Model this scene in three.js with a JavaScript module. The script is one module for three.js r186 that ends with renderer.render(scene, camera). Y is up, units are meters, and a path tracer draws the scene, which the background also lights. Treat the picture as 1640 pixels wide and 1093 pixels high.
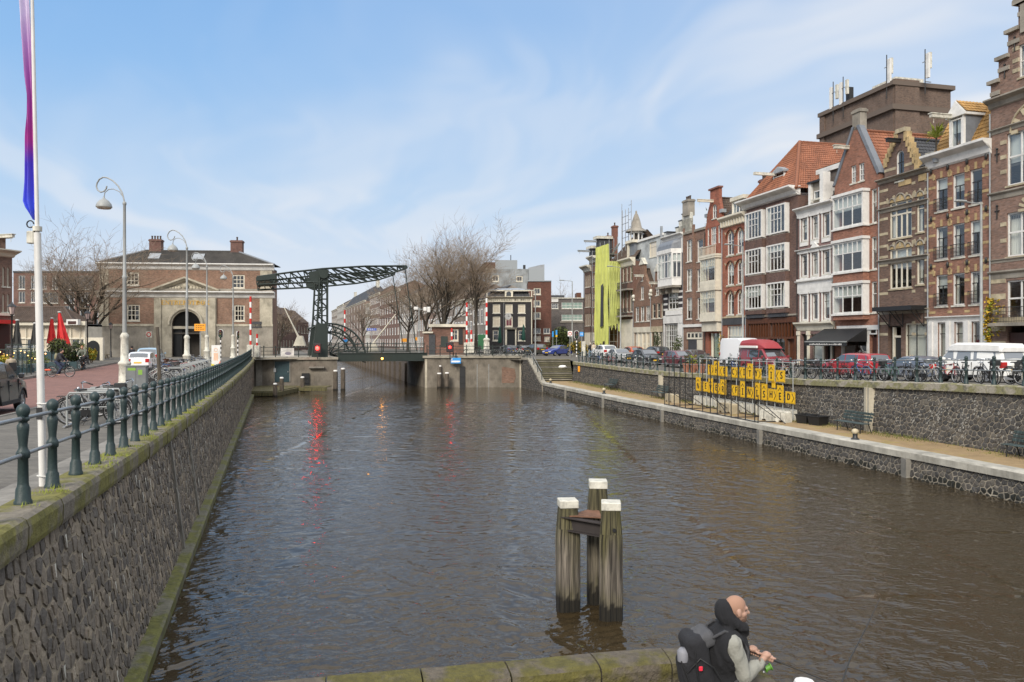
import*as THREE from 'three';
import{FontLoader}from 'three/addons/loaders/FontLoader.js';
import{toCreasedNormals,mergeVertices}from 'three/addons/utils/BufferGeometryUtils.js';

// ---------------------------------------------------------------- camera, sky, sun, exposure
const scene=new THREE.Scene();
const EYE=5.2,FOC=1250,HZ=546.5;
const camera=new THREE.PerspectiveCamera(2*Math.atan(546.5/FOC)*180/Math.PI,1024/682,0.1,6000);
camera.position.set(0,EYE,0);
camera.lookAt(0,EYE,-10);
const renderer=new THREE.WebGLRenderer({antialias:true});
renderer.setSize(1024,682);
renderer.shadowMap.enabled=true;
renderer.toneMapping=THREE.LinearToneMapping;
const EXPOSURE=2.2;
renderer.toneMappingExposure=EXPOSURE;
const sun=new THREE.DirectionalLight(new THREE.Color(1,0.93,0.82),1.6);
sun.name='sun';
sun.position.set(-46,96,80);
sun.target.position.set(0,0,-50);
sun.castShadow=true;
sun.shadow.radius=44;
sun.shadow.mapSize.set(4096,4096);
Object.assign(sun.shadow.camera,{left:-120,right:120,top:120,bottom:-120,near:1,far:400});
scene.add(sun,sun.target);

// ---------------------------------------------------------------- noise
function rng(seed){let a=seed>>>0;return()=>{a=(a+0x6d2b79f5)|0;let t=Math.imul(a ^(a>>>15),1|a);t=(t+Math.imul(t ^(t>>>7),61|t))^ t;return((t ^(t>>>14))>>>0)/ 4294967296;};}
const lerp=(a,b,t)=>a +(b-a)*t,clamp=(x,a=0,b=1)=>Math.min(b,Math.max(a,x)),smooth=(a,b,x)=>{const t=clamp((x-a)/(b-a));return t*t*(3-2*t);};
const hash=(x,y,s=0)=>{let h=Math.imul(x|0,374761393)^ Math.imul(y|0,668265263)^ Math.imul(s|0,2147483647 ^ 0x5bd1e995);h=Math.imul(h ^(h>>>13),1274126177);return((h ^(h>>>16))>>>0)/ 4294967296;};
function vnoise(x,y,per=0,s=0){
const ix=Math.floor(x),iy=Math.floor(y),fx=x-ix,fy=y-iy,w=(k)=>(per?((k%per)+ per)%per:k);
const u=fx*fx*(3-2*fx),v=fy*fy*(3-2*fy),x0=w(ix),x1=w(ix+1),y0=w(iy),y1=w(iy+1);
return lerp(lerp(hash(x0,y0,s),hash(x1,y0,s),u),lerp(hash(x0,y1,s),hash(x1,y1,s),u),v);
}
function fbm(x,y,per,oct=4,s=0,gain=0.5){let a=1,t=0,n=0;for(let i=0;i<oct;i++){t +=a*vnoise(x,y,per,s+i*17);n +=a;a*=gain;x*=2;y*=2;per*=2;}return t/n;}

// ---------------------------------------------------------------- sky: pale blue with wind-drawn cirrus, milky towards the horizon
{
const W=2048,H=1024,data=new Float32Array(W*H*4);
const stops=[[0,0.74,0.8,0.88],[4,0.62,0.74,0.89],[10,0.43,0.635,0.89],[18,0.25,0.5,0.86],[26,0.165,0.405,0.8],[90,0.16,0.36,0.7]];
for(let r=0;r<H;r++){
const el=((r+0.5)/ H-0.5)*Math.PI,deg=Math.max(0,el*180/Math.PI);
let k=0;while(k<stops.length-2&&stops[k+1][0]<deg)k++;
const t=clamp((deg-stops[k][0])/(stops[k+1][0]- stops[k][0]));
for(let c=0;c<W;c++){
const az=((c+0.5)/ W-0.5)*2*Math.PI,x=Math.cos(az)*Math.cos(el),z=Math.sin(az)*Math.cos(el),y=Math.max(0,Math.sin(el));
const px=x /(y+0.16),pz=z /(y+0.16);
// wind-drawn streaks that converge low on the left, and a thinner second set
const a=px*0.6+pz*0.8,b=px*0.8-pz*0.6,c2=px*0.15+pz*0.99,d2=px*0.99-pz*0.15,wx=fbm(px*0.8+7,pz*0.8,0,4,5)- 0.5,wy=fbm(px*0.8,pz*0.8+3,0,4,9)- 0.5;
const s1=fbm(a*0.3+wx*0.8+14,b*1.2+wy*1.1,0,6,21,0.6),s2=fbm(a*0.8+wx*1.4+3,b*5+wy*2.6+31,0,5,43,0.62),s3=fbm(c2*0.5+wx+8,d2*3.2+wy*3,0,5,63,0.6),big=fbm(px*0.33+wx+20,pz*0.33+wy,0,3,71);
const azd=(az+Math.PI/2)*180/Math.PI,right=0.5+0.5*Math.sin(clamp(azd/34,-1,1)*1.57),soft=s1;
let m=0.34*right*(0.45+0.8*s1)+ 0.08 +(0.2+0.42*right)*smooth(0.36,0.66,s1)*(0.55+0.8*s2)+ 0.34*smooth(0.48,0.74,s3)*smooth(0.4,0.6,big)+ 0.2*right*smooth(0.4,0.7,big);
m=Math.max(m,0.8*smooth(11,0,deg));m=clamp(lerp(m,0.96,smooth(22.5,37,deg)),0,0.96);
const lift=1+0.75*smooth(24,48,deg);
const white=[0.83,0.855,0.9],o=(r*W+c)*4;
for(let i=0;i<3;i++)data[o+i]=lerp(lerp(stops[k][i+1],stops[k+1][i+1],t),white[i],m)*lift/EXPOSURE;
data[o+3]=1;
}
}
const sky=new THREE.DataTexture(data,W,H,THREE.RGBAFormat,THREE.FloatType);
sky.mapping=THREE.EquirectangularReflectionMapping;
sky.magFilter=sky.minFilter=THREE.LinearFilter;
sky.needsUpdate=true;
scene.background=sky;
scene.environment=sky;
}

// ---------------------------------------------------------------- names and descriptions
const used={};
const numbered=(name)=>{const n=used[name]=(used[name]??-1)+ 1;return n?name+'_'+String(n).padStart(3,'0'):name;};
function tag(o,label,category,group,kind){if(label)o.userData.label=label;if(category)o.userData.category=category;if(group)o.userData.group=group;if(kind)o.userData.kind=kind;return o;}
function thing(name,label,category,[x,y,z]=[0,0,0],turn=0,group){
const o=new THREE.Group();o.name=numbered(name);o.position.set(x,y,z);o.rotation.y=turn;scene.add(o);
return tag(o,label,category,group);
}
function copyOf(root,[x,y,z],turn,label,group){
const r=root.clone();r.name=numbered(root.name.replace(/_\d{3}$/,''));r.userData={...root.userData};scene.add(r);
r.position.set(x,y,z);r.rotation.y=turn;tag(r,label,null,group);return r;
}
const at=(x,y,Z)=>[(x-820)/ FOC*Z,EYE -(y-HZ)/ FOC*Z,-Z];

// ---------------------------------------------------------------- geometry collector
const V=(a)=>new THREE.Vector3(...a);
class G{
constructor(){this.p=[];this.n=[];this.u=[];this.m=null;this.st=[];}
push(m){this.st.push(this.m);this.m=this.m?this.m.clone().multiply(m):m.clone();return this;}
pop(){this.m=this.st.pop();return this;}
move(x,y,z,ry=0,rx=0,rz=0,s=1){return this.push(new THREE.Matrix4().compose(new THREE.Vector3(x,y,z),new THREE.Quaternion().setFromEuler(new THREE.Euler(rx,ry,rz,'YXZ')),new THREE.Vector3(s,s,s)));}
v(p,n,u,w){
if(this.m){const e=this.m.elements,[x,y,z]=p,[a,b,c]=n;this.p.push(e[0]*x+e[4]*y+e[8]*z+e[12],e[1]*x+e[5]*y+e[9]*z+e[13],e[2]*x+e[6]*y+e[10]*z+e[14]);
const nx=e[0]*a+e[4]*b+e[8]*c,ny=e[1]*a+e[5]*b+e[9]*c,nz=e[2]*a+e[6]*b+e[10]*c,l=Math.hypot(nx,ny,nz)||1;this.n.push(nx/l,ny/l,nz/l);
}else{this.p.push(...p);this.n.push(...n);}
this.u.push(u,w);
}
tri(a,b,c,na,nb,nc,ua,ub,uc){
if(!na){const x1=b[0]- a[0],y1=b[1]- a[1],z1=b[2]- a[2],x2=c[0]- a[0],y2=c[1]- a[1],z2=c[2]- a[2];const n=[y1*z2-z1*y2,z1*x2-x1*z2,x1*y2-y1*x2],l=Math.hypot(...n)||1;na=nb=nc=[n[0]/ l,n[1]/ l,n[2]/ l];}
if(!ua){const[x,y,z]=na.map(Math.abs),f=y>x&&y>z?(p)=>[p[0],-p[2]]:x>z?(p)=>[p[2]*(na[0]>0?-1:1),p[1]]:(p)=>[p[0],p[1]];ua=f(a);ub=f(b);uc=f(c);}
this.v(a,na,...ua);this.v(b,nb,...ub);this.v(c,nc,...uc);return this;
}
quad(a,b,c,d,us){if(us){this.tri(a,b,c,null,null,null,us[0],us[1],us[2]);this.tri(a,c,d,null,null,null,us[0],us[2],us[3]);}else{this.tri(a,b,c);this.tri(a,c,d);}return this;}
box(x0,x1,y0,y1,z0,z1){
const c=(i)=>[i&1?x1:x0,i&2?y1:y0,i&4?z1:z0],f=(a,b,d,e)=>this.quad(c(a),c(b),c(d),c(e));
f(4,5,7,6);f(1,0,2,3);f(5,1,3,7);f(0,4,6,2);f(6,7,3,2);f(0,1,5,4);return this;
}
cbox(x0,x1,y0,y1,z0,z1,b=0.02){
const pts=(ax)=>{const r=[];for(const sx of[0,1])for(const sy of[0,1])for(const sz of[0,1])r.push([sx?x1 -(ax===0?0:b):x0 +(ax===0?0:b),sy?y1 -(ax===1?0:b):y0 +(ax===1?0:b),sz?z1 -(ax===2?0:b):z0 +(ax===2?0:b)]);return r;};
const P=[pts(0),pts(1),pts(2)],id=(x,y,z)=>x*4+y*2+z,cx=(x0+x1)/ 2,cy=(y0+y1)/ 2,cz=(z0+z1)/ 2;
const face=(...q)=>{const[a,b2,c]=q,n=V(b2).sub(V(a)).cross(V(c).sub(V(a))),o=V(a).sub(new THREE.Vector3(cx,cy,cz));if(n.dot(o)<0)q.reverse();for(let i=1;i<q.length-1;i++)this.tri(q[0],q[i],q[i+1]);};
for(const s of[0,1]){face(P[0][id(s,0,0)],P[0][id(s,1,0)],P[0][id(s,1,1)],P[0][id(s,0,1)]);face(P[1][id(0,s,0)],P[1][id(1,s,0)],P[1][id(1,s,1)],P[1][id(0,s,1)]);face(P[2][id(0,0,s)],P[2][id(1,0,s)],P[2][id(1,1,s)],P[2][id(0,1,s)]);}
for(const s of[0,1])for(const t of[0,1]){
face(P[0][id(s,t,0)],P[0][id(s,t,1)],P[1][id(s,t,1)],P[1][id(s,t,0)]);face(P[0][id(s,0,t)],P[0][id(s,1,t)],P[2][id(s,1,t)],P[2][id(s,0,t)]);face(P[1][id(0,s,t)],P[1][id(1,s,t)],P[2][id(1,s,t)],P[2][id(0,s,t)]);
for(const w of[0,1])face(P[0][id(s,t,w)],P[1][id(s,t,w)],P[2][id(s,t,w)]);
}
return this;
}
ring(c0,c1,r0,r1,seg,basis,s0=0,s1=1){
const[U,W,D]=basis,sl=r0-r1,L=Math.hypot(c1[0]- c0[0],c1[1]- c0[1],c1[2]- c0[2])||1e-6;
for(let i=0;i<seg;i++){
const q=[i,i+1].map((k)=>{const t=k/seg*Math.PI*2,c=Math.cos(t),s=Math.sin(t),d=[U[0]*c+W[0]*s,U[1]*c+W[1]*s,U[2]*c+W[2]*s];const n=[d[0]+ D[0]*sl/L,d[1]+ D[1]*sl/L,d[2]+ D[2]*sl/L],l=Math.hypot(...n);return[[c0[0]+ d[0]*r0,c0[1]+ d[1]*r0,c0[2]+ d[2]*r0],[c1[0]+ d[0]*r1,c1[1]+ d[1]*r1,c1[2]+ d[2]*r1],n.map((x)=>x/l),k/seg];});
const[A,B]=q,ru=Math.max(r0,r1)*6.28;
if(r1>1e-5){this.tri(A[0],B[0],B[1],A[2],B[2],B[2],[A[3]*ru,s0],[B[3]*ru,s0],[B[3]*ru,s1]);}
if(r0>1e-5||r1<=1e-5){if(r1>1e-5)this.tri(A[0],B[1],A[1],A[2],B[2],A[2],[A[3]*ru,s0],[B[3]*ru,s1],[A[3]*ru,s1]);else this.tri(A[0],B[0],A[1],A[2],B[2],A[2],[A[3]*ru,s0],[B[3]*ru,s0],[A[3]*ru,s1]);}
else this.tri(A[0],B[1],A[1],A[2],B[2],A[2],[0,s0],[B[3]*ru,s1],[A[3]*ru,s1]);
}
}
basis(d){const D=V(d).normalize(),r=Math.abs(D.y)<0.9?new THREE.Vector3(0,1,0):new THREE.Vector3(1,0,0),U=new THREE.Vector3().crossVectors(r,D).normalize(),W=new THREE.Vector3().crossVectors(D,U);return[U.toArray(),W.toArray(),D.toArray()];}
disc(c,r,seg,[U,W,D],flip){for(let i=0;i<seg;i++){const p=[i,i+1].map((k)=>{const t=k/seg*Math.PI*2;return[0,1,2].map((j)=>c[j]+ r*(U[j]*Math.cos(t)+ W[j]*Math.sin(t)));});flip?this.tri(c,p[1],p[0]):this.tri(c,p[0],p[1]);}}
bar(a,b,r,seg=6,r2=r,caps=true){const B=this.basis([b[0]- a[0],b[1]- a[1],b[2]- a[2]]);const L=Math.hypot(b[0]- a[0],b[1]- a[1],b[2]- a[2]);this.ring(a,b,r,r2,seg,B,0,L);if(caps){this.disc(a,r,seg,B,true);if(r2>1e-4)this.disc(b,r2,seg,B,false);}return this;}
tube(pts,r,seg=6,caps=true){
const R=typeof r==='function'?r:()=>r,n=pts.length;let s=0,U=null;
const dir=(i)=>V(pts[Math.min(n-1,i+1)]).sub(V(pts[Math.max(0,i-1)])).normalize();
const bs=[];for(let i=0;i<n;i++){const D=dir(i);if(!U)U=V(this.basis(D.toArray())[0]);U.addScaledVector(D,-U.dot(D)).normalize();bs.push([U.toArray(),new THREE.Vector3().crossVectors(D,U).toArray(),D.toArray()]);}
for(let i=0;i<n-1;i++){
const L=Math.hypot(...[0,1,2].map((j)=>pts[i+1][j]- pts[i][j])),r0=R(i /(n-1)),r1=R((i+1)/(n-1));
for(let k=0;k<seg;k++){const q=(j,kk,rr)=>{const t=kk/seg*Math.PI*2,c=Math.cos(t),sn=Math.sin(t),[u,w]=bs[j],nn=[0,1,2].map((x)=>u[x]*c+w[x]*sn);return[nn.map((x,y)=>pts[j][y]+ x*rr),nn,[kk/seg*rr*6.28,s +(j-i)*L]];};const A=q(i,k,r0),B=q(i,k+1,r0),C=q(i+1,k+1,r1),D=q(i+1,k,r1);this.tri(A[0],B[0],C[0],A[1],B[1],C[1],A[2],B[2],C[2]);this.tri(A[0],C[0],D[0],A[1],C[1],D[1],A[2],C[2],D[2]);}
s +=L;
}
if(caps){this.disc(pts[0],R(0),seg,bs[0],true);this.disc(pts[n-1],R(1),seg,bs[n-1],false);}return this;
}
lathe(prof,seg=12,o=[0,0,0],crease=0.5){
const n=prof.length,nr=(i)=>{const[r0,y0]=prof[i],[r1,y1]=prof[i+1],l=Math.hypot(r1-r0,y1-y0)||1;return[(y1-y0)/ l,-(r1-r0)/ l];};
for(let i=0;i<n-1;i++){
const N=nr(i),mix=(M)=>(M&&M[0]*N[0]+ M[1]*N[1]>crease?[(M[0]+ N[0]),(M[1]+ N[1])]:N),a=mix(i?nr(i-1):null),b=mix(i<n-2?nr(i+1):null);
const[r0,y0]=prof[i],[r1,y1]=prof[i+1];
for(let k=0;k<seg;k++){
const q=(r,y,M,kk)=>{const t=kk/seg*Math.PI*2,c=Math.cos(t),s=Math.sin(t),l=Math.hypot(...M)||1;return[[o[0]+ r*s,o[1]+ y,o[2]+ r*c],[M[0]/ l*s,M[1]/ l,M[0]/ l*c],[kk/seg*Math.max(r0,r1)*6.28,y]];};
const A=q(r0,y0,a,k),B=q(r0,y0,a,k+1),C=q(r1,y1,b,k+1),D=q(r1,y1,b,k);
if(r0>1e-5)this.tri(A[0],B[0],C[0],A[1],B[1],C[1],A[2],B[2],C[2]);
if(r1>1e-5)this.tri(A[0],C[0],D[0],A[1],C[1],D[1],A[2],C[2],D[2]);
}
}
return this;
}
ball(c,r,seg=10,sy=1){const p=[];for(let i=0;i<=seg/2;i++){const t=-Math.PI/2+i /(seg/2)*Math.PI;p.push([Math.max(0,Math.cos(t)*r),Math.sin(t)*r*sy]);}return this.lathe(p,seg,c,0.2);}
sheet(outline,holes,z,flip=false){
const o=outline.map((p)=>new THREE.Vector2(...p)),h=holes.map((q)=>q.map((p)=>new THREE.Vector2(...p)));
if(THREE.ShapeUtils.isClockWise(o))o.reverse();h.forEach((q)=>{if(!THREE.ShapeUtils.isClockWise(q))q.reverse();});
const all=[...o,...h.flat()];
for(const f of THREE.ShapeUtils.triangulateShape(o,h)){const[a,b,c]=f.map((k)=>[all[k].x,all[k].y,z]);flip?this.tri(a,c,b):this.tri(a,b,c);}
return this;
}
rim(poly,z0,z1,inward=false){
const o=poly.map((p)=>new THREE.Vector2(...p));if(THREE.ShapeUtils.isClockWise(o)!==inward)o.reverse();
for(let i=0;i<o.length;i++){const a=o[i],b=o[(i+1)%o.length];this.quad([a.x,a.y,z1],[a.x,a.y,z0],[b.x,b.y,z0],[b.x,b.y,z1]);}
return this;
}
prism(poly,z0,z1,holes=[]){this.sheet(poly,holes,z1);this.sheet(poly,holes,z0,true);this.rim(poly,z0,z1);holes.forEach((h)=>this.rim(h,z0,z1,true));return this;}
geo(g){const q=g.index?g.toNonIndexed():g,P=q.attributes.position,N=q.attributes.normal,U=q.attributes.uv;for(let i=0;i<P.count;i++)this.v([P.getX(i),P.getY(i),P.getZ(i)],[N.getX(i),N.getY(i),N.getZ(i)],U?U.getX(i):0,U?U.getY(i):0);return this;}
get empty(){return!this.p.length;}
build(){const g=new THREE.BufferGeometry();g.setAttribute('position',new THREE.BufferAttribute(new Float32Array(this.p),3));g.setAttribute('normal',new THREE.BufferAttribute(new Float32Array(this.n),3));g.setAttribute('uv',new THREE.BufferAttribute(new Float32Array(this.u),2));return g;}
mesh(name,mat,parent){return meshOf(this.build(),name,mat,parent);}
}
function meshOf(geo,name,mat,parent){const o=new THREE.Mesh(geo,mat);o.name=parent?name:numbered(name);(parent??scene).add(o);return o;}
const struct=(g,name,mat,kind='structure')=>tag(g.mesh(name,mat),null,null,null,kind);
const circle=(cx,cy,r,n=16,a0=0,a1=Math.PI*2)=>Array.from({length:n},(_,i)=>{const t=a0 +(a1-a0)*i /(a1-a0>6.28?n:n-1);return[cx+r*Math.cos(t),cy+r*Math.sin(t)];});
const rect=(x0,x1,y0,y1)=>[[x0,y0],[x1,y0],[x1,y1],[x0,y1]];
const arched=(x0,x1,y0,y1,n=9)=>{const r=(x1-x0)/ 2,c=(x0+x1)/ 2;return[[x0,y0],[x1,y0],...circle(c,y1-r,r,n,0,Math.PI)];};

// ---------------------------------------------------------------- textures and materials
function tex(size,metres,fn,srgb=false){
const d=new Uint8Array(size*size*4),enc=(x)=>Math.round(255*clamp(srgb?Math.pow(clamp(x),1/2.2):x));
for(let j=0;j<size;j++)for(let i=0;i<size;i++){const c=fn((i+0.5)/ size,(j+0.5)/ size),o=(j*size+i)*4;d[o]=enc(c[0]);d[o+1]=enc(c[1]??c[0]);d[o+2]=enc(c[2]??c[0]);d[o+3]=255;}
const t=new THREE.DataTexture(d,size,size);t.wrapS=t.wrapT=THREE.RepeatWrapping;t.magFilter=THREE.LinearFilter;t.minFilter=THREE.LinearMipmapLinearFilter;t.generateMipmaps=true;
if(srgb)t.colorSpace=THREE.SRGBColorSpace;t.repeat.set(1/metres,1/metres);t.needsUpdate=true;return t;
}
const again=(t,m,m2=m)=>{const c=t.clone();c.repeat.set(1/m,1/m2);c.needsUpdate=true;return c;};
const lin=(r,g,b)=>new THREE.Color().setRGB(r,g,b);
const std=(c,roughness=0.8,extra={})=>new THREE.MeshStandardMaterial({color:Array.isArray(c)?lin(...c):c,roughness,...extra});
// bricks: 0.21 x 0.062 m courses with uneven tone, pale joints and large weathering patches; tinted by each house's own colour
const brickFn=(u,v,what)=>{
const W=6.3,rows=100,row=Math.floor(v*rows),cols=30,off=row%2?0.5:0,bx=u*cols+off,col=((Math.floor(bx)%cols)+ cols)%cols,fx=bx-Math.floor(bx),fy=v*rows-row;
const joint=Math.max(smooth(0.95,0.985,fx),smooth(0.05,0.015,fx)*0.8,smooth(0.86,0.95,fy),smooth(0.08,0.03,fy));
if(what)return[1-joint*0.8-0.2*vnoise(u*900,v*900,900)];
const tone=0.68+0.34*hash(col,row,3)+(hash(col,row,8)>0.93?-0.2:0),stain=0.66+0.64*fbm(u*5,v*5,5,5,77,0.6),hue=hash(col,row,5)- 0.5,streak=0.92+0.16*fbm(u*40,v*4,0,3,12);
const b=[tone*(1+0.1*hue),tone,tone*(1-0.08*hue)].map((x)=>x*stain*streak*0.86);
return b.map((x,i)=>lerp(x,[0.92,0.9,0.84][i]*stain,joint*0.34));
};
const brickMap=tex(1024,6.3,(u,v)=>brickFn(u,v,0),true),brickBump=tex(1024,6.3,(u,v)=>brickFn(u,v,1));
const stoneFn=(u,v)=>{const n=fbm(u*8,v*8,8,6,4,0.62),s=fbm(u*60,v*7,0,3,31),k=fbm(u*3,v*3,3,3,51);return clamp(0.5 +(n-0.5)*0.75 +(s-0.5)*0.2 +(k-0.5)*0.5,0.08,1);};
const grainMap=tex(1024,3,(u,v)=>{const s=0.35+0.95*stoneFn(u,v)- 0.12*hash(Math.floor(u*1024),Math.floor(v*1024),2);return[s,s*0.985,s*0.96];},true);
const grainBump=tex(512,1.2,(u,v)=>[clamp(fbm(u*16,v*16,16,5,91,0.65)*1.4-0.2)]);
const paving=tex(1024,4,(u,v)=>{const row=Math.floor(v*40),off=row%2?0.5:0,bx=u*20+off,c=((Math.floor(bx)%20)+ 20)%20,fx=bx-Math.floor(bx),fy=v*40-row,j=Math.max(smooth(0.93,0.98,fx),smooth(0.86,0.96,fy));const t=(0.7+0.3*hash(c,row,21))*(0.7+0.55*fbm(u*6,v*6,6,5,14))*(1-j*0.45);return[t,t*0.99,t*0.97];},true);
const mossMap=tex(1024,2.2,(u,v)=>{const m=smooth(0.4,0.62,fbm(u*6,v*6,6,6,17,0.62)),f=fbm(u*40,v*40,40,4,6,0.6),a=[0.17,0.15,0.11],b=[0.15,0.14,0.03],d=[0.085,0.085,0.02],w=smooth(0.62,0.78,fbm(u*9+3,v*9,9,5,61));return[0,1,2].map((i)=>lerp(lerp(a[i],b[i],m),d[i],w*0.8)*(0.55+0.95*f));},true);
const lichenMap=tex(1024,2.6,(u,v)=>{const n=fbm(u*7,v*7,7,6,117,0.62),m=smooth(0.44,0.62,n),f=fbm(u*50,v*50,50,3,6,0.6),w=smooth(0.6,0.75,fbm(u*10+3,v*10,10,5,161));return[0,1,2].map((i)=>lerp(lerp([0.31,0.28,0.225][i],[0.185,0.175,0.07][i],m*0.85),[0.1,0.095,0.075][i],w*0.6)*(0.65+0.7*f));},true);
const sandMap=tex(512,3,(u,v)=>{const t=0.6+0.5*fbm(u*6,v*6,6,5,33,0.65)*(0.7+0.5*hash(Math.floor(u*512),Math.floor(v*512),4)),g=smooth(0.55,0.7,fbm(u*4,v*4,4,4,83));return[t,t*lerp(0.92,1,g),t*lerp(0.74,0.55,g)];},true);
const woodFn=(u,v)=>{const w=fbm(u*26,v*1.6,0,4,3),f=fbm(u*90,v*4,0,3,9),c=smooth(0.68,0.76,fbm(u*34,v*1.2+5,0,3,27));return clamp(0.45 +(w-0.5)*0.9 +(f-0.5)*0.5-c*0.45,0.04,1);};
const woodMap=tex(512,1,(u,v)=>{const t=woodFn(u,v);return[t,t*0.97,t*0.92];},true),woodBump=tex(512,1,(u,v)=>[woodFn(u,v)]);
const patina=tex(512,0.9,(u,v)=>{const t=0.72+0.4*(fbm(u*5,v*5,5,5,8,0.6)- 0.35);return[t,t,t];},true);
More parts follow.
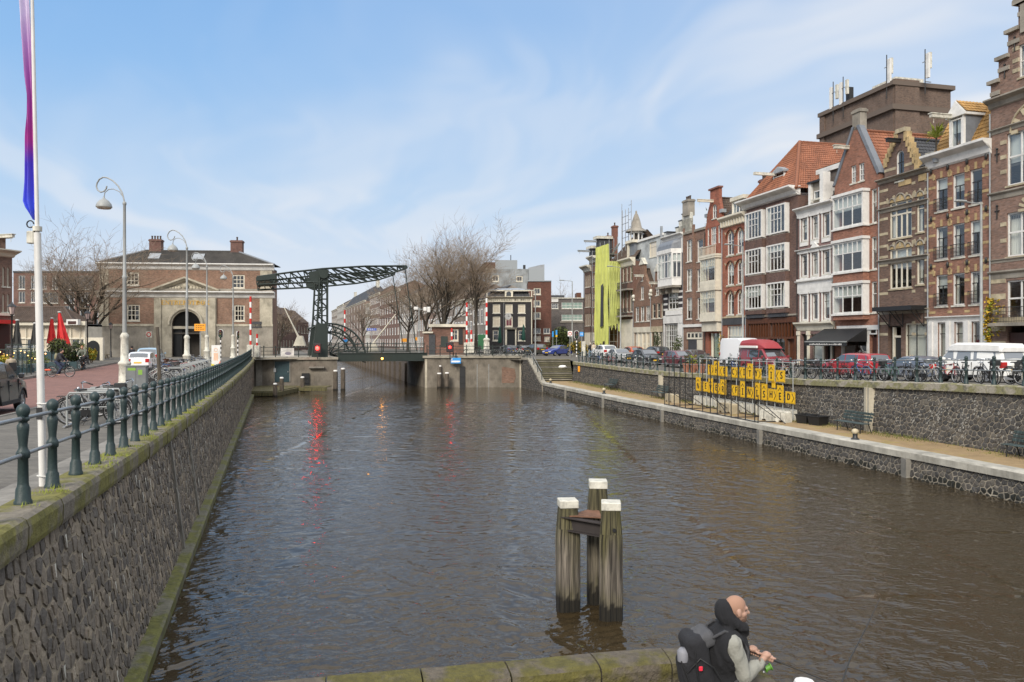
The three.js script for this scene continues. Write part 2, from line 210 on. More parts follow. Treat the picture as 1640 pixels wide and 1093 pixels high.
const M={
concrete:std([0.27,0.255,0.225],0.9,{map:grainMap,bumpMap:grainBump,bumpScale:0.006}),
limestone:std([0.5,0.455,0.36],0.85,{map:again(grainMap,4.1),bumpMap:grainBump,bumpScale:0.003}),
greystone:std([0.33,0.3,0.255],0.9,{map:again(grainMap,5.3),bumpMap:grainBump,bumpScale:0.004}),
basalt:[[0.2,0.172,0.14],[0.27,0.225,0.175],[0.15,0.132,0.115],[0.34,0.285,0.215]].map((c)=>std(c,0.85,{map:again(grainMap,1.1),bumpMap:again(grainBump,0.7),bumpScale:0.02})),
basaltDark:[[0.085,0.08,0.076],[0.11,0.1,0.09],[0.068,0.066,0.065],[0.15,0.135,0.115]].map((c)=>std(c,0.85,{map:again(grainMap,1.1),bumpMap:again(grainBump,0.7),bumpScale:0.02})),
mortar:std([0.36,0.32,0.26],0.95,{map:again(grainMap,1.7),bumpMap:grainBump,bumpScale:0.01}),
wallMortar:std([0.3,0.255,0.19],0.95,{map:again(grainMap,1.3),bumpMap:grainBump,bumpScale:0.01}),
moss:std([0.6,0.56,0.56],0.95,{map:mossMap,bumpMap:again(grainBump,0.5),bumpScale:0.016}),
coping:std([0.34,0.315,0.26],0.92,{map:again(grainMap,2.3),bumpMap:grainBump,bumpScale:0.008}),
copingMoss:std([0.98,0.96,1.0],0.95,{map:again(mossMap,3.1),bumpMap:again(grainBump,0.6),bumpScale:0.01}),
ledgeMoss:std([0.72,0.76,0.72],0.9,{map:again(mossMap,2.6),bumpMap:grainBump,bumpScale:0.01}),lichen:std([1,1,1],0.95,{map:lichenMap,bumpMap:grainBump,bumpScale:0.01}),edging:std([0.46,0.44,0.385],0.92,{map:again(grainMap,3.3),bumpMap:grainBump,bumpScale:0.006}),basaltWet:std([0.03,0.029,0.022],0.4,{map:again(grainMap,1.1)}),
copingOld:std([0.27,0.255,0.15],0.92,{map:again(grainMap,1.5),bumpMap:grainBump,bumpScale:0.008}),
greyPaving:std([0.145,0.132,0.112],0.9,{map:paving,bumpMap:again(grainBump,0.5),bumpScale:0.004}),
redPaving:std([0.23,0.115,0.092],0.9,{map:again(paving,3.4),bumpMap:again(grainBump,0.5),bumpScale:0.004}),
kerb:std([0.24,0.225,0.2],0.9,{map:again(grainMap,2)}),
sand:std([0.36,0.27,0.17],1,{map:sandMap,bumpMap:again(grainBump,0.5),bumpScale:0.02}),
earth:std([0.1,0.085,0.06],1,{map:again(sandMap,6)}),
pile:std([0.24,0.2,0.16],0.95,{map:woodMap,bumpMap:woodBump,bumpScale:0.03}),
pileMoss:std([0.17,0.15,0.05],0.95,{map:again(woodMap,0.8),bumpMap:woodBump,bumpScale:0.02}),
pileWet:std([0.035,0.03,0.022],0.5,{map:woodMap,bumpMap:woodBump,bumpScale:0.03}),
wetWood:std([0.23,0.21,0.095],0.9,{map:again(woodMap,1.4),bumpMap:woodBump,bumpScale:0.012}),
whitePaint:std([0.82,0.8,0.76],0.6,{map:again(patina,1.7)}),
whiteWorn:std([0.68,0.66,0.58],0.7,{map:again(grainMap,0.9)}),
cream:std([0.76,0.7,0.57],0.65,{map:again(patina,2.1)}),
greyPaint:std([0.36,0.38,0.39],0.6,{map:patina}),
lampGrey:std([0.36,0.37,0.36],0.5,{map:again(patina,1.3)}),
stepRiser:std([0.06,0.055,0.035],0.95,{map:again(grainMap,1.4)}),stepTread:std([0.24,0.22,0.14],0.95,{map:again(grainMap,1.9)}),
black:std([0.014,0.014,0.015],0.5),tyre:std([0.018,0.018,0.018],0.85),darkMetal:std([0.03,0.03,0.03],0.45,{metalness:0.3}),
chrome:std([0.6,0.6,0.6],0.22,{metalness:1}),steel:std([0.42,0.42,0.42],0.4,{metalness:0.9}),
ironGreen:std([0.024,0.045,0.045],0.5,{map:patina,bumpMap:again(grainBump,0.35),bumpScale:0.0025}),
bridgeGreen:std([0.024,0.036,0.03],0.5,{map:again(patina,2)}),
railSteel:std([0.3,0.32,0.33],0.42,{metalness:0.45,map:patina}),
red:std([0.55,0.025,0.02],0.5),redWhite:std([0.8,0.78,0.75],0.5),
lead:std([0.2,0.215,0.24],0.55,{map:patina}),slate:std([0.06,0.062,0.07],0.7,{map:again(paving,3)}),
zinc:std([0.34,0.36,0.38],0.5,{map:patina}),
ochreTile:std([0.42,0.24,0.075],0.75,{map:again(grainMap,2)}),orangeTile:std([0.31,0.118,0.06],0.75,{map:again(grainMap,2.4)}),brownTile:std([0.1,0.068,0.05],0.8,{map:again(grainMap,2.7)}),greyTile:std([0.078,0.072,0.066],0.75,{map:again(grainMap,3)}),
yellowBrick:std([0.52,0.385,0.2],0.85,{map:again(grainMap,2.2)}),band:std([0.5,0.43,0.3],0.85,{map:again(grainMap,2.2)}),
shopWood:std([0.22,0.075,0.028],0.5,{map:again(woodMap,1.2)}),door:std([0.05,0.018,0.014],0.45),blackDoor:std([0.012,0.013,0.014],0.35),tealDoor:std([0.03,0.065,0.075],0.5,{map:patina}),
glass:new THREE.MeshPhysicalMaterial({color:lin(0.86,0.9,0.9),roughness:0.02,transmission:1,thickness:0,ior:2.0}),
darkGlass:new THREE.MeshPhysicalMaterial({color:lin(0.025,0.03,0.034),roughness:0.06,ior:2.0}),
paleGlass:new THREE.MeshPhysicalMaterial({color:lin(0.58,0.5,0.38),roughness:0.2,ior:1.9}),
carGlass:new THREE.MeshPhysicalMaterial({color:lin(0.04,0.046,0.05),roughness:0.04,ior:2.5}),
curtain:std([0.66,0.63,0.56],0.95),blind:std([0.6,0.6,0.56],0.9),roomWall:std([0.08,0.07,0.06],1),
bark:std([0.13,0.108,0.085],0.95,{map:again(woodMap,1.1),bumpMap:again(woodBump,0.8),bumpScale:0.03}),twig:std([0.25,0.19,0.135],0.95),
yellow:std([0.78,0.46,0.012],0.5),blueSign:std([0.03,0.28,0.68],0.5),orange:std([0.8,0.32,0.015],0.5),
leafDark:std([0.045,0.06,0.02],0.8),leafGreen:std([0.085,0.11,0.022],0.8),leafYellow:std([0.5,0.33,0.025],0.8),leafLime:std([0.22,0.25,0.03],0.8),
};
const paint=(r,g,b,k={})=>new THREE.MeshPhysicalMaterial({color:lin(r,g,b),roughness:0.35,clearcoat:0.7,clearcoatRoughness:0.12,...k});
const brick=(r,g,b)=>std([r,g,b],0.9,{map:brickMap,bumpMap:brickBump,bumpScale:0.008});

// ================================================================ THE SETTING
// plan: X to the right, Z away from the camera (world z = -Z), Y = 0 at the water
const pl=(pts)=>(z)=>{let i=0;while(i<pts.length-2&&pts[i+1][0]<z)i++;const[a,b]=[pts[i],pts[i+1]];return a[1]+(b[1]- a[1])*(z-a[0])/(b[0]- a[0]);};
const plc=(pts)=>{const f=pl(pts),a=pts[0],b=pts[pts.length-1];return(z)=>(z<=a[0]?a[1]:z>=b[0]?b[1]:f(z));};
const leftPosts=(Z)=>-2.86-0.2985*Z,leftLedge=(Z)=>-1.95-0.304*Z;
const SL=plc([[0,3.6],[8,3.4],[15.4,3.21],[23.5,3.07],[40,3.0],[60,3.05],[75,3.2],[82,3.36],[100,3.2],[160,3.0]]);
const wallR=pl([[20,20.86],[62,10.28],[81.5,6.4]]),quayR=pl([[20,17.56],[58,7.76],[79,3.05]]);
const SR=plc([[20,3.75],[28.5,3.55],[32.4,3.46],[41,3.2],[58,2.95],[82,3.08],[95,3.3],[130,3.2]]);
const QY=1.0;
const W3=(X,Y,Z)=>[X,Y,-Z];

function loft(g,rings,closed=true,caps=true){
for(let i=0;i<rings.length-1;i++){const A=rings[i],B=rings[i+1],n=A.length;for(let k=0;k<(closed?n:n-1);k++){const l=(k+1)%n;g.quad(A[k],A[l],B[l],B[k]);}}
if(caps){const f=(R,flip)=>{for(let k=1;k<R.length-1;k++)flip?g.tri(R[0],R[k+1],R[k]):g.tri(R[0],R[k],R[k+1]);};f(rings[0],true);f(rings[rings.length-1],false);}
return g;
}
const zs=(a,b,n)=>Array.from({length:n+1},(_,i)=>a +(b-a)*i/n);
const along=(g,Z0,Z1,sec,n=1)=>loft(g,zs(Z0,Z1,n).map((Z)=>sec(Z).map(([x,y])=>W3(x,y,Z))));
function sheetZ(g,list,x0,x1,y){for(let i=0;i<list.length-1;i++){const a=list[i],b=list[i+1];g.quad(W3(x0(a),y(a),a),W3(x1(a),y(a),a),W3(x1(b),y(b),b),W3(x0(b),y(b),b));}return g;}

// ground far below everything, out to the horizon
struct(new G().quad([-5000,-2.5,800],[5000,-2.5,800],[5000,-2.5,-5600],[-5000,-2.5,-5600]),'ground',M.earth);

// ---- water: a choppy sheet, larger waves as geometry and the finer ripples as relief
{
const R=rng(5),waves=Array.from({length:60},(_,i)=>{const L=0.15*Math.pow(8,R()),a=1.35 +(R()- 0.5)*2.3;return[Math.cos(a)*6.283/L,Math.sin(a)*6.283/L,R()*6.283,0.0046*Math.pow(L,0.9)*(L>0.5?0.55:1),L];});
const height=(x,z,cell)=>{let h=0;const wx=x+0.5*Math.sin(z*0.7+1.3)+ 0.21*Math.sin(z*1.9+x),wz=z+0.5*Math.sin(x*0.63)+ 0.2*Math.sin(x*2.1-z*0.4),gust=0.5+0.95*vnoise(x*0.11+3,z*0.06,0,88)*(0.6+0.8*vnoise(x*0.4,z*0.3,0,31));for(const[a,b,p,A,L]of waves)if(L>cell*3.2)h +=A*Math.sin(a*wx+b*wz+p);return h*gust;};
const P=[],I=[],N=[];
const patch=(x0,x1,z0,z1,cell)=>{const nx=Math.ceil((x1-x0)/ cell),nz=Math.ceil((z1-z0)/ cell),base=P.length/3;for(let j=0;j<=nz;j++)for(let i=0;i<=nx;i++){const x=x0 +(x1-x0)*i/nx,z=z0 +(z1-z0)*j/nz;P.push(x,height(x,z,cell),-z);N.push(x,-z);}for(let j=0;j<nz;j++)for(let i=0;i<nx;i++){const a=base+j*(nx+1)+ i,b=a+1,c=a+nx+1;I.push(a,b,c+1,a,c+1,c);}};
patch(-8,6,8,18,0.048);patch(6,20,8,18,0.1);patch(-13,18,18,34,0.075);patch(18,22,18,34,0.3);patch(-13.0,-17,18,34,0.3);patch(-30,16,34,66,0.16);patch(-48,10,66,110,0.4);patch(-160,10,110,480,4);patch(-30,40,-60,8,2);
const g=new THREE.BufferGeometry();g.setAttribute('position',new THREE.BufferAttribute(new Float32Array(P),3));g.setAttribute('uv',new THREE.BufferAttribute(new Float32Array(N),2));g.setIndex(I);g.computeVertexNormals();
const rip=tex(1024,5.3,(u,v)=>{const wx=fbm(u*6,v*6,6,3,2)*0.06,wy=fbm(u*6,v*6,6,3,4)*0.06;const a=fbm((u+wx)*22,(v+wy)*34,0,4,3,0.55);const b=fbm(u*22,v*34,2,1,3);const e=Math.min(smooth(0,0.06,u),smooth(1,0.94,u),smooth(0,0.06,v),smooth(1,0.94,v));return[lerp(0.5,a,e)+ 0*b];});
const water=new THREE.MeshPhysicalMaterial({color:lin(0.034,0.024,0.012),roughness:0.03,ior:1.42,specularColor:lin(1,0.9,0.75),bumpMap:rip,bumpScale:0.028});
tag(meshOf(g,'water',water),null,null,null,'structure');
}

// ---- rubble stone facing: every stone a polygon of its own, standing proud of recessed mortar
function stoneFacing(parent,at3,normal,len,top,cell,seed,singles,proud=0.035,mats=M.basaltDark,wet=-9){
const R=rng(seed),rows=Math.ceil(Math.max(top(0),top(len/2),top(len))/(cell*0.88))+ 1,cols=Math.ceil(len/cell)+ 1,S=new Map();
const site=(i,j)=>{const k=i+','+j;if(!S.has(k))S.set(k,[(i +(j&1?0.5:0)+(hash(i,j,seed)- 0.5)*0.72)*cell,(j +(hash(i,j,seed+1)- 0.5)*0.72)*cell*0.88]);return S.get(k);};
const rest=[0,1,2,3,4].map(()=>new G());mats=[...mats,M.basaltWet];let made=0;
for(let i=0;i<cols;i++)for(let j=-1;j<rows;j++){
const s=site(i,j);if(s[0]<0||s[0]>len||s[1]<-cell*0.3||s[1]>top(s[0])+ cell*0.2)continue;
let poly=[[s[0]- cell,s[1]- cell],[s[0]+ cell,s[1]- cell],[s[0]+ cell,s[1]+ cell],[s[0]- cell,s[1]+ cell]];
const cut=(nx,ny,d)=>{const o=[];for(let k=0;k<poly.length;k++){const a=poly[k],b=poly[(k+1)%poly.length],da=a[0]*nx+a[1]*ny-d,db=b[0]*nx+b[1]*ny-d;if(da<=0)o.push(a);if(da*db<0){const t=da /(da-db);o.push([lerp(a[0],b[0],t),lerp(a[1],b[1],t)]);}}poly=o;};
for(let di=-2;di<=2;di++)for(let dj=-2;dj<=2;dj++){if(!di&&!dj)continue;const q=site(i+di,j+dj),nx=q[0]- s[0],ny=q[1]- s[1],l=Math.hypot(nx,ny);cut(nx/l,ny/l,(nx*(q[0]+ s[0])+ ny*(q[1]+ s[1]))/ 2/l-0.006-0.011*hash(i+di,j+dj,i*7+j));}
cut(0,1,top(s[0]));cut(0,-1,0);cut(-1,0,0);cut(1,0,len);
if(poly.length<3)continue;
const c=[poly.reduce((a,p)=>a+p[0],0)/ poly.length,poly.reduce((a,p)=>a+p[1],0)/ poly.length],out=proud*(0.5+0.9*R()),n=normal,f=(p,k)=>{const q=at3(p[0],p[1]);return[q[0]+ n[0]*k,q[1]+ n[1]*k,q[2]+ n[2]*k];};
const mid=poly.map((p)=>f([lerp(c[0],p[0],0.8+0.08*R()),lerp(c[1],p[1],0.8+0.08*R())],out*(0.7+0.5*R()))),bot=poly.map((p)=>f(p,-0.01)),ctr=f(c,out*(1.05+0.35*R()));
const h=hash(i,j,seed+9),mk=s[1]<wet+0.12*Math.sin(s[0]*2.3)*Math.sin(s[0]*0.7)?4:h<0.36?0:h<0.64?1:h<0.9?2:3,g=made<singles?new G():rest[mk];
for(let k=0;k<poly.length;k++){const l=(k+1)%poly.length;g.quad(bot[k],bot[l],mid[l],mid[k]);g.tri(mid[k],mid[l],ctr);}
if(made<singles)g.mesh('stone',mats[mk],parent);
made++;
}
rest.forEach((g,k)=>{if(!g.empty)tag(g.mesh('stone_facing',mats[k],parent),null,null,null,'stuff');});
}
const unit=(a)=>{const l=Math.hypot(...a);return a.map((x)=>x/l);};

// ---- left quay wall with its ledge and mossy coping
{
const t=thing('quay_wall','left canal wall of dark rubble stone under mossy coping, beside the green railing','quay wall');
const Z0=5.5,Z1=83.5,topX=(Z)=>leftPosts(Z)+ 0.2,botX=(Z)=>leftLedge(Z)- 0.26,yT=(Z)=>SL(Z)- 0.3,yB=0.18,len=Math.hypot(Z1-Z0,botX(Z1)- botX(Z0));
const core=new G();along(core,Z0,Z1,(Z)=>[[topX(Z),yT(Z)],[topX(Z)- 0.9,yT(Z)],[topX(Z)- 0.9,-2],[botX(Z),-2],[botX(Z),yB]],40);core.mesh('wall_core',M.wallMortar,t);
const n=unit([0.956,0.2,-0.0]),sZ=(s)=>Z0+s/len*(Z1-Z0);
const at3=(s,v)=>{const Z=sZ(s),f=v /(yT(Z)- yB);return W3(lerp(botX(Z),topX(Z),f),yB+v,Z);};
stoneFacing(t,at3,unit([0.956,0.2,0.29]),len,(s)=>yT(sZ(s))- yB,0.21,11,300,0.02,M.basalt);
const lr=rng(44),lime=new G();for(let i=0;i<190;i++){const s=1+lr()*lr()*30+lr()*20,v0=0.4+lr()*2.3,L=0.1+0.4*lr()*lr(),w=0.01+0.03*lr(),P=(q,y)=>{const e=at3(q,clamp(y,0.05,2.8));return[e[0]+ 0.056,e[1],e[2]- 0.017];};let x=s;for(let k=0;k<4;k++){const y=v0-k*L/4,x2=x +(lr()- 0.5)*0.03;lime.quad(P(x-w*(1-k*0.2),y),P(x+w*(1-k*0.2),y),P(x2+w*(0.8-k*0.2),y-L/4),P(x2-w*(0.8-k*0.2),y-L/4));x=x2;}}tag(lime.mesh('lime_streaks',M.whiteWorn,t),null,null,null,'stuff');
for(let Z=Z0;Z<Z1-0.2;Z +=1.38){const b=Math.min(Z+1.372,Z1);const g=new G(),j=0.012*hash(Math.round(Z*9),1);loft(g,[Z,b].map((q)=>[[leftLedge(q)+ j,0.16],[leftLedge(q)+ j,0.2],[leftLedge(q)- 0.05+j,0.235],[leftLedge(q)- 0.3,0.25],[leftLedge(q)- 0.3,-0.6],[leftLedge(q)- 0.02,-0.6]].map(([x,y])=>W3(x,y,q))));g.mesh('ledge_beam',M.ledgeMoss,t);}
const R=rng(8);
for(let Z=Z0;Z<Z1-0.3;Z +=1.24){
const b=Math.min(Z+1.232,Z1),j=(R()- 0.5)*0.03,dy=(R()- 0.5)*0.012,g=new G(),E=(q)=>leftPosts(q)+ 0.3+j;
loft(g,[Z,b].map((q)=>[[E(q)- 0.02,SL(q)- 0.34],[E(q),SL(q)- 0.28],[E(q)+ 0.005,SL(q)- 0.1+dy],[E(q)- 0.025,SL(q)- 0.03+dy],[E(q)- 0.09,SL(q)+ dy],[leftPosts(q)- 0.2,SL(q)+ 0.004+dy],[leftPosts(q)- 0.2,SL(q)- 0.34]].map(([x,y])=>W3(x,y,q))));
g.mesh('coping_stone',M.copingMoss,t);
const k=new G();along(k,Z,b,(q)=>[[leftPosts(q)- 0.203,SL(q)- 0.3],[leftPosts(q)- 0.203,SL(q)- 0.008],[leftPosts(q)- 0.62,SL(q)- 0.008],[leftPosts(q)- 0.62,SL(q)- 0.3]]);k.mesh('kerb_stone',M.kerb,t);
}
for(const Z of[18.6,22.2]){const g=new G();loft(g,[Z,Z+0.16].map((q)=>[[botX(q)+ 0.07,yB],[topX(q)+ 0.07,yT(q)],[topX(q)- 0.05,yT(q)],[botX(q)- 0.05,yB]].map(([x,y])=>W3(x,y,q))));g.mesh('stone_rib',M.concrete,t);}
}
// ---- lathe-turned railing posts shared by both quays
const postGeo=new G().lathe([[0.093,0],[0.093,0.03],[0.08,0.05],[0.074,0.17],[0.06,0.2],[0.056,0.24],[0.052,0.5],[0.066,0.51],[0.071,0.53],[0.071,0.57],[0.062,0.59],[0.046,0.62],[0.044,0.65],[0.05,0.72],[0.062,0.84],[0.06,0.88],[0.044,0.9],[0.044,0.915],[0.064,0.93],[0.066,0.955],[0.05,0.97],[0.056,0.985],[0.069,1.02],[0.069,1.06],[0.052,1.095],[0.02,1.118],[0,1.122]],14).build();
function railing(name,label,Zs,X,Y,group,offs=0){
const t=thing(name,label,'railing',W3(X(Zs[0])+ offs,Y(Zs[0]),Zs[0])),o=t.position,pts=Zs.map((Z)=>[X(Z)+ offs-o.x,Y(Z)- o.y,-Z-o.z]);
for(const p of pts){const m=meshOf(postGeo,'post',M.ironGreen,t);m.position.set(...p);}
for(const h of[0.955,0.55])for(let i=0;i<pts.length-1;i++){const a=pts[i],b=pts[i+1];new G().bar([a[0],a[1]+ h,a[2]],[b[0],b[1]+ h,b[2]],0.024,8,0.024,false).mesh('rail',M.railSteel,t);}
const k=new G();for(const p of pts)for(const h of[0.955,0.55])for(const s of[-1,1])k.bar([p[0],p[1]+ h,p[2]],[p[0]- 0.3*0.1*s*0.96,p[1]+ h,p[2]- 0.1*s*0.96],0.036,8);k.mesh('rail_sockets',M.ironGreen,t);
return t;
}
railing('quay_railing','dark green cast iron railing along the mossy left canal wall',Array.from({length:68},(_,i)=>7.58+i*1.13),leftPosts,SL);
railing('quay_railing','dark green cast iron railing along the right street in front of parked bicycles',Array.from({length:42},(_,i)=>27.35+i*1.28),(Z)=>wallR(Z)+ 0.12,SR);

// ---- right side: low quay with light edging stones, and the tall rubble wall that carries the street
{
const t=thing('quay_wall','low stone wall of the right landing at the water, edged with pale stones','quay wall');
const Z0=21,Z1=79,face=(Z)=>quayR(Z)+ 0.1,len=Math.hypot(Z1-Z0,face(Z1)- face(Z0)),sZ=(s)=>Z0+s/len*(Z1-Z0),n=unit([-0.967,0.1,0.25*-1]);
const core=new G();loft(core,zs(Z0,Z1,30).map((Z)=>[[face(Z)+ 0.9,-2],[face(Z)+ 0.9,QY-0.3],[face(Z)- 0.0,QY-0.3],[face(Z)- 0.08,-0.4],[face(Z)- 0.08,-2]].map(([x,y])=>W3(x,y,Z))));core.mesh('wall_core',M.mortar,t);
stoneFacing(t,(s,v)=>{const Z=sZ(s);return W3(face(Z)- 0.06+0.06*v,-0.25+v,Z);},unit([-0.967,0.1,0.25]),len,()=>1.0,0.22,31,150,0.028,M.basaltDark,0.4);
const R=rng(4);
for(let Z=Z0;Z<Z1-0.3;Z +=1.5){const b=Math.min(Z+1.49,Z1),dy=(R()- 0.5)*0.012;const g=new G();along(g,Z,b,(q)=>[[quayR(q)+ 0.72,QY-0.28],[quayR(q)+ 0.72,QY+0.01+dy],[quayR(q)+ 0.06,QY+0.01+dy],[quayR(q),QY-0.04+dy],[quayR(q),QY-0.28]]);g.mesh('edging_stone',M.edging,t);}
for(const Z of[29.8,39.5,50.5,61,71])new G().box(-0.16,0.12,-0.3,QY-0.29,-0.2,0.2).mesh('stone_rib',M.concrete,t).position.set(face(Z)- 0.02,0,-Z);
const q=new G();sheetZ(q,zs(20,82,12),(Z)=>quayR(Math.min(Z,79))+ 0.7 -(Z>79?0.2*(Z-79):0),(Z)=>wallR(Z)+ 0.3,()=>QY);struct(q,'landing',M.sand);
const u=thing('retaining_wall','tall rubble wall with pale joints carrying the right street above the landing','retaining wall');
const U1=81.4,L2=Math.hypot(U1-Z0,wallR(U1)- wallR(Z0)),s2=(s)=>Z0+s/L2*(U1-Z0),yT=(Z)=>SR(Z)- 0.3;
const c2=new G();loft(c2,zs(Z0,U1,40).map((Z)=>[[wallR(Z)+ 0.9,0.4],[wallR(Z)+ 0.9,yT(Z)],[wallR(Z),yT(Z)],[wallR(Z)- 0.12,QY],[wallR(Z)- 0.12,0.4]].map(([x,y])=>W3(x,y,Z))));c2.mesh('wall_core',M.mortar,u);
stoneFacing(u,(s,v)=>{const Z=s2(s),f=v /(yT(Z)- QY);return W3(wallR(Z)- 0.12*(1-f),QY+v,Z);},unit([-0.967,0.05,0.25]),L2,(s)=>yT(s2(s))- QY,0.225,51,300,0.028);
for(let Z=Z0;Z<U1-0.3;Z +=1.28){const b=Math.min(Z+1.27,U1),dy=(R()- 0.5)*0.014,j=(R()- 0.5)*0.02;const g=new G();along(g,Z,b,(q)=>[[wallR(q)+ 0.5,SR(q)- 0.32],[wallR(q)+ 0.5,SR(q)+ dy],[wallR(q)- 0.1+j,SR(q)+ dy],[wallR(q)- 0.15+j,SR(q)- 0.04+dy],[wallR(q)- 0.15+j,SR(q)- 0.32]]);g.mesh('coping_stone',M.lichen,u);}
const lr=rng(45),lime=new G();for(let i=0;i<170;i++){const s=2+lr()*lr()*48,v0=0.5+lr()*1.6,n=3+lr()*7;for(let k=0;k<n;k++){const P=(q,y)=>{const Z=s2(q),w=clamp(y,0.05,2.0)/(yT(Z)- QY);return W3(wallR(Z)- 0.12*(1-w)- 0.047,QY+clamp(y,0.05,2.0),Z);},x=s +(lr()- 0.5)*0.3,y=v0-lr()*0.5,w=0.015+0.04*lr(),h=0.02+0.1*lr();lime.quad(P(x-w,y),P(x+w*0.4,y-0.02),P(x+w,y-h),P(x-w*0.5,y-h*0.8));}}tag(lime.mesh('lime_stains',std([0.4,0.385,0.35],0.95,{map:again(grainMap,0.5)}),u),null,null,null,'stuff');
for(const Z of[36.3,58.2])new G().box(-0.28,0.1,QY,yT(Z)- 0.01,-0.22,0.0).box(-0.24,0.1,QY,yT(Z)- 0.01,0.012,0.22).mesh('stone_rib',M.limestone,u).position.set(wallR(Z),0,-Z);
}
// ---- streets
{
const zl=[...zs(-40,80,30),84,92,100,130,200,400,900],lo=(o,dy)=>[(Z)=>leftPosts(Z)+ o,dy];
const right=(Z)=>(Z<82?leftPosts(Z)- 0.6:Z<93?-21-0.3*(Z-82):-22.3-0.29*(Z-93));
const k0=(Z)=>Math.max(-7.8-0.3*Z,-1e3),k1=(Z)=>-15.4-0.3*Z,road=(Z)=>SL(Z)- 0.14;
const near=zl.filter((z)=>z<=80),farz=[80,84,92,100,130,200,400,900];
struct(sheetZ(new G(),near,k0,right,(Z)=>SL(Z)- 0.02),'pavement',M.greyPaving);
struct(sheetZ(new G(),near,k1,(Z)=>k0(Z)+ 0.0,road),'road',M.redPaving);
struct(sheetZ(new G(),near,()=>-420,k1,(Z)=>SL(Z)- 0.02),'pavement',M.greyPaving);
struct(sheetZ(new G(),farz,()=>-420,right,(Z)=>SL(Z)- 0.05),'street',M.greyPaving);
const kb=new G();for(let i=0;i<near.length-1;i++)for(const[f,s]of[[k0,1],[k1,-1]]){const a=near[i],b=near[i+1];loft(kb,[a,b].map((Z)=>[[f(Z)+ 0.07,SL(Z)- 0.4],[f(Z)+ 0.07,SL(Z)+ 0.004],[f(Z)- 0.07,SL(Z)+ 0.004],[f(Z)- 0.07,SL(Z)- 0.4]].map(([x,y])=>W3(x,y,Z))));}struct(kb,'kerb',M.kerb);
const zr=[...zs(-40,80,24),81.4,86.4],st=(Z)=>SR(Z)- 0.1,w2=(Z)=>(Z>81.4?6.45:wallR(Z)+ 0.4);
struct(sheetZ(new G(),zr,w2,(Z)=>37.5-0.252*Z,st),'street',M.greyPaving);
struct(sheetZ(new G(),zr,(Z)=>37.5-0.252*Z,()=>420,(Z)=>st(Z)+ 0.1),'pavement',M.greyPaving);
const kr=new G();for(let i=0;i<zr.length-1;i++)loft(kr,[zr[i],zr[i+1]].map((Z)=>[[37.5-0.252*Z+0.06,st(Z)- 0.2],[37.5-0.252*Z+0.06,st(Z)+ 0.108],[37.5-0.252*Z-0.1,st(Z)+ 0.108],[37.5-0.252*Z-0.1,st(Z)- 0.2]].map(([x,y])=>W3(x,y,Z))));struct(kr,'kerb',M.kerb);
const bank=(Z)=>(Z<97?1.2-0.1*(Z-86.4)*8:Math.min(-12.5-0.287*(Z-96)));
struct(sheetZ(new G(),[86.4,90,97],(Z)=>1.0-1.22*(Z-86.4),()=>420,(Z)=>SR(Z)- 0.08),'street',M.greyPaving);
struct(sheetZ(new G(),[97,110,130,180,260,400,900],(Z)=>-12.5-0.287*(Z-96),()=>420,(Z)=>SR(Z)- 0.08),'street',M.greyPaving);
// banks of the canal beyond the bridge
const bk=thing('quay_wall','brick canal wall beyond the drawbridge on the right bank','quay wall');
const b=new G();along(b,95,470,(Z)=>[[-12.5-0.287*(Z-96),-2],[-11.5-0.287*(Z-96),-2],[-11.5-0.287*(Z-96),2.9],[-12.5-0.287*(Z-96),3.02]].reverse(),30);b.mesh('wall_face',brick(0.2,0.16,0.13),bk);
for(let Z=99;Z<240;Z +=5.2)new G().box(-0.25,0.05,-0.5,2.4,-0.18,0.18).mesh('fender_pile',M.pile,bk).position.set(-12.5-0.287*(Z-96),0,-Z);
const cp=new G();along(cp,95,470,(Z)=>[[-12.7-0.287*(Z-96),2.95],[-11.9-0.287*(Z-96),2.95],[-11.9-0.287*(Z-96),3.25],[-12.7-0.287*(Z-96),3.25]].reverse(),30);cp.mesh('coping',M.coping,bk);
const bl=thing('quay_wall','brick canal wall beyond the drawbridge on the left bank','quay wall');
const c=new G();along(c,93,470,(Z)=>[[-22.2-0.29*(Z-93),-2],[-22.2-0.29*(Z-93),3.1],[-23.4-0.29*(Z-93),3.1],[-23.4-0.29*(Z-93),-2]].reverse(),30);c.mesh('wall_face',brick(0.2,0.16,0.13),bl);
}
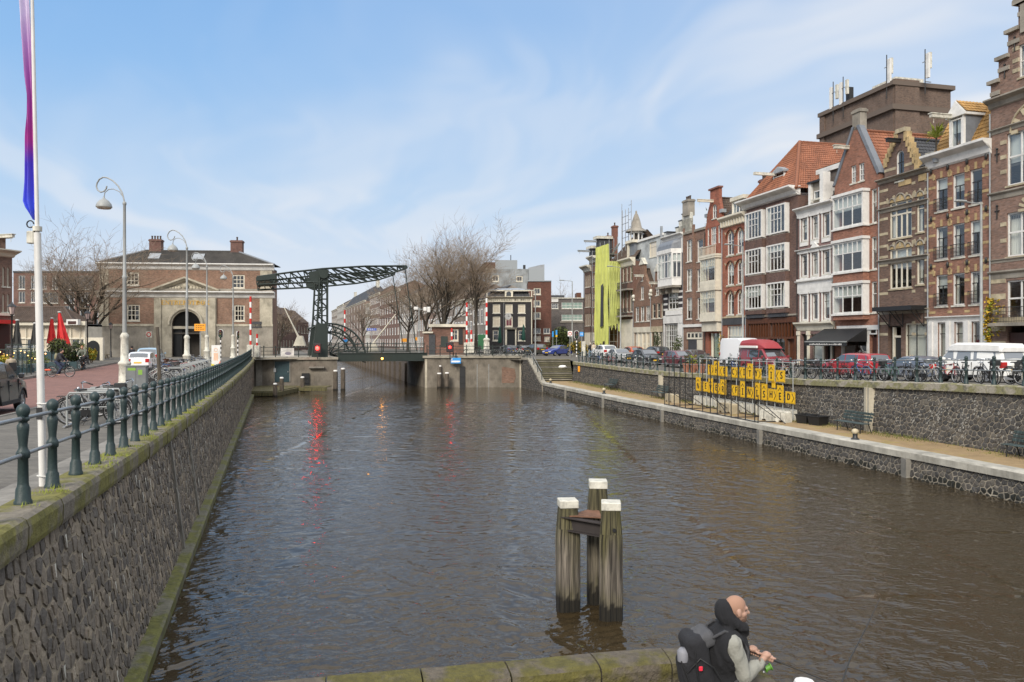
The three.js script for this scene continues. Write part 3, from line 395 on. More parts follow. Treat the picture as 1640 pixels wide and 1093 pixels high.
// ---- stone stairs from the street down to the landing, with a sloping cheek wall
{
const t=thing('stone_stairs','broad mossy stone stairs from the street down to the landing','stairs',W3(4.7,QY,81.5));
const n=11,cheek=(Z)=>3.1 -(Z-79)*0.2;
for(let i=0;i<n;i++){const Z=81.6+i*0.44,y1=(i+1)*0.2;const s=new G().box(cheek(Z)+ 0.35-4.7,6.4-4.7,i?y1-0.27:-0.2,y1-0.062,-(0.1 +(i+1)*0.44)- 0.1,-(0.13+i*0.44)).mesh('step',M.stepRiser,t);new G().cbox(cheek(Z)+ 0.35-4.7,6.4-4.7,y1-0.06,y1,-(0.1 +(i+1)*0.44)- 0.05,-(0.06+i*0.44),0.015).mesh('tread',i%3?M.stepTread:M.coping,s);}
const c=thing('cheek_wall','rubble stone wall sloping down beside the stairs at the bridge corner','wall',W3(1.05,0,87.4));
const A=[1.05,87.4],B=[3.05,79],L=Math.hypot(2,8.4),dir=[2/L,8.4/L],top=(s)=>(s<3.1?3.12:lerp(3.12,0.75,clamp((s-3.1)/(L-3.4))));
const P=(s,y,off=0)=>[dir[0]*s+off*dir[1],y,dir[1]*s-off*dir[0]];
const core=new G();const ss=[0,1.5,3.1,4,5,6,7,8,L];loft(core,ss.map((s)=>[P(s,-2,0),P(s,-2,0.4),P(s,top(s),0.4),P(s,top(s),0)]).reverse());core.mesh('wall_core',M.mortar,c);
stoneFacing(c,(s,v)=>P(s,v-0.3),unit([-dir[1],0,dir[0]]),L,(s)=>top(s)+ 0.3,0.27,71,0);
const cp=new G();loft(cp,ss.map((s)=>[P(s,top(s)+ 0.01,-0.08),P(s,top(s)+ 0.01,0.48),P(s,top(s)+ 0.24,0.48),P(s,top(s)+ 0.24,-0.08)]).reverse());cp.mesh('coping',M.coping,c);
const hr=thing('handrail','dark iron handrail sloping down along the stone stairs','handrail',W3(1.05,0,87.4));const hp=[0.4,1.8,3.1,4.6,6.2,7.8];
const g=new G();hp.forEach((s)=>g.bar(P(s,top(s)+ 0.2,0.2),P(s,top(s)+ 1.15,0.2),0.04,6));g.mesh('posts',M.ironGreen,hr);new G().tube(hp.map((s)=>P(s,top(s)+ 1.1,0.2)),0.03,6).tube(hp.map((s)=>P(s,top(s)+ 0.7,0.2)),0.02,6).mesh('rail',M.railSteel,hr);
}
// ---- bridge abutments
{
const solid=(pts,y0,y1)=>{const g=new G();loft(g,[y0,y1].map((y)=>pts.map(([x,z])=>W3(x,y,z))).map((r)=>r));return g;};
const wall=std([0.215,0.19,0.155],0.9,{map:again(grainMap,3.6),bumpMap:grainBump,bumpScale:0.012});
const L=[[-27.6,82.2],[-18.9,84.3],[-22.2,94],[-31,92]],Rr=[[-9.75,87.2],[1.05,87.5],[1.6,98],[-13,97.4]];
const a=thing('bridge_abutment','left concrete abutment of the drawbridge with a teal door','abutment');solid(L,-2,3.2).mesh('wall_face',wall,a);
solid([[-27.65,82],[-18.75,84.15],[-22.2,94.1],[-31,92.1]],3.2,3.46).mesh('coping',M.coping,a);
const d=new THREE.Group();d.name='door';d.position.set(-24.45,0.85,-82.97);d.rotation.y=Math.atan2(-(84.3-82.2),8.7)*-1;a.add(d);
new G().box(-0.75,0.75,0,2.2,-0.1,0.06).mesh('door_leaf',M.tealDoor,d);new G().box(-0.95,0.95,2.2,2.4,-0.1,0.16).box(-0.85,-0.752,0,2.2,-0.1,0.1).box(0.752,0.85,0,2.2,-0.1,0.1).mesh('door_frame',M.concrete,d);new G().box(-0.55,0.55,0.25,0.95,0.06,0.075).box(-0.55,0.55,1.1,2.0,0.06,0.075).mesh('door_panel',M.tealDoor,d);new G().box(0.56,0.63,1.0,1.15,0.06,0.13).mesh('handle',M.steel,d);
const e=[0.972,-0.235];const onL=(s,y,o=0.05)=>[-27.6+e[0]*s+0.235*o,y,-82.2+e[1]*s+0.97*o];
const put=(g,name,m,s,y)=>{const o=g.mesh(name,m,a);o.position.set(...onL(s,y));o.rotation.y=Math.atan2(0.235,0.972);return o;};
put(new G().box(-0.3,0.3,-1,3.25,-0.2,0.16),'pillar',M.concrete,0.9,0);put(new G().box(-0.12,0.12,-0.2,0.2,0,0.16),'meter_box',M.greyPaint,2.5,2.1);
put(new G().box(-0.4,0.4,-1,1.75,0,0.14).box(-0.42,0.42,0.2,0.26,0.14,0.2).box(-0.42,0.42,0.7,0.76,0.14,0.2).box(-0.42,0.42,1.2,1.26,0.14,0.2),'rubber_fender',M.black,5.65,0);
put(new G().box(-1.1,1.0,-1,1.9,-0.1,0.22),'concrete_plinth',wall,7.6,0);put(new G().box(-1.2,0.4,0,0.16,-0.1,0.42),'concrete_shelf',M.concrete,7.2,2.3);
const b=thing('bridge_abutment','right concrete abutment of the drawbridge with a brown brick patch and blue sign','abutment');solid(Rr,-2,3.3).mesh('wall_face',wall,b);
solid([[-9.9,87.0],[1.1,87.3],[1.7,98.1],[-13.1,97.5]],3.3,3.56).mesh('coping',M.coping,b);
const onR=(x,y,g,name,m)=>{const o=g.mesh(name,m,b);o.position.set(x,y,-(87.2 +(x+9.75)*0.028)+ 0.004);return o;};
onR(-5.55,0,new G().box(-0.3,0.3,-1,2.35,0,0.12).box(-0.32,0.32,0.5,0.56,0.12,0.18).box(-0.32,0.32,1.2,1.26,0.12,0.18),'rubber_fender',M.black);
onR(0,0,new G().sheet([[-3.3,0.55],[-2.2,0.4],[-1.2,0.5],[0.5,0.5],[0.75,1.2],[0.6,2.1],[-0.6,2.3],[-1.9,2.2],[-2.9,2.35],[-3.4,1.4]].map(([x,y])=>[x-0.3,y]),[],0.03).rim([[-3.3,0.55],[-2.2,0.4],[-1.2,0.5],[0.5,0.5],[0.75,1.2],[0.6,2.1],[-0.6,2.3],[-1.9,2.2],[-2.9,2.35],[-3.4,1.4]].map(([x,y])=>[x-0.3,y]),-0.05,0.03),'brick_patch',brick(0.26,0.16,0.115));
onR(-9.6,0,new G().box(-0.12,0.12,-1,3.2,-0.1,0.05),'corner_strip',M.limestone);onR(0.95,0,new G().box(-0.1,0.1,-1,3.2,-0.1,0.05),'corner_strip',M.limestone);
for(const x of[-3.9,-2.6])onR(x,0,new G().box(-0.025,0.025,0,2.6,0,0.02),'pipe',M.greyPaint);
}

// ================================================================ BUILDINGS
class Fac{
constructor(X0,Z0,dx,dz){const l=Math.hypot(dx,dz);Object.assign(this,{X0,Z0,dx:dx/l,dz:dz/l});}
u(x){const k=(x-820)/ FOC;return(k*this.Z0-this.X0)/(this.dx-k*this.dz);}
Y(x,y){return EYE -(y-HZ)*(this.Z0+this.u(x)*this.dz)/ FOC;}
}
function tileSlope(parent,a,b,c,d,mat,name='roof_tiles',row=0.34,wave=0.26){
const g=new G(),vec=(p,q)=>[q[0]- p[0],q[1]- p[1],q[2]- p[2]],len=(v)=>Math.hypot(...v),Ls=Math.max(len(vec(a,b)),len(vec(d,c))),Lt=Math.max(len(vec(a,d)),len(vec(b,c)));
let n=V(vec(a,b)).cross(V(vec(a,len(vec(d,c))>0.01?d:c))).normalize();if(n.y<0)n.negate();
const nr=Math.max(1,Math.round(Lt/row)),nc=Math.max(1,Math.round(Ls/wave))*4,L=(p,q,t)=>[0,1,2].map((i)=>p[i]+(q[i]- p[i])*t);
const P=(s,t,h)=>{const p=L(L(a,b,s),L(d,c,s),t),w=0.022*Math.sin(s*nc/4*6.283)+ h;return[p[0]+ n.x*w,p[1]+ n.y*w,p[2]+ n.z*w];};
for(let r=0;r<nr;r++){const jit=0.008*hash(r,nr,3);for(let k=0;k<nc;k++){const s0=k/nc,s1=(k+1)/ nc,t0=r/nr,t1=(r+1)/ nr;g.quad(P(s0,t0,0.045+jit),P(s1,t0,0.045+jit),P(s1,t1,0.012),P(s0,t1,0.012));g.quad(P(s0,t0,0.0),P(s1,t0,0.0),P(s1,t0,0.045+jit),P(s0,t0,0.045+jit));}}
return tag(g.mesh(name,mat,parent),null,null,null,'stuff');
}
function ridge(parent,a,b,mat,r=0.13){const n=Math.max(2,Math.round(Math.hypot(b[0]- a[0],b[1]- a[1],b[2]- a[2])/ 0.4)),g=new G(),f=(t)=>[0,1,2].map((i)=>a[i]+(b[i]- a[i])*t);for(let i=0;i<n;i++)g.bar(f(i/n),f((i+1.08)/ n),r,8,r*0.86);return g.mesh('ridge_tiles',mat,parent);}
const seedOf=(s)=>[...s].reduce((a,c)=>(a*31+c.charCodeAt(0))|0,7);
class House{
constructor(name,label,category,F,x0,x1,ground,group){
this.F=F;this.x0=x0;this.g0=ground;const u0=F.u(x0);this.u0=u0;this.w=F.u(x1)- u0;this.holes=[];this.R=rng(seedOf(label));
this.t=thing(name,label,category,W3(F.X0+F.dx*u0,ground,F.Z0+F.dz*u0),Math.atan2(F.dz,F.dx),group);
}
U(x){return this.F.u(x)- this.u0;}
Vy(x,y){return this.F.Y(x,y)- this.g0;}
pt(x,y){return[this.U(x),this.Vy(x,y)];}
box(name,mat,u0,u1,v0,v1,z0,z1,parent){return new G().box(u0,u1,v0,v1,z0,z1).mesh(name,mat,parent??this.t);}
band(name,mat,v0,v1,z=0.06,u0=-0.02,u1=this.w+0.02){return this.box(name,mat,u0,u1,v0,v1,-0.05,z);}
cornice(mat,v0,v1,out=0.5,u0=-0.08,u1=this.w+0.08,zb=-0.2){const h=v1-v0,g=new G();loft(g,[u0,u1].map((u)=>[[u,v0,zb],[u,v1,zb],[u,v1,out],[u,v1-h*0.16,out],[u,v1-h*0.24,out*0.86],[u,v1-h*0.42,out*0.34],[u,v0+h*0.12,out*0.2],[u,v0,0.03]]));return g.mesh('cornice',mat,this.t);}
// one window: frame, mullions, glass, sill; opt.v / opt.h give the bars as fractions
win(u0,u1,v0,v1,opt={}){
const o={frame:M.whitePaint,fw:0.09,bar:0.05,v:[],h:[],z:-0.13,glass:M.glass,sill:M.whiteWorn,arch:false,hole:true,...opt},poly=o.arch?arched(u0,u1,v0,v1):rect(u0,u1,v0,v1);
if(o.hole)this.holes.push(poly);
const z=o.z,fr=new G(),i0=u0+o.fw,i1=u1-o.fw,j0=v0+o.fw,j1=v1-o.fw,inner=o.arch?arched(i0,i1,j0,j1):rect(i0,i1,j0,j1);
fr.prism(poly,z-0.05,z+0.04,[inner]);
const sash=o.sash??o.frame;const top=o.arch?j1 -(i1-i0)*0.12:j1;
const mb=new G();for(const f of o.v){const u=lerp(i0,i1,Array.isArray(f)?f[0]:f),[a,b]=Array.isArray(f)?[lerp(j0,j1,f[1]),lerp(j0,j1,f[2])]:[j0,top];mb.box(u-o.bar/2,u+o.bar/2,a,b,z-0.035,z+0.022);}
for(const f of o.h){const v=lerp(j0,j1,Array.isArray(f)?f[0]:f),[a,b]=Array.isArray(f)?[lerp(i0,i1,f[1]),lerp(i0,i1,f[2])]:[i0,i1];mb.box(a,b,v-o.bar/2,v+o.bar/2,z-0.03,z+0.03);}
const w=fr.mesh(o.name??'window',o.frame,o.parent??this.t);
if(!mb.empty)mb.mesh('glazing_bars',sash,w);
new G().sheet(inner,[],z-0.01).mesh('pane',o.glass,w);
if(o.glass===M.glass){
const r=this.R(),e=o.fw*0.3;this.room=true;
if(o.curtain!==0){const k=o.curtain??(r<0.36?1:r<0.72?2:0);if(k===1)this.box('blind',M.blind,u0+e,u1-e,lerp(v0,v1,1 -(0.25+0.45*this.R())),v1-0.02,z-0.2,z-0.17,w);else if(k===2){const cw=(u1-u0)*(0.16+0.14*this.R()),g=new G();for(const[a,b]of[[u0+e,u0+cw],[u1-cw,u1-e]]){const n=Math.max(3,Math.round((b-a)/ 0.06));for(let i=0;i<n;i++)g.quad([lerp(a,b,i/n),v0,z-0.2 -(i&1)*0.05],[lerp(a,b,(i+1)/ n),v0,z-0.2 -((i+1)&1)*0.05],[lerp(a,b,(i+1)/ n),v1-0.02,z-0.2 -((i+1)&1)*0.05],[lerp(a,b,i/n),v1-0.02,z-0.2 -(i&1)*0.05]);}g.mesh('curtain',M.curtain,w);}else if(k===3)this.box('curtain',M.curtain,u0+e,u1-e,v0,v1-0.02,z-0.22,z-0.2,w);}
}
if(o.sill)this.box('sill',o.sill,u0-0.07,u1+0.07,v0-0.11,v0-0.003,-0.14,0.07,w);
return w;
}
wins(rows,bays,ref,opt={}){const vs=rows.map(([a,b])=>[this.Vy(ref,b),this.Vy(ref,a)]),out=[];for(const[v0,v1]of vs)for(const[a,b]of bays){const u0=this.U(a),u1=this.U(b);out.push([u0,u1,v0,v1,this.win(u0,u1,v0,v1,opt)]);}return out;}
opening(u0,u1,v0,v1){this.holes.push(rect(u0,u1,v0,v1));}
// front wall with its openings, plus the body behind it
wall(outline,mat,{D=9,eave,side=mat,name='wall',thick=0.34,top=M.lead,body=true}={}){
const g=new G();g.sheet(outline,this.holes,0);g.rim(outline,-thick,0);for(const h of this.holes)g.rim(h,-thick,0,true);g.sheet(outline,this.holes,-thick,true);g.mesh(name,mat,this.t);
if(this.F===ROW){const v=(eave??10)- 0.3;new G().bar([0.02,0.1,0.09],[0.02,v,0.09],0.05,6).mesh('drainpipe',this.R()<0.5?M.darkMetal:M.zinc,this.t);}
if(body){const b=new G(),e=eave??Math.max(...outline.map((p)=>p[1])),w=this.w;b.quad([0,0,-D],[0,0,-thick],[0,e,-thick],[0,e,-D]);b.quad([w,0,-thick],[w,0,-D],[w,e,-D],[w,e,-thick]);b.quad([w,0,-D],[0,0,-D],[0,e,-D],[w,e,-D]);b.mesh('side_wall',side,this.t);new G().box(0,w,e-0.2,e+0.03,-D,-thick).mesh('flat_roof',top,this.t);this.D=D;}
if(this.room){const e=(eave??Math.max(...outline.map((p)=>p[1])))- 0.3;new G().box(0.05,this.w-0.05,0.02,e,-2.3,-2.2).mesh('room_wall',M.roomWall,this.t);const fl=new G();for(let v=3.1;v<e-1;v +=3.2)fl.box(0.05,this.w-0.05,v,v+0.2,-2.2,-thick);if(!fl.empty)fl.mesh('floors',M.roomWall,this.t);}  // dark plane added behind the windows to make the interiors darker
}
flat(mat,eave,opt={}){this.wall(rect(0,this.w,0,eave),mat,{eave,...opt});}
chimney(u,v0,v1,z,wd=0.9,dp=0.6,mat,pots=3){const g=new G().box(u-wd/2,u+wd/2,v0,v1,z-dp/2,z+dp/2).box(u-wd/2-0.08,u+wd/2+0.08,v1-0.28,v1-0.08,z-dp/2-0.08,z+dp/2+0.08),c=g.mesh('chimney',mat,this.t);for(let i=0;i<pots;i++)new G().lathe([[0.11,0],[0.1,0.35],[0.13,0.4],[0.13,0.48]],8,[u +(i -(pots-1)/ 2)*wd /(pots+0.3),v1,z]).mesh('chimney_pot',M.brownTile,c);}
gableRoof(e,p,u0,u1,z0,z1,mat,over=0.1){const c=(u0+u1)/ 2;tileSlope(this.t,[u0-over,e,z0],[u0-over,e,z1],[c,p,z1],[c,p,z0],mat);tileSlope(this.t,[u1+over,e,z1],[u1+over,e,z0],[c,p,z0],[c,p,z1],mat);ridge(this.t,[c,p+0.05,z0],[c,p+0.05,z1],mat);new G().sheet([[u0,e],[u1,e],[c,p-0.05]],[],z1).mesh('gable_end',M.zinc,this.t);}
beam(u,v,z1,mat=M.whiteWorn,len=1.6){const g=new G().box(u-0.12,u+0.12,v,v+0.22,-0.4,len).box(u-0.17,u+0.17,v+0.22,v+0.28,-0.4,len+0.06).bar([u,v,len-0.25],[u,v-0.35,len-0.25],0.02,4);return g.mesh('hoist_beam',mat,this.t);}
balconette(u0,u1,v,h=0.75,z=0.12){const g=new G(),n=Math.max(4,Math.round((u1-u0)/ 0.11));g.box(u0,u1,v+h,v+h+0.04,z-0.02,z+0.02).box(u0,u1,v+0.06,v+0.09,z-0.015,z+0.015).box(u0,u1,v+h*0.72,v+h*0.72+0.025,z-0.012,z+0.012);for(let i=0;i<=n;i++){const u=lerp(u0,u1,i/n);g.bar([u,v,z],[u,v+h,z],0.013,4);if(i<n){const m=lerp(u0,u1,(i+0.5)/ n);g.tube(circle(m,v+h*0.4,0.05,8).map(([a,b])=>[a,b,z]),0.011,4,false);}}for(const u of[u0,u1])g.bar([u,v+h,z],[u,v+h,-0.05],0.015,4);return g.mesh('balcony_rail',M.darkMetal,this.t);}
voussoirs(u0,u1,v,mat,arc=0.35,n=3,size=0.16){const c=(u0+u1)/ 2;for(let i=0;i<n;i++){const g=new G(),t=(i /(n-1)- 0.5)*2,u=c+t*(u1-u0)/ 2;g.push(new THREE.Matrix4().makeRotationZ(-t*arc).setPosition(u,v-0.05*t*t,0)).box(-size/2,size/2,0.02,0.46,-0.05,0.035).pop();g.mesh('keystone',mat,this.t);}}
}
// ---- the row of old houses along the right street
const ROW=new Fac(42-0.252*60,60,0.2444,-0.9697),RG=3.1,HOUSES='houses along the right street';
const rowHouse=(label,x0,x1,name='canal_house')=>new House(name,label,'house',ROW,x0,x1,RG,HOUSES);
{
const h=rowHouse('tall brick house with a stepped stone-capped gable at the right edge of the photo',1587.3,1731),mat=brick(0.31,0.2,0.155),w=h.w,c=w/2,ab=(Y)=>Y-RG;
for(const[Y0,Y1]of[[14.6,17.75],[10.3,12.95],[6.46,8.86]])h.win(1.15,w-1.15,ab(Y0),ab(Y1),{v:[0.25,0.5,0.75],h:[0.55],bar:0.1,sash:M.whitePaint,sill:M.band});
h.win(c-0.95,c+0.95,ab(20.9),ab(22.85),{v:[0.33,0.66],h:[0.5],sill:M.band});
h.opening(1.2,2.5,0.3,3.1);h.box('door',M.door,1.25,2.45,0.3,2.6,-0.2,-0.1);
h.win(2.9,4.6,0.9,3.0,{v:[0.5],h:[0.7]});
const st=[[0,ab(19.6)],[0,ab(21.1)],[0.57,ab(21.1)],[0.57,ab(22.4)],[1.25,ab(22.4)],[1.25,ab(23.8)],[1.96,ab(23.8)],[1.96,ab(25.3)],[c,ab(26.3)]],out=[[0,0],[w,0],...st.map(([u,v])=>[w-u,v]),...st.slice(0,-1).reverse()];
h.wall(out,mat,{eave:ab(19.6),D:11});
for(let i=1;i<st.length-1;i +=2)for(const s of[0,1]){const a=st[i][0],b=st[i+1][0]+ 0.12;h.box('gable_step_cap',M.greystone,s?w-b:a-0.14,s?w-a+0.14:b,st[i][1],st[i][1]+ 0.22,-0.4,0.2);h.box('stone_scroll',M.greystone,s?w-b-0.12:a+0.02,s?w-a-0.02:b+0.0,st[i][1]- 0.75,st[i][1]- 0.5,-0.02,0.1);}
const pd=new G().prism([[1.7,ab(25.3)],[w-1.7,ab(25.3)],[w-1.7,ab(25.55)],[c,ab(26.75)],[1.7,ab(25.55)]],-0.42,0.22);pd.mesh('pediment',M.greystone,h.t);
h.box('carved_panel',M.greystone,c-0.75,c+0.75,ab(23.5),ab(25.2),-0.05,0.12);
h.cornice(M.greystone,ab(19.55),ab(20.1),0.55);h.cornice(M.greystone,ab(13.9),ab(14.35),0.22);h.cornice(M.greystone,ab(17.95),ab(18.25),0.2);h.cornice(M.greystone,ab(9.0),ab(9.5),0.22);h.cornice(M.greystone,ab(10.0),ab(10.22),0.12);
for(const[a,b]of[[9.05,8.75],[8.1,7.75],[7.2,6.85],[6.2,5.8],[5.2,4.85]])for(const s of[0,1])h.band('stone_band',M.band,ab(b),ab(a),0.03,s?w-1.08:-0.01,s?w+0.01:1.08);
for(const Y of[11.2,12.2,15.4,16.3,17.2,21.3,21.9,22.6])for(const s of[0,1]){const e=Y>20?c-1.35:0.72;h.band('quoin',M.band,ab(Y),ab(Y+0.24),0.03,s?w-e-0.42:e,s?w-e:e+0.42);}
const fan=new G();for(let i=0;i<9;i++){const t=(i/8)*Math.PI;fan.push(new THREE.Matrix4().makeRotationZ(t-Math.PI/2).setPosition(c,ab(12.98),0)).box(-0.08,0.08,0.25+0*i,0.95,-0.02,0.05).pop();}fan.mesh('stone_fan',M.band,h.t);
const arc=new G();for(let i=0;i<7;i++){const t=i/6*Math.PI;arc.push(new THREE.Matrix4().makeRotationZ(t-Math.PI/2).setPosition(c,ab(17.75),0)).box(-0.11,0.11,1.0,1.45,-0.02,0.05).pop();}arc.tube(circle(c,ab(17.75),1.5,14,0,Math.PI).map(([a,b])=>[a,b,0.02]),0.07,6).mesh('stone_arch',M.band,h.t);
for(const[u,Y]of[[0.5,16.6],[0.5,13.1],[1.05,21.6],[1.75,23.0]])new G().bar([u,ab(Y)- 0.4,0.05],[u,ab(Y)+ 0.4,0.05],0.04,5).bar([u-0.17,ab(Y)+ 0.1,0.05],[u+0.17,ab(Y)+ 0.1,0.05],0.035,5).ball([u,ab(Y)+ 0.42,0.05],0.08,6).mesh('wall_anchor',M.darkMetal,h.t);
h.box('balcony_slab',M.greystone,0.5,w-0.5,ab(6.1),ab(6.3),-0.05,0.9);h.balconette(0.6,w-0.6,ab(6.3),0.9,0.82);h.box('door_lintel',M.band,0.6,3.0,3.15,3.55,-0.05,0.14);
h.gableRoof(ab(19.6),ab(24.5),0,w,-0.4,-11,M.brownTile);
}
{
const h=rowHouse('three-bay brick house with ochre bands and white cornice under an ochre tiled mansard',1487.6,1587),mat=brick(0.32,0.165,0.115),w=h.w,ab=(Y)=>Y-RG;
const bays=[[1498.9,1518],[1525.8,1545.2],[1553.8,1573.5]],rows=[[278,332.5],[358,412],[437.5,489]];
const ws=h.wins(rows,bays,1536,{h:[0.66],v:[[0.5,0,0.66]],sash:M.darkMetal,bar:0.06});
ws.forEach(([a,b,c,d],i)=>{if(i!==1&&i!==7)h.balconette(a-0.05,b+0.05,c+0.02,0.8);h.voussoirs(a-0.1,b+0.1,d,M.yellowBrick,0.3,3,0.17);});
const gr=[[1502.7,1517],[1529,1543.5],[1557,1571]].map(([a,b])=>[h.U(a),h.U(b)]);gr.forEach(([a,b],i)=>h.win(a,b,i===2?0.2:0.75,3.35,{h:[0.72],sash:M.darkMetal,curtain:i<2?3:0}));
h.flat(mat,ab(17.0),{D:10});
const sup=new G().sheet(rect(-0.01,w+0.01,0,3.62),h.holes.filter((p)=>p[0][1]<3),0.05).rim(rect(-0.01,w+0.01,0,3.62),0,0.05);gr.forEach(([a,b],i)=>sup.rim(rect(a,b,i===2?0.2:0.75,3.35),-0.02,0.05,true));sup.mesh('white_ground_floor',M.whitePaint,h.t);
for(const u of[0.12,1.62,3.15,w-0.42])h.box('pilaster',M.whitePaint,u,u+0.32,0,3.4,0.02,0.14);
h.cornice(M.whitePaint,3.4,3.75,0.25);h.cornice(M.whitePaint,ab(16.85),ab(17.8),0.7);
for(const[c,d]of[[0,1]])for(const r of ws.filter((_,i)=>i%3===0))for(const v of[r[2]+ 0.62,lerp(r[2],r[3],0.72),r[3]+ 0.12,r[2]- 0.5]){const us=[-0.01,...ws.slice(0,3).flatMap((k)=>[k[0]- 0.01,k[1]+ 0.01]),w+0.01];for(let i=0;i<us.length;i +=2)h.band('brick_band',M.yellowBrick,v,v+0.17,0.018,us[i],us[i+1]);}
for(const k of[0,1,2,3])for(const r of[2,5,8]){const u=[0.28,1.72,3.3,w-0.28][k],v=ws[r][3]+ 0.62;new G().ball([u,v,0.06],0.1,6,2.4).mesh('wall_anchor',M.darkMetal,h.t);}
const e=ab(17.75),m=ab(20.3),zi=-1.7;tileSlope(h.t,[0,e,-0.25],[w,e,-0.25],[w,m,zi],[0,m,zi],M.ochreTile);tileSlope(h.t,[-0.02,m,zi],[w,m,zi],[w,m+1.2,-6],[0,m+1.2,-6],M.ochreTile);
h.box('mansard_side',M.slate,w-0.12,w+0.02,ab(17),m,-8,zi);h.box('mansard_side',M.slate,-0.02,0.1,ab(17),m-0.6,-8,zi);
const d0=h.U(1521.5),d1=h.U(1545),dt=ab(19.75);h.win(d0+0.15,d1-0.15,e+0.12,dt,{hole:false,z:0.0,v:[0.5],sash:M.darkMetal,name:'dormer_window'});h.box('dormer',M.whitePaint,d0,d0+0.14,e,dt+0.15,-2.5,0.05);h.box('dormer',M.whitePaint,d1-0.14,d1,e,dt+0.15,-2.5,0.05);h.box('dormer_cheek',M.lead,d1,d1+0.05,e,dt+0.1,-2.5,-0.1);
const pd=new G().prism([[d0-0.2,dt+0.12],[d1+0.2,dt+0.12],[d1+0.2,dt+0.26],[(d0+d1)/ 2,dt+1.15],[d0-0.2,dt+0.26]],-3.4,0.16);pd.mesh('dormer_pediment',M.whitePaint,h.t);const dc=(d0+d1)/ 2;tileSlope(h.t,[d1+0.22,dt+0.3,0.1],[d1+0.22,dt+0.3,-3.4],[dc,dt+1.2,-3.4],[dc,dt+1.2,0.1],M.ochreTile);h.beam(d0+0.2,dt+0.1,0,M.whiteWorn,1.7);
}
{
const h=rowHouse('narrow dark brick house with a pointed gable, arched top window and three-light windows',1409,1487.6),mat=brick(0.2,0.13,0.1),w=h.w,ab=(Y)=>Y-RG;
const main=[h.U(1424.8),h.U(1460.5)],side=[h.U(1468),h.U(1480.5)],rows=[[322,381],[398,462]].map(([a,b])=>[h.Vy(1443,b),h.Vy(1443,a)]);
for(const[v0,v1]of rows){h.win(main[0],main[1],v0,v1,{v:[0.24,0.76,[0.5,0,0.66]],h:[0.66],bar:0.12,frame:M.cream,sill:M.band});h.win(side[0],side[1],v0+0.15,v1+0.05,{h:[0.66],frame:M.cream,sill:M.band});h.voussoirs(main[0]+ 0.6,main[1]- 0.6,v1+0.12,M.band,0.4,3,0.2);h.voussoirs(main[0]- 0.05,main[0]+ 0.55,v1+0.02,M.band,0.4,2,0.16);h.voussoirs(main[1]- 0.55,main[1]+ 0.05,v1+0.02,M.band,0.4,2,0.16);h.voussoirs(side[0],side[1],v1+0.1,M.band,0.4,3,0.16);
for(const[u,r]of[[(main[0]+ main[1])/ 2,0.52],[main[0]+ 0.3,0.28],[main[1]- 0.3,0.28],[(side[0]+ side[1])/ 2,0.36]]){new G().sheet(circle(u,v1+0.02,r*0.8,9,0,Math.PI),[],0.02).mesh('ochre_tympanum',M.yellowBrick,h.t);new G().tube(circle(u,v1+0.02,r,11,0,Math.PI).map(([a,b])=>[a,b,0.02]),0.07,5).mesh('brick_arch',M.greystone,h.t);}}
const aw=[h.U(1435.2),h.U(1448.3)],av=[h.Vy(1442,289.5),h.Vy(1442,241)];h.win(aw[0],aw[1],av[0],av[1],{arch:true,v:[0.5],h:[0.62],sash:M.darkMetal,curtain:0});
const sw=[h.U(1449.4),h.U(1484)];h.win(sw[0],sw[1],0.95,3.35,{v:[0.5],h:[0.66],sash:M.darkMetal,frame:M.cream,curtain:3});h.opening(0.9,2.2,0,3.2);
h.box('door',M.blackDoor,1.45,2.15,0.1,2.3,-0.25,-0.18);h.box('door_frame',M.cream,1.3,1.42,0.1,3.1,-0.3,-0.05);h.box('door_frame',M.cream,1.42,2.2,2.35,2.5,-0.3,-0.1);
const sh=h.pt(1417,285),gp=h.pt(1437,209),gq=h.pt(1449.5,207),gr=h.pt(1470,268),se=ab(17.3);
h.wall([[0,0],[w,0],[w,se-0.3],[gr[0],se-0.3],[gr[0],gr[1]],[gq[0],gq[1]- 0.4],[gq[0],gq[1]],[gp[0],gp[1]],[gp[0],gp[1]- 0.4],[sh[0],sh[1]+ 0.9],[sh[0],se-0.3],[0,se-0.3]],mat,{eave:se-0.35,D:10});
const cap=(a,b)=>{const n=6;for(let i=0;i<n;i++){const p=[0,1].map((k)=>lerp(a[k],b[k],(i+0.5)/ n));h.box('gable_stone',M.yellowBrick,p[0]- 0.17,p[0]+ 0.17,p[1]- 0.32,p[1]+ 0.34,-0.38,0.06);}};cap([sh[0],sh[1]+ 0.9],[gp[0],gp[1]- 0.3]);cap([gr[0],gr[1]],[gq[0],gq[1]- 0.3]);
h.box('gable_peak',M.band,gp[0]- 0.1,gq[0]+ 0.1,gp[1]- 0.25,gp[1]+ 0.05,-0.4,0.1);h.beam((aw[0]+ aw[1])/ 2,av[1]+ 0.55,0,M.darkMetal,1.1);
for(const Y of[5.6,6.4,7.4,8.6,9.6,10.7,11.3,12.1,13.0,14.1,15.3,16.2]){const seg=[[-0.01,main[0]- 0.14],[main[1]+ 0.02,side[0]- 0.1],[side[1]+ 0.06,w+0.01]];for(const[a,b]of seg)h.band('stone_band',M.band,ab(Y),ab(Y+0.19),0.02,a,b);}
for(const[v,z]of[[ab(11.05),0.25],[ab(14.85),0.22],[ab(17.0),0.4],[ab(7.35),0.2]])h.cornice(M.greystone,v-0.2,v+0.12,z);for(const v of[av[0]+ 0.3,av[0]+ 0.9]){h.band('stone_band',M.band,v,v+0.2,0.02,sh[0],aw[0]- 0.02);h.band('stone_band',M.band,v,v+0.2,0.02,aw[1]+ 0.02,gr[0]);}
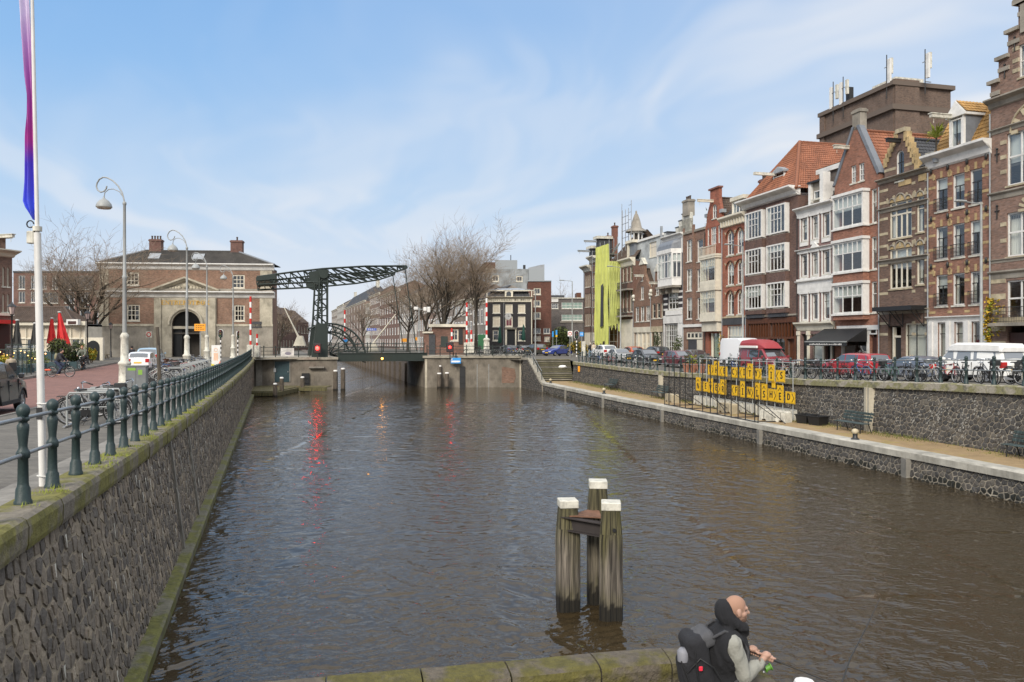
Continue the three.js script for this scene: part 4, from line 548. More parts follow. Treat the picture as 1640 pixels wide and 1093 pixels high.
h.box('name_panel',M.yellowBrick,2.0,3.2,ab(16.3),ab(16.65),0,0.05);h.box('name_panel',M.yellowBrick,3.9,4.6,ab(16.3),ab(16.75),0,0.05);
h.box('canopy',M.black,0.8,w-0.15,4.25,4.55,-0.05,1.3);const br=new G();for(const u of[1.1,2.4,4.4]){br.bar([u,4.25,1.15],[u,3.1,0.02],0.035,5).bar([u,4.25,0.7],[u,3.6,0.25],0.025,5).bar([u,3.1,0.03],[u,4.25,0.03],0.03,5);}br.mesh('canopy_brackets',M.darkMetal,h.t);
h.gableRoof(se-0.35,gp[1]- 0.7,sh[0],gr[0],-0.4,-10,M.slate);h.box('white_dormer_cornice',M.whiteWorn,gr[0],w+0.05,ab(17.7),ab(18.3),-1.6,-0.6);tileSlope(h.t,[gr[0],se,-0.1],[w,se,-0.1],[w,ab(17.75),-0.6],[gr[0],ab(17.75),-0.6],M.slate);
h.box('plinth',M.greystone,-0.01,w+0.01,0,0.45,-0.02,0.08);h.band('string_course',M.band,0.85,0.93,0.06,2.3,w);
}
{
const h=rowHouse('red-brown brick house with a plain pointed gable and three stacked white bay windows',1337,1409),mat=brick(0.36,0.17,0.115),w=h.w,ab=(Y)=>Y-RG;
const rows=[[313,364],[387,435.5],[456.5,502.5]].map(([a,b])=>[h.Vy(1368,b),h.Vy(1368,a)]),b0=h.U(1344),b1=h.U(1392.5),P=0.55;
for(const[v0,v1]of rows){
h.win(b0,b1,v0,v1,{hole:false,z:P,v:[0.33,0.67,[0.165,0.62,1],[0.5,0.62,1],[0.835,0.62,1]],h:[0.62],fw:0.12,bar:0.07,curtain:1});h.box('bay_side',M.whitePaint,b0-0.01,b0+0.06,v0,v1,-0.1,P+0.03);h.box('bay_side',M.whitePaint,b1-0.06,b1+0.01,v0,v1,-0.1,P+0.03);h.box('bay_sill',M.whitePaint,b0-0.1,b1+0.1,v0-0.14,v0-0.004,-0.05,P+0.12);h.box('bay_top',M.whitePaint,b0-0.1,b1+0.1,v1+0.004,v1+0.22,-0.05,P+0.14);
h.win(h.U(1395.5),h.U(1404.5),v0,v1+0.1,{h:[0.62]});h.opening(b0+0.2,b1-0.2,v0+0.1,v1-0.1);
}
const gv=[h.Vy(1374,291.5),h.Vy(1374,263)];h.win(h.U(1363),h.U(1371.5),gv[0],gv[1],{v:[0.5],h:[0.33,0.66]});h.win(h.U(1375.5),h.U(1384.5),gv[0],gv[1],{v:[0.5],h:[0.33,0.66]});
h.opening(1.0,3.9,0.5,2.7);h.opening(4.15,4.9,0,3.1);
const sv=ab(17.65),pv=ab(21.8),c=w/2;h.wall([[0,0],[w,0],[w,sv],[c+0.3,pv],[c-0.3,pv],[0,sv]],mat,{eave:sv,D:12});
for(const[k,[v0,v1]]of rows.entries()){const lo=k<2?rows[k+1][1]+ 0.22:3.75;h.box('bay_pier',mat,b0,b1,lo,v0-0.145,-0.02,P);}
const lf=new G();for(const[a,b]of[[[0,sv],[c-0.3,pv]],[[w,sv],[c+0.3,pv]]])loft(lf,[a,b].map(([u,v])=>[[u-0.14,v,-0.4],[u+0.14,v,-0.4],[u+0.14,v+0.1,-0.4],[u+0.14,v+0.1,0.1],[u-0.14,v+0.1,0.1],[u-0.14,v,0.1]]));lf.mesh('gable_flashing',M.lead,h.t);
h.chimney(c,pv-0.2,pv+1.4,-0.3,0.9,0.6,M.greystone,0);h.beam(c-0.9,ab(20.3),0,M.whiteWorn,1.3);h.gableRoof(sv,pv-0.25,0,w,-0.4,-12,M.orangeTile);
h.box('shop_fascia',M.whitePaint,0.4,w-0.05,2.95,3.3,0,0.12);h.box('shop_window_frame',M.whitePaint,0.9,1.02,0.3,2.9,-0.2,0.06);h.box('shop_window_frame',M.whitePaint,3.85,4.1,0,2.95,-0.2,0.06);new G().sheet(rect(1.02,3.85,0.5,2.7),[],-0.12).mesh('shop_window',M.glass,h.t);h.box('door',M.door,4.3,4.85,0.1,2.4,-0.2,-0.12);h.win(4.15,4.95,2.6,3.15,{hole:false,z:0.02,sill:null});
// black awning with a pale printed valance
const a0=-1.2,a1=3.95,aw=new G();aw.quad([a0,2.05,1.9],[a1,2.05,1.9],[a1,3.1,0.1],[a0,3.1,0.1]);aw.quad([a0,3.07,0.1],[a1,3.07,0.1],[a1,2.02,1.9],[a0,2.02,1.9]);aw.tri([a1,2.05,1.9],[a1,2.05,0.1],[a1,3.1,0.1]);const an=aw.mesh('awning',M.black,h.t);h.box('valance',M.black,a0,a1,1.72,2.0,1.88,1.91,an);h.box('awning_rail',M.lampGrey,a0,a1,2.0,2.09,1.86,1.95,an);const tx=new G();for(let i=0;i<26;i++)tx.box(a0+0.6+i*0.155,a0+0.6+i*0.155+0.06+0.05*hash(i,3),1.79,1.86+0.06*hash(i,5),1.911,1.916);tx.mesh('valance_print',M.whitePaint,an);
}
{
const h=rowHouse('narrow mauve brick house with white plaster ornament and a white shop front',1278,1337),mat=brick(0.27,0.17,0.155),w=h.w,ab=(Y)=>Y-RG;
const bays=[[1283.5,1294],[1300.6,1311.2],[1318.5,1330]],rows=[[345.5,383],[404,441],[470,513]];const ws=h.wins(rows,bays,1306,{h:[0.7],sash:M.darkMetal,fw:0.13});
const ct=h.Vy(1306,333);h.opening(0.5,1.5,0,2.7);h.opening(1.75,3.6,0.5,2.7);h.opening(3.8,4.5,0,2.7);h.flat(mat,ct,{D:10});
const orn=(v0,v1,z)=>{h.box('plaster_band',M.whitePaint,-0.02,w-0.25,v0,v1,-0.02,z);};const r=ws.map((k)=>[k[2],k[3]]);
orn(r[0][1]+ 0.1,ct-0.25,0.12);h.cornice(M.whitePaint,ct-0.3,ct+0.25,0.5);orn(r[3][1]+ 0.08,r[0][0]- 0.95,0.12);h.cornice(M.whitePaint,r[0][0]- 1.0,r[0][0]- 0.72,0.3);orn(r[6][1]+ 0.1,r[3][0]- 0.35,0.1);h.cornice(M.whitePaint,r[6][1]+ 0.8,r[6][1]+ 1.15,0.3);h.band('string_course',M.whitePaint,r[3][0]- 0.34,r[3][0]- 0.2,0.15);
for(const[a,b,c,d]of ws){for(const u of[a-0.12,b])h.box('plaster_jamb',M.whitePaint,u,u+0.12,c-0.1,d+0.1,-0.02,0.08);h.box('plaster_lintel',M.whitePaint,a-0.2,b+0.2,d+0.02,d+0.24,-0.02,0.13);h.box('plaster_apron',M.whitePaint,a-0.1,b+0.1,c-0.42,c-0.12,-0.02,0.09);}
new G().prism([[2.0,r[0][0]- 0.75],[3.1,r[0][0]- 0.75],[2.55,r[0][0]- 0.25]],0,0.2).mesh('plaster_pediment',M.whitePaint,h.t);
h.cornice(M.cream,2.95,3.7,0.45);for(const u of[0.1,1.5,3.55,w-0.35]){h.box('shop_column',M.cream,u,u+0.22,0,2.95,-0.1,0.14);h.box('column_capital',M.cream,u-0.05,u+0.27,2.6,2.95,-0.1,0.2);}new G().sheet(rect(1.75,3.6,0.5,2.7),[],-0.15).mesh('shop_window',M.glass,h.t);h.box('shop_curtain',M.blind,1.8,3.55,0.5,2.6,-0.45,-0.42);h.box('door',M.blackDoor,0.55,1.45,0,2.6,-0.3,-0.22);h.box('door',M.blackDoor,3.85,4.45,0,2.6,-0.3,-0.22);
const d0=h.U(1294),d1=h.U(1319),dv=h.Vy(1306,286);h.win(d0+0.55,d1-0.5,ct+0.75,dv-1.0,{hole:false,z:-0.25,v:[0.5],sash:M.darkMetal,name:'dormer_window'});h.box('dormer_front',M.greystone,d0+0.3,d1-0.3,ct+0.2,dv-0.3,-1,-0.32);h.box('dormer_post',M.whitePaint,d0,d0+0.3,ct+0.2,dv-0.3,-0.6,-0.05);h.box('dormer_post',M.whitePaint,d1-0.5,d1-0.05,ct+0.2,dv+0.4,-0.7,0.0);new G().prism([[-3.2,ct+0.25],[-0.4,ct+0.25],[-0.4,dv-0.4],[-1.0,dv-0.4]].map(([z,y])=>[z,y]),0,0.12).mesh('dormer_cheek',M.whitePaint,h.t).position.set(d1-0.1,0,0);h.t.children.at(-1).rotation.y=-Math.PI/2;
h.box('dormer_top',M.black,d0-0.1,d1-0.45,dv-0.3,dv-0.14,-1,0.05);
h.box('roof_house',brick(0.15,0.12,0.1),0.7,w+0.3,ct,ab(19.6),-7,-1.6);h.box('fascia',M.whitePaint,0.55,w+0.45,ab(19.6),ab(20.0),-7.1,-1.4);h.box('green_roof',std([0.13,0.12,0.045],1,{map:again(mossMap,2)}),0.6,w+0.4,ab(20.01),ab(20.08),-7,-1.5);tileSlope(h.t,[0,ct+0.2,-0.3],[w,ct+0.2,-0.3],[w,ct+1.6,-1.6],[0,ct+1.6,-1.6],M.brownTile);
}
{
const h=rowHouse('dark brown house with two columns of bay windows and a hipped orange tiled roof',1195.5,1278),mat=brick(0.175,0.105,0.085),w=h.w,ab=(Y)=>Y-RG,P=0.4;
const rows=[[334,378.5],[395,437],[454.5,494]].map(([a,b])=>[h.Vy(1232,b),h.Vy(1232,a)]),bays=[[1199.5,1226.5],[1234,1264.5]].map(([a,b])=>[h.U(a),h.U(b)]);
for(const[u0,u1]of bays){for(const[v0,v1]of rows){h.win(u0,u1,v0,v1,{hole:false,z:P,v:[0.2,0.8,[0.4,0,1],[0.6,0,1]],h:[[0.5,0.2,0.8],[0.75,0.2,0.8]],fw:0.13,bar:0.06});h.opening(u0+0.2,u1-0.2,v0+0.15,v1-0.15);for(const u of[u0,u1-0.08])h.box('bay_side',M.whitePaint,u-0.004,u+0.084,v0,v1,-0.1,P+0.03);}}
h.opening(0.5,3.9,0.6,2.3);h.opening(4.2,6.6,0.6,2.3);h.opening(6.9,8.0,0,2.3);h.opening(0.5,3.9,2.5,3.7);h.opening(4.2,8.0,2.5,3.7);
const ev=ab(18.1);h.flat(mat,ev,{D:11});
for(const[u0,u1]of bays){rows.forEach(([v0],k)=>{const lo=k<2?rows[k+1][1]+ 0.004:v0-0.5;h.box('bay_pier',mat,u0,u1,lo,v0-0.12,-0.02,P);});h.box('bay_head',mat,u0,u1,rows[0][1]+ 0.004,ev-0.5,-0.02,P);h.box('bay_bracket',M.slate,u0+0.15,u1-0.1,rows[2][0]- 0.85,rows[2][0]- 0.5,-0.02,0.3);}
h.cornice(M.whitePaint,ev-0.15,ev+0.65,1.0,-0.5,w+0.1);h.band('string_course',M.greystone,4.35,4.5,0.1);
for(const[u0,u1,v0,v1]of[[0.1,w-0.1,3.75,4.2],[0.1,0.5,0,3.74],[3.92,4.18,0,3.74],[8.02,w-0.1,0,3.74],[0.5,3.92,2.3,2.5],[4.18,8.0,2.3,2.5],[0.5,3.92,0,0.6],[4.18,6.88,0,0.6],[6.62,6.88,0.6,2.3]])h.box('shop_timber',M.shopWood,u0,u1,v0,v1,-0.1,0.12);for(let i=1;i<8;i++)h.box('shop_mullion',M.shopWood,0.5+i*0.43-0.06,0.5+i*0.43+0.06,2.5,3.72,-0.1,0.08),h.box('shop_mullion',M.shopWood,4.2+i*0.47-0.06,4.2+i*0.47+0.06,2.5,3.72,-0.1,0.08);
new G().sheet(rect(0.5,3.9,0.6,3.7),[],-0.08).mesh('shop_window',M.glass,h.t);new G().sheet(rect(4.2,6.6,0.6,3.7),[],-0.08).mesh('shop_window',M.glass,h.t);h.box('door',M.shopWood,6.95,7.95,0,2.25,-0.3,-0.2);
const a=[4.1,ev+5.7,-3.1],e=ev+0.4,z0=0.3,B=-11;tileSlope(h.t,[-0.3,e,z0],[w+0.2,e,z0],a,a,M.orangeTile);tileSlope(h.t,[w+0.2,e,z0],[w+0.2,e,B],[a[0],a[1],B],a,M.orangeTile);tileSlope(h.t,[-0.3,e,B],[-0.3,e,z0],a,[a[0],a[1],B],M.orangeTile);ridge(h.t,a,[a[0],a[1],B],M.orangeTile);ridge(h.t,a,[w+0.2,e,z0],M.orangeTile,0.17);ridge(h.t,a,[-0.3,e,z0],M.orangeTile,0.15);
const d0=h.U(1227),d1=h.U(1242),v0=ev+0.9,v1=h.Vy(1235,281),z=-0.9;h.win(d0,d1,v0,v1,{hole:false,z,v:[0.5],h:[0.33,0.66],sash:M.darkMetal,name:'dormer_window'});h.box('dormer',M.whitePaint,d0-0.12,d0,v0-0.3,v1+0.25,-3,z+0.08);h.box('dormer',M.whitePaint,d1,d1+0.12,v0-0.3,v1+0.25,-3,z+0.08);h.box('dormer_roof',M.zinc,d0-0.25,d1+0.3,v1+0.25,v1+0.42,-3.2,z+0.3);h.box('dormer_backing',M.roomWall,d0,d1,v0,v1,-1.6,-1.5);new G().prism([[d0-0.25,v1+0.42],[d1+0.3,v1+0.42],[(d0+d1)/ 2,v1+0.85]],-3,z+0.2).mesh('dormer_pediment',M.zinc,h.t);const hb=new G().box(d0+0.1,d0+0.4,v1+0.1,v1+0.35,z,1.4);hb.mesh('hoist_beam',M.whiteWorn,h.t);
}
{
const h=rowHouse('bright red brick house with round-headed white windows under a bracketed white cornice',1157.5,1195.5),mat=brick(0.4,0.15,0.095),w=h.w;
const ws=h.wins([[368.5,407],[419,455.5],[467,504]],[[1164.8,1175.5],[1180.5,1191]],1178,{arch:true,h:[0.6],v:[0.5]});const g0=h.Vy(1178,561),g1=h.Vy(1178,522);h.win(0.9,w-0.4,0.6,g1,{v:[0.2,0.4,0.6,0.8].map((f)=>[f,0.68,1]),h:[0.68],frame:M.cream,curtain:3});h.opening(0.12,0.8,0,2.4);
const ev=h.Vy(1178,352);h.flat(mat,ev,{D:10});h.cornice(M.cream,ev-0.55,ev+0.5,0.6);const br=new G();for(let i=0;i<9;i++)br.box(0.1+i*(w-0.4)/ 8,0.28+i*(w-0.4)/ 8,ev-0.5,ev+0.05,0,0.35);br.mesh('cornice_brackets',M.cream,h.t);
for(const[a,b,c,d]of ws){new G().tube(circle((a+b)/ 2,d -(b-a)/ 2,(b-a)/ 2+0.16,10,0,Math.PI).map(([x,y])=>[x,y,0.03]),0.08,5).mesh('brick_arch',M.shopWood,h.t);h.voussoirs((a+b)/ 2-0.75,(a+b)/ 2+0.75,d-0.25,M.band,0.9,3,0.13);h.band('sill_band',M.band,c-0.2,c-0.12,0.05,a-0.2,b+0.2);}
h.band('shop_fascia',M.slate,g1+0.1,g1+0.75,0.08);h.band('stone_band',M.band,g1+0.8,g1+0.95,0.1);h.box('door',M.blackDoor,0.15,0.78,0,2.4,-0.3,-0.2);
const d0=h.U(1171),d1=h.U(1183),dv=h.Vy(1177,318);h.win(d0+0.1,d1-0.1,ev+0.6,dv-0.25,{hole:false,z:-0.2,v:[0.5],name:'dormer_window'});h.box('dormer_roof',M.cream,d0-0.15,d1+0.9,dv-0.22,dv+0.15,-2.6,0.05);h.box('dormer',M.lead,d1-0.1,d1+0.75,ev+0.4,dv-0.25,-2.4,-0.35);h.box('dormer',M.cream,d0,d0+0.1,ev+0.4,dv-0.22,-2.4,-0.1);tileSlope(h.t,[0,ev+0.4,-0.1],[w,ev+0.4,-0.1],[w,ev+2.4,-1.8],[0,ev+2.4,-1.8],M.slate);h.box('mansard_top',M.lead,0,w,ev+2.35,ev+2.55,-9,-1.7);
h.chimney(3.3,ev+2.4,ev+4.1,-3,1.6,0.7,brick(0.22,0.1,0.08),4);
}
{
const h=rowHouse('narrow red brick house with a shouldered neck gable, small white balcony and stacked white bays',1130,1157.5),mat=brick(0.38,0.135,0.085),w=h.w,c=w/2+0.15;
const av=[h.Vy(1145,350),h.Vy(1145,327)];h.win(c-0.5,c+0.45,av[0],av[1],{arch:true,v:[0.5],h:[0.55],curtain:0});
const bv=[h.Vy(1145,391),h.Vy(1145,363)];for(const[a,b]of[[0.35,0.85],[1.15,2.35],[2.65,3.15]])h.win(a,b,bv[0],bv[1],{h:[0.6],v:b-a>1?[0.33,0.66]:[],sill:null});
const bays=[[451,415],[502,466]].map(([a,b])=>[h.Vy(1145,a),h.Vy(1145,b)]),P=0.7;for(const[v0,v1]of bays){h.opening(0.4,w-0.4,v0+0.2,v1-0.2);}
h.opening(0.7,w-0.5,0,2.9);
const sh=h.Vy(1145,350),n0=h.Vy(1145,328),tp=h.Vy(1145,303);h.wall([[0,0],[w,0],[w,sh-0.8],[w-0.25,sh-0.2],[w-0.3,sh+0.5],[c+1.05,n0+0.2],[c+0.95,n0+0.6],[c+0.95,tp],[c-0.95,tp],[c-0.95,n0+0.6],[c-1.05,n0+0.2],[0.3,sh+0.5],[0.25,sh-0.2],[0,sh-0.8]],mat,{eave:sh-0.9,D:10});
h.box('gable_cap',brick(0.3,0.13,0.1),c-1.1,c+1.1,tp,tp+0.18,-0.4,0.15);h.beam(c-0.3,tp-1.35,0,M.cream,1.8);h.box('gable_shoulder',M.zinc,w-0.5,w+0.05,sh+0.4,sh+0.75,-0.4,0.1);h.box('gable_shoulder',M.zinc,-0.05,0.4,sh+0.4,sh+0.75,-0.4,0.1);
for(const[v0,v1]of bays){h.win(0.25,w-0.25,v0,v1,{hole:false,z:P,v:[0.3,0.52,[0.64,0.68,1],[0.76,0.68,1],[0.88,0.68,1],[0.15,0,1]],h:[0.68,[0.84,0.52,1]],frame:M.cream,curtain:1});for(const u of[0.25,w-0.33])h.box('bay_side',M.cream,u,u+0.08,v0,v1,-0.05,P);h.box('bay_apron',M.cream,0.15,w-0.15,v0-0.85,v0-0.004,-0.05,P+0.06);h.box('bay_top',M.cream,0.1,w-0.1,v1+0.004,v1+0.42,-0.05,P+0.14);}
h.box('bay_base',M.cream,0.2,w-0.2,bays[1][0]- 1.9,bays[1][0]- 0.9,-0.05,P-0.15);h.cornice(M.greystone,bays[1][0]- 1.05,bays[1][0]- 0.85,0.85,0.1,w-0.1);
const bt=bv[0]- 0.25,bal=new G();for(let i=0;i<=12;i++)bal.bar([0.15+i*(w-0.3)/ 12,bt-1.1,P+0.05],[0.15+i*(w-0.3)/ 12,bt-0.05,P+0.05],0.035,5);bal.box(0.1,w-0.1,bt-0.08,bt,P,P+0.12).box(0.1,w-0.1,bt-1.2,bt-1.1,-0.05,P+0.14);bal.mesh('balcony',M.cream,h.t);
h.box('door',M.blackDoor,0.75,1.35,0,2.5,-0.4,-0.3);new G().sheet(rect(1.5,w-0.5,0.4,2.9),[],-0.1).mesh('shop_window',M.glass,h.t);h.box('shop_curtain',std([0.36,0.42,0.34],0.9),1.5,w-0.5,0.4,2.9,-0.3,-0.28);for(const u of[1.4,w-0.6])h.box('shop_post',M.cream,u,u+0.13,0,2.95,-0.15,0.06);
h.gableRoof(sh-0.9,tp-0.9,0,w,-0.4,-10,M.brownTile);
}
{
const h=rowHouse('plain brown brick house with white windows and a white band above the garage door',1095,1130),mat=brick(0.28,0.17,0.125),w=h.w;const rows=[[384,419],[431,466],[477,511]];
h.wins(rows,[[1099.5,1110.5]],1105,{v:[0.5],h:[0.66]});h.wins(rows,[[1116.5,1126]],1121,{h:[0.66]});const ev=h.Vy(1112,370);h.opening(0.7,4.5,0,3.1);h.flat(mat,ev,{D:10});
h.band('string_course',M.whitePaint,h.Vy(1112,524),h.Vy(1112,519.5),0.14);h.band('coping',M.greystone,ev-0.15,ev+0.1,0.14);h.box('corner_pier',mat,2.45,2.75,h.Vy(1112,518),ev+0.7,-0.02,0.2);h.box('corner_pier',mat,-0.02,0.25,h.Vy(1112,518),ev+0.6,-0.02,0.12);
h.box('garage_frame',M.cream,0.7,4.5,2.3,3.1,-0.2,-0.05);for(let i=0;i<4;i++)h.box('garage_light',M.darkGlass,0.95+i*0.9,1.5+i*0.9,2.5,2.95,-0.06,-0.04);h.box('garage_door',M.slate,0.9,2.9,0,2.25,-0.2,-0.12);h.box('door',M.cream,3.0,4.4,0,2.25,-0.2,-0.1);
const pr=rng(12),pg=new G();for(let i=0;i<160;i++){const u=3.4+pr()*1.7,v=ev+pr()*pr()*2.2,z=-0.8-pr()*0.8;pg.move(u,v,z,pr()*6,pr()*2-1,pr()*2).tri([0,0,0],[0.12,0.05,0],[0.03,0.45,0]).pop();}pg.mesh('roof_plants',M.leafGreen,h.t);
}
{
const h=rowHouse('black and white banded house with a big white oriel bay under a grey dome',1063,1095),mat=std([0.05,0.04,0.045],0.8,{map:brickMap}),w=h.w,P=1.0;const bv=[h.Vy(1079,447),h.Vy(1079,407)];
h.win(1.2,3.9,h.Vy(1079,496),h.Vy(1079,466),{v:[0.33,0.66],h:[0.36,0.68],fw:0.14,bar:0.1});h.win(0.35,w-1.4,0.7,h.Vy(1079,519),{v:[0.14,0.28,0.42,0.57,0.71,0.86],h:[0.2,0.4,0.6,0.8],bar:0.05});h.opening(w-1.1,w-0.3,0,3);const ev=h.Vy(1079,382);h.flat(mat,ev,{D:10});
const bands=[470,479,488,497];for(const y of bands)for(const[a,b]of[[-0.02,1.1],[4.0,w+0.02]])h.band('white_band',M.whitePaint,h.Vy(1079,y),h.Vy(1079,y-3.2),0.03,a,b);h.box('white_sill',M.whitePaint,0.8,w-0.3,h.Vy(1079,505),h.Vy(1079,497.5),-0.05,0.18);
h.box('white_ground_floor',M.whitePaint,-0.02,w+0.02,h.Vy(1079,518),h.Vy(1079,505.5),-0.05,0.1);h.box('white_pier',M.whitePaint,w-1.38,w+0.01,0,h.Vy(1079,518.1),-0.05,0.05);h.box('white_pier',M.whitePaint,-0.01,0.33,0,h.Vy(1079,518.1),-0.05,0.05);h.box('upper_wall',M.whitePaint,-0.01,w+0.01,h.Vy(1079,408),ev,-0.02,0.04);
const bay=[[0.05,0],[0.5,P],[4.3,P],[4.75,0]];const ring=(v,k)=>bay.map(([u,z])=>[u,v,z*k +(k-1)*0.0]);const body=new G();loft(body,[ring(bv[0]- 0.85,1),ring(bv[0],1)],false,false);body.mesh('bay_apron',M.whitePaint,h.t);
for(let i=0;i<3;i++){const[a,za]=bay[i],[b,zb]=bay[i+1],L=Math.hypot(b-a,zb-za),grp=new THREE.Group();grp.name='bay_side';grp.position.set(a,0,za);grp.rotation.y=-Math.atan2(zb-za,b-a);h.t.add(grp);h.win(0,L,bv[0],bv[1],{hole:false,z:0,parent:grp,v:i===1?[0.25,0.5,0.75]:[0.5],h:[0.68],fw:0.12,bar:0.12,sill:null});}
const cap=new G();loft(cap,[ring(bv[1],1.12),ring(bv[1]+ 0.45,1.15)],false,true);cap.mesh('bay_cornice',M.whitePaint,h.t);const dm=new G();loft(dm,[ring(bv[1]+ 0.45,1.1),ring(bv[1]+ 0.95,1.0),ring(bv[1]+ 1.35,0.75),ring(bv[1]+ 1.6,0.35),ring(bv[1]+ 1.65,0.02)],false,false);dm.mesh('dome',M.lead,h.t);new G().box(0.2,4.6,bv[0]- 1.1,bv[0]- 0.85,-0.05,P+0.15).box(0.6,0.9,bv[0]- 1.7,bv[0]- 1.1,0,P*0.8).box(2.2,2.5,bv[0]- 1.7,bv[0]- 1.1,0,P*0.8).box(3.9,4.2,bv[0]- 1.7,bv[0]- 1.1,0,P*0.8).mesh('bay_brackets',M.greystone,h.t);
h.cornice(M.whitePaint,ev-0.2,ev+0.4,0.5);h.box('door',M.whiteWorn,w-1.1,w-0.3,0,2.5,-0.2,-0.12);
const sg=new G();for(let i=0;i<5;i++)sg.box(-6.4+i*0.9,-0.6,ev-3+i*0.72,ev+0.9+i*0.72,-4.2,-3.8);sg.mesh('stepped_gable',M.whiteWorn,h.t);for(let i=0;i<5;i++)h.box('gable_step_cap',M.slate,-6.5+i*0.9,-5.4+i*0.9,ev+0.9+i*0.72,ev+1.02+i*0.72,-4.25,-3.75);h.chimney(-1.4,ev+3.4,ev+5.4,-4,1.5,0.9,M.greystone,3);
}
for(const[label,x0,x1,wx,yy,bays,gy]of[['small brown brick house with a triangular stone topped gable beside the white oriel',1043,1063,1053,[461,473],[[1044.5,1050],[1052,1057.5],[1059,1063]],435],['small brown brick house with a bell gable and white windows',1015,1043,1029,[459,480],[[1017.8,1023.5],[1026,1032],[1034.5,1040.8]],424]]){
const h=rowHouse(label,x0,x1),mat=brick(0.27,0.16,0.11),w=h.w,c=w/2,first=x0>1040,sv=h.Vy(wx,first?470:478),tv=h.Vy(wx,gy);h.wins([first?[486,510]:[491,515]],bays.map(([a,b])=>[a,Math.min(b,x1-1)]),wx,{h:[0.5],v:first?[]:[0.5],...(first?{frame:M.cream,glass:M.darkGlass}:{})});
const gw=h.Vy(wx,yy[1]),gt=h.Vy(wx,yy[0]);h.win(c-0.5,c+0.5,gw,gt,{v:[0.5],h:[0.5]});if(!first)h.win(c-0.3,c+0.3,h.Vy(wx,450),h.Vy(wx,440),{});h.opening(0.4,w-0.4,0.1,3.2);
h.wall([[0,0],[w,0],[w,sv],[w-0.2,sv+0.8],[c+0.75,tv-1.2],[c+0.6,tv],[c-0.6,tv],[c-0.75,tv-1.2],[0.2,sv+0.8],[0,sv]],mat,{eave:sv,D:10});h.gableRoof(sv,tv-0.6,0,w,-0.4,-10,M.brownTile);new G().prism([[c-0.85,tv],[c+0.85,tv],[c,tv+0.9]],-0.4,0.12).mesh('gable_pediment',M.whiteWorn,h.t);for(const s of[-1,1])new G().ball([c+s*(c-0.1),sv+0.35,0.05],0.3,8).ball([c+s*(c-0.15),sv-0.1,0.05],0.2,8).mesh('stone_scroll',M.whiteWorn,h.t);
h.box('shop_fascia',first?M.band:M.cream,0,w,3.2,3.9,-0.05,0.12);const n=first?3:4;for(let i=0;i<=n;i++)h.box('shop_post',M.cream,lerp(0.05,w-0.3,i/n),lerp(0.05,w-0.3,i/n)+ 0.25,0,3.2,-0.2,0.06);if(first)new G().sheet(rect(0.4,w-0.4,0.1,3.2),[],-0.12).mesh('shop_window',M.darkGlass,h.t);else{h.box('double_door',M.cream,0.4,w-0.4,0,3.2,-0.2,-0.1);for(const u of[2.9,4.3])for(const v of[0.5,1.9])h.box('door_light',M.paleGlass,u,u+0.8,v,v+1.1,-0.1,-0.08);}h.beam(c+0.4,tv-1.6,0,M.whiteWorn,1.2);
}
{
const F2=new Fac(43.1-0.252*60,60,0.2444,-0.9697),h=new House('rendered_house','pale grey rendered house with one window rising behind the two small gables','house',F2,1019,1063,RG),w=h.w;const v0=h.Vy(1045,412),v1=h.Vy(1045,388);h.win(h.U(1040),h.U(1051.5),v0,v1,{h:[0.7],v:[[0.5,0,0.7]],frame:M.cream,glass:M.paleGlass});h.flat(std([0.5,0.53,0.54],0.8,{map:again(grainMap,5)}),h.Vy(1045,379),{D:5});h.band('roof_edge',M.whitePaint,h.Vy(1045,382),h.Vy(1045,378.5),0.2);h.box('flue',M.zinc,h.U(1061.5),h.U(1061.5)+ 0.25,h.Vy(1061,410),h.Vy(1061,363),0.1,0.35);h.box('roof_tank',M.black,h.U(1050),h.U(1059),h.Vy(1056,378),h.Vy(1056,371),-2,-0.8);
}
{
const h=rowHouse('tall brown house with white cornice, small balconies and slate dormer next to the scaffold',994.5,1015),mat=brick(0.22,0.12,0.09),w=h.w;const ev=h.Vy(1005,418);h.wins([[428,452],[464,500]],[[997,1000.5],[1003,1006.5],[1009,1013]],1005,{frame:M.cream,glass:M.darkGlass,h:[0.6]});h.flat(mat,ev,{D:11});h.cornice(M.cream,ev-0.8,ev+0.3,0.6);h.box('dormer',M.lead,1.6,3.2,ev+0.3,ev+2.4,-2.2,-0.6);h.box('dormer_front',M.cream,1.2,1.6,ev+0.3,ev+2.4,-2,-0.4);h.box('dormer_roof',M.cream,1.0,3.5,ev+2.4,ev+2.75,-2.3,-0.2);tileSlope(h.t,[0,ev+0.2,-0.2],[w,ev+0.2,-0.2],[w,ev+3.2,-2.6],[0,ev+3.2,-2.6],M.brownTile);
h.box('ground_floor',M.cream,0.2,w-0.2,0,h.Vy(1005,512),-0.05,0.06);for(const y of[466,508]){h.box('balcony_slab',M.greystone,0.5,w-0.2,h.Vy(1005,y),h.Vy(1005,y)+ 0.2,0,0.9);h.balconette(0.6,w-0.3,h.Vy(1005,y)+ 0.2,0.9,0.8);}
}
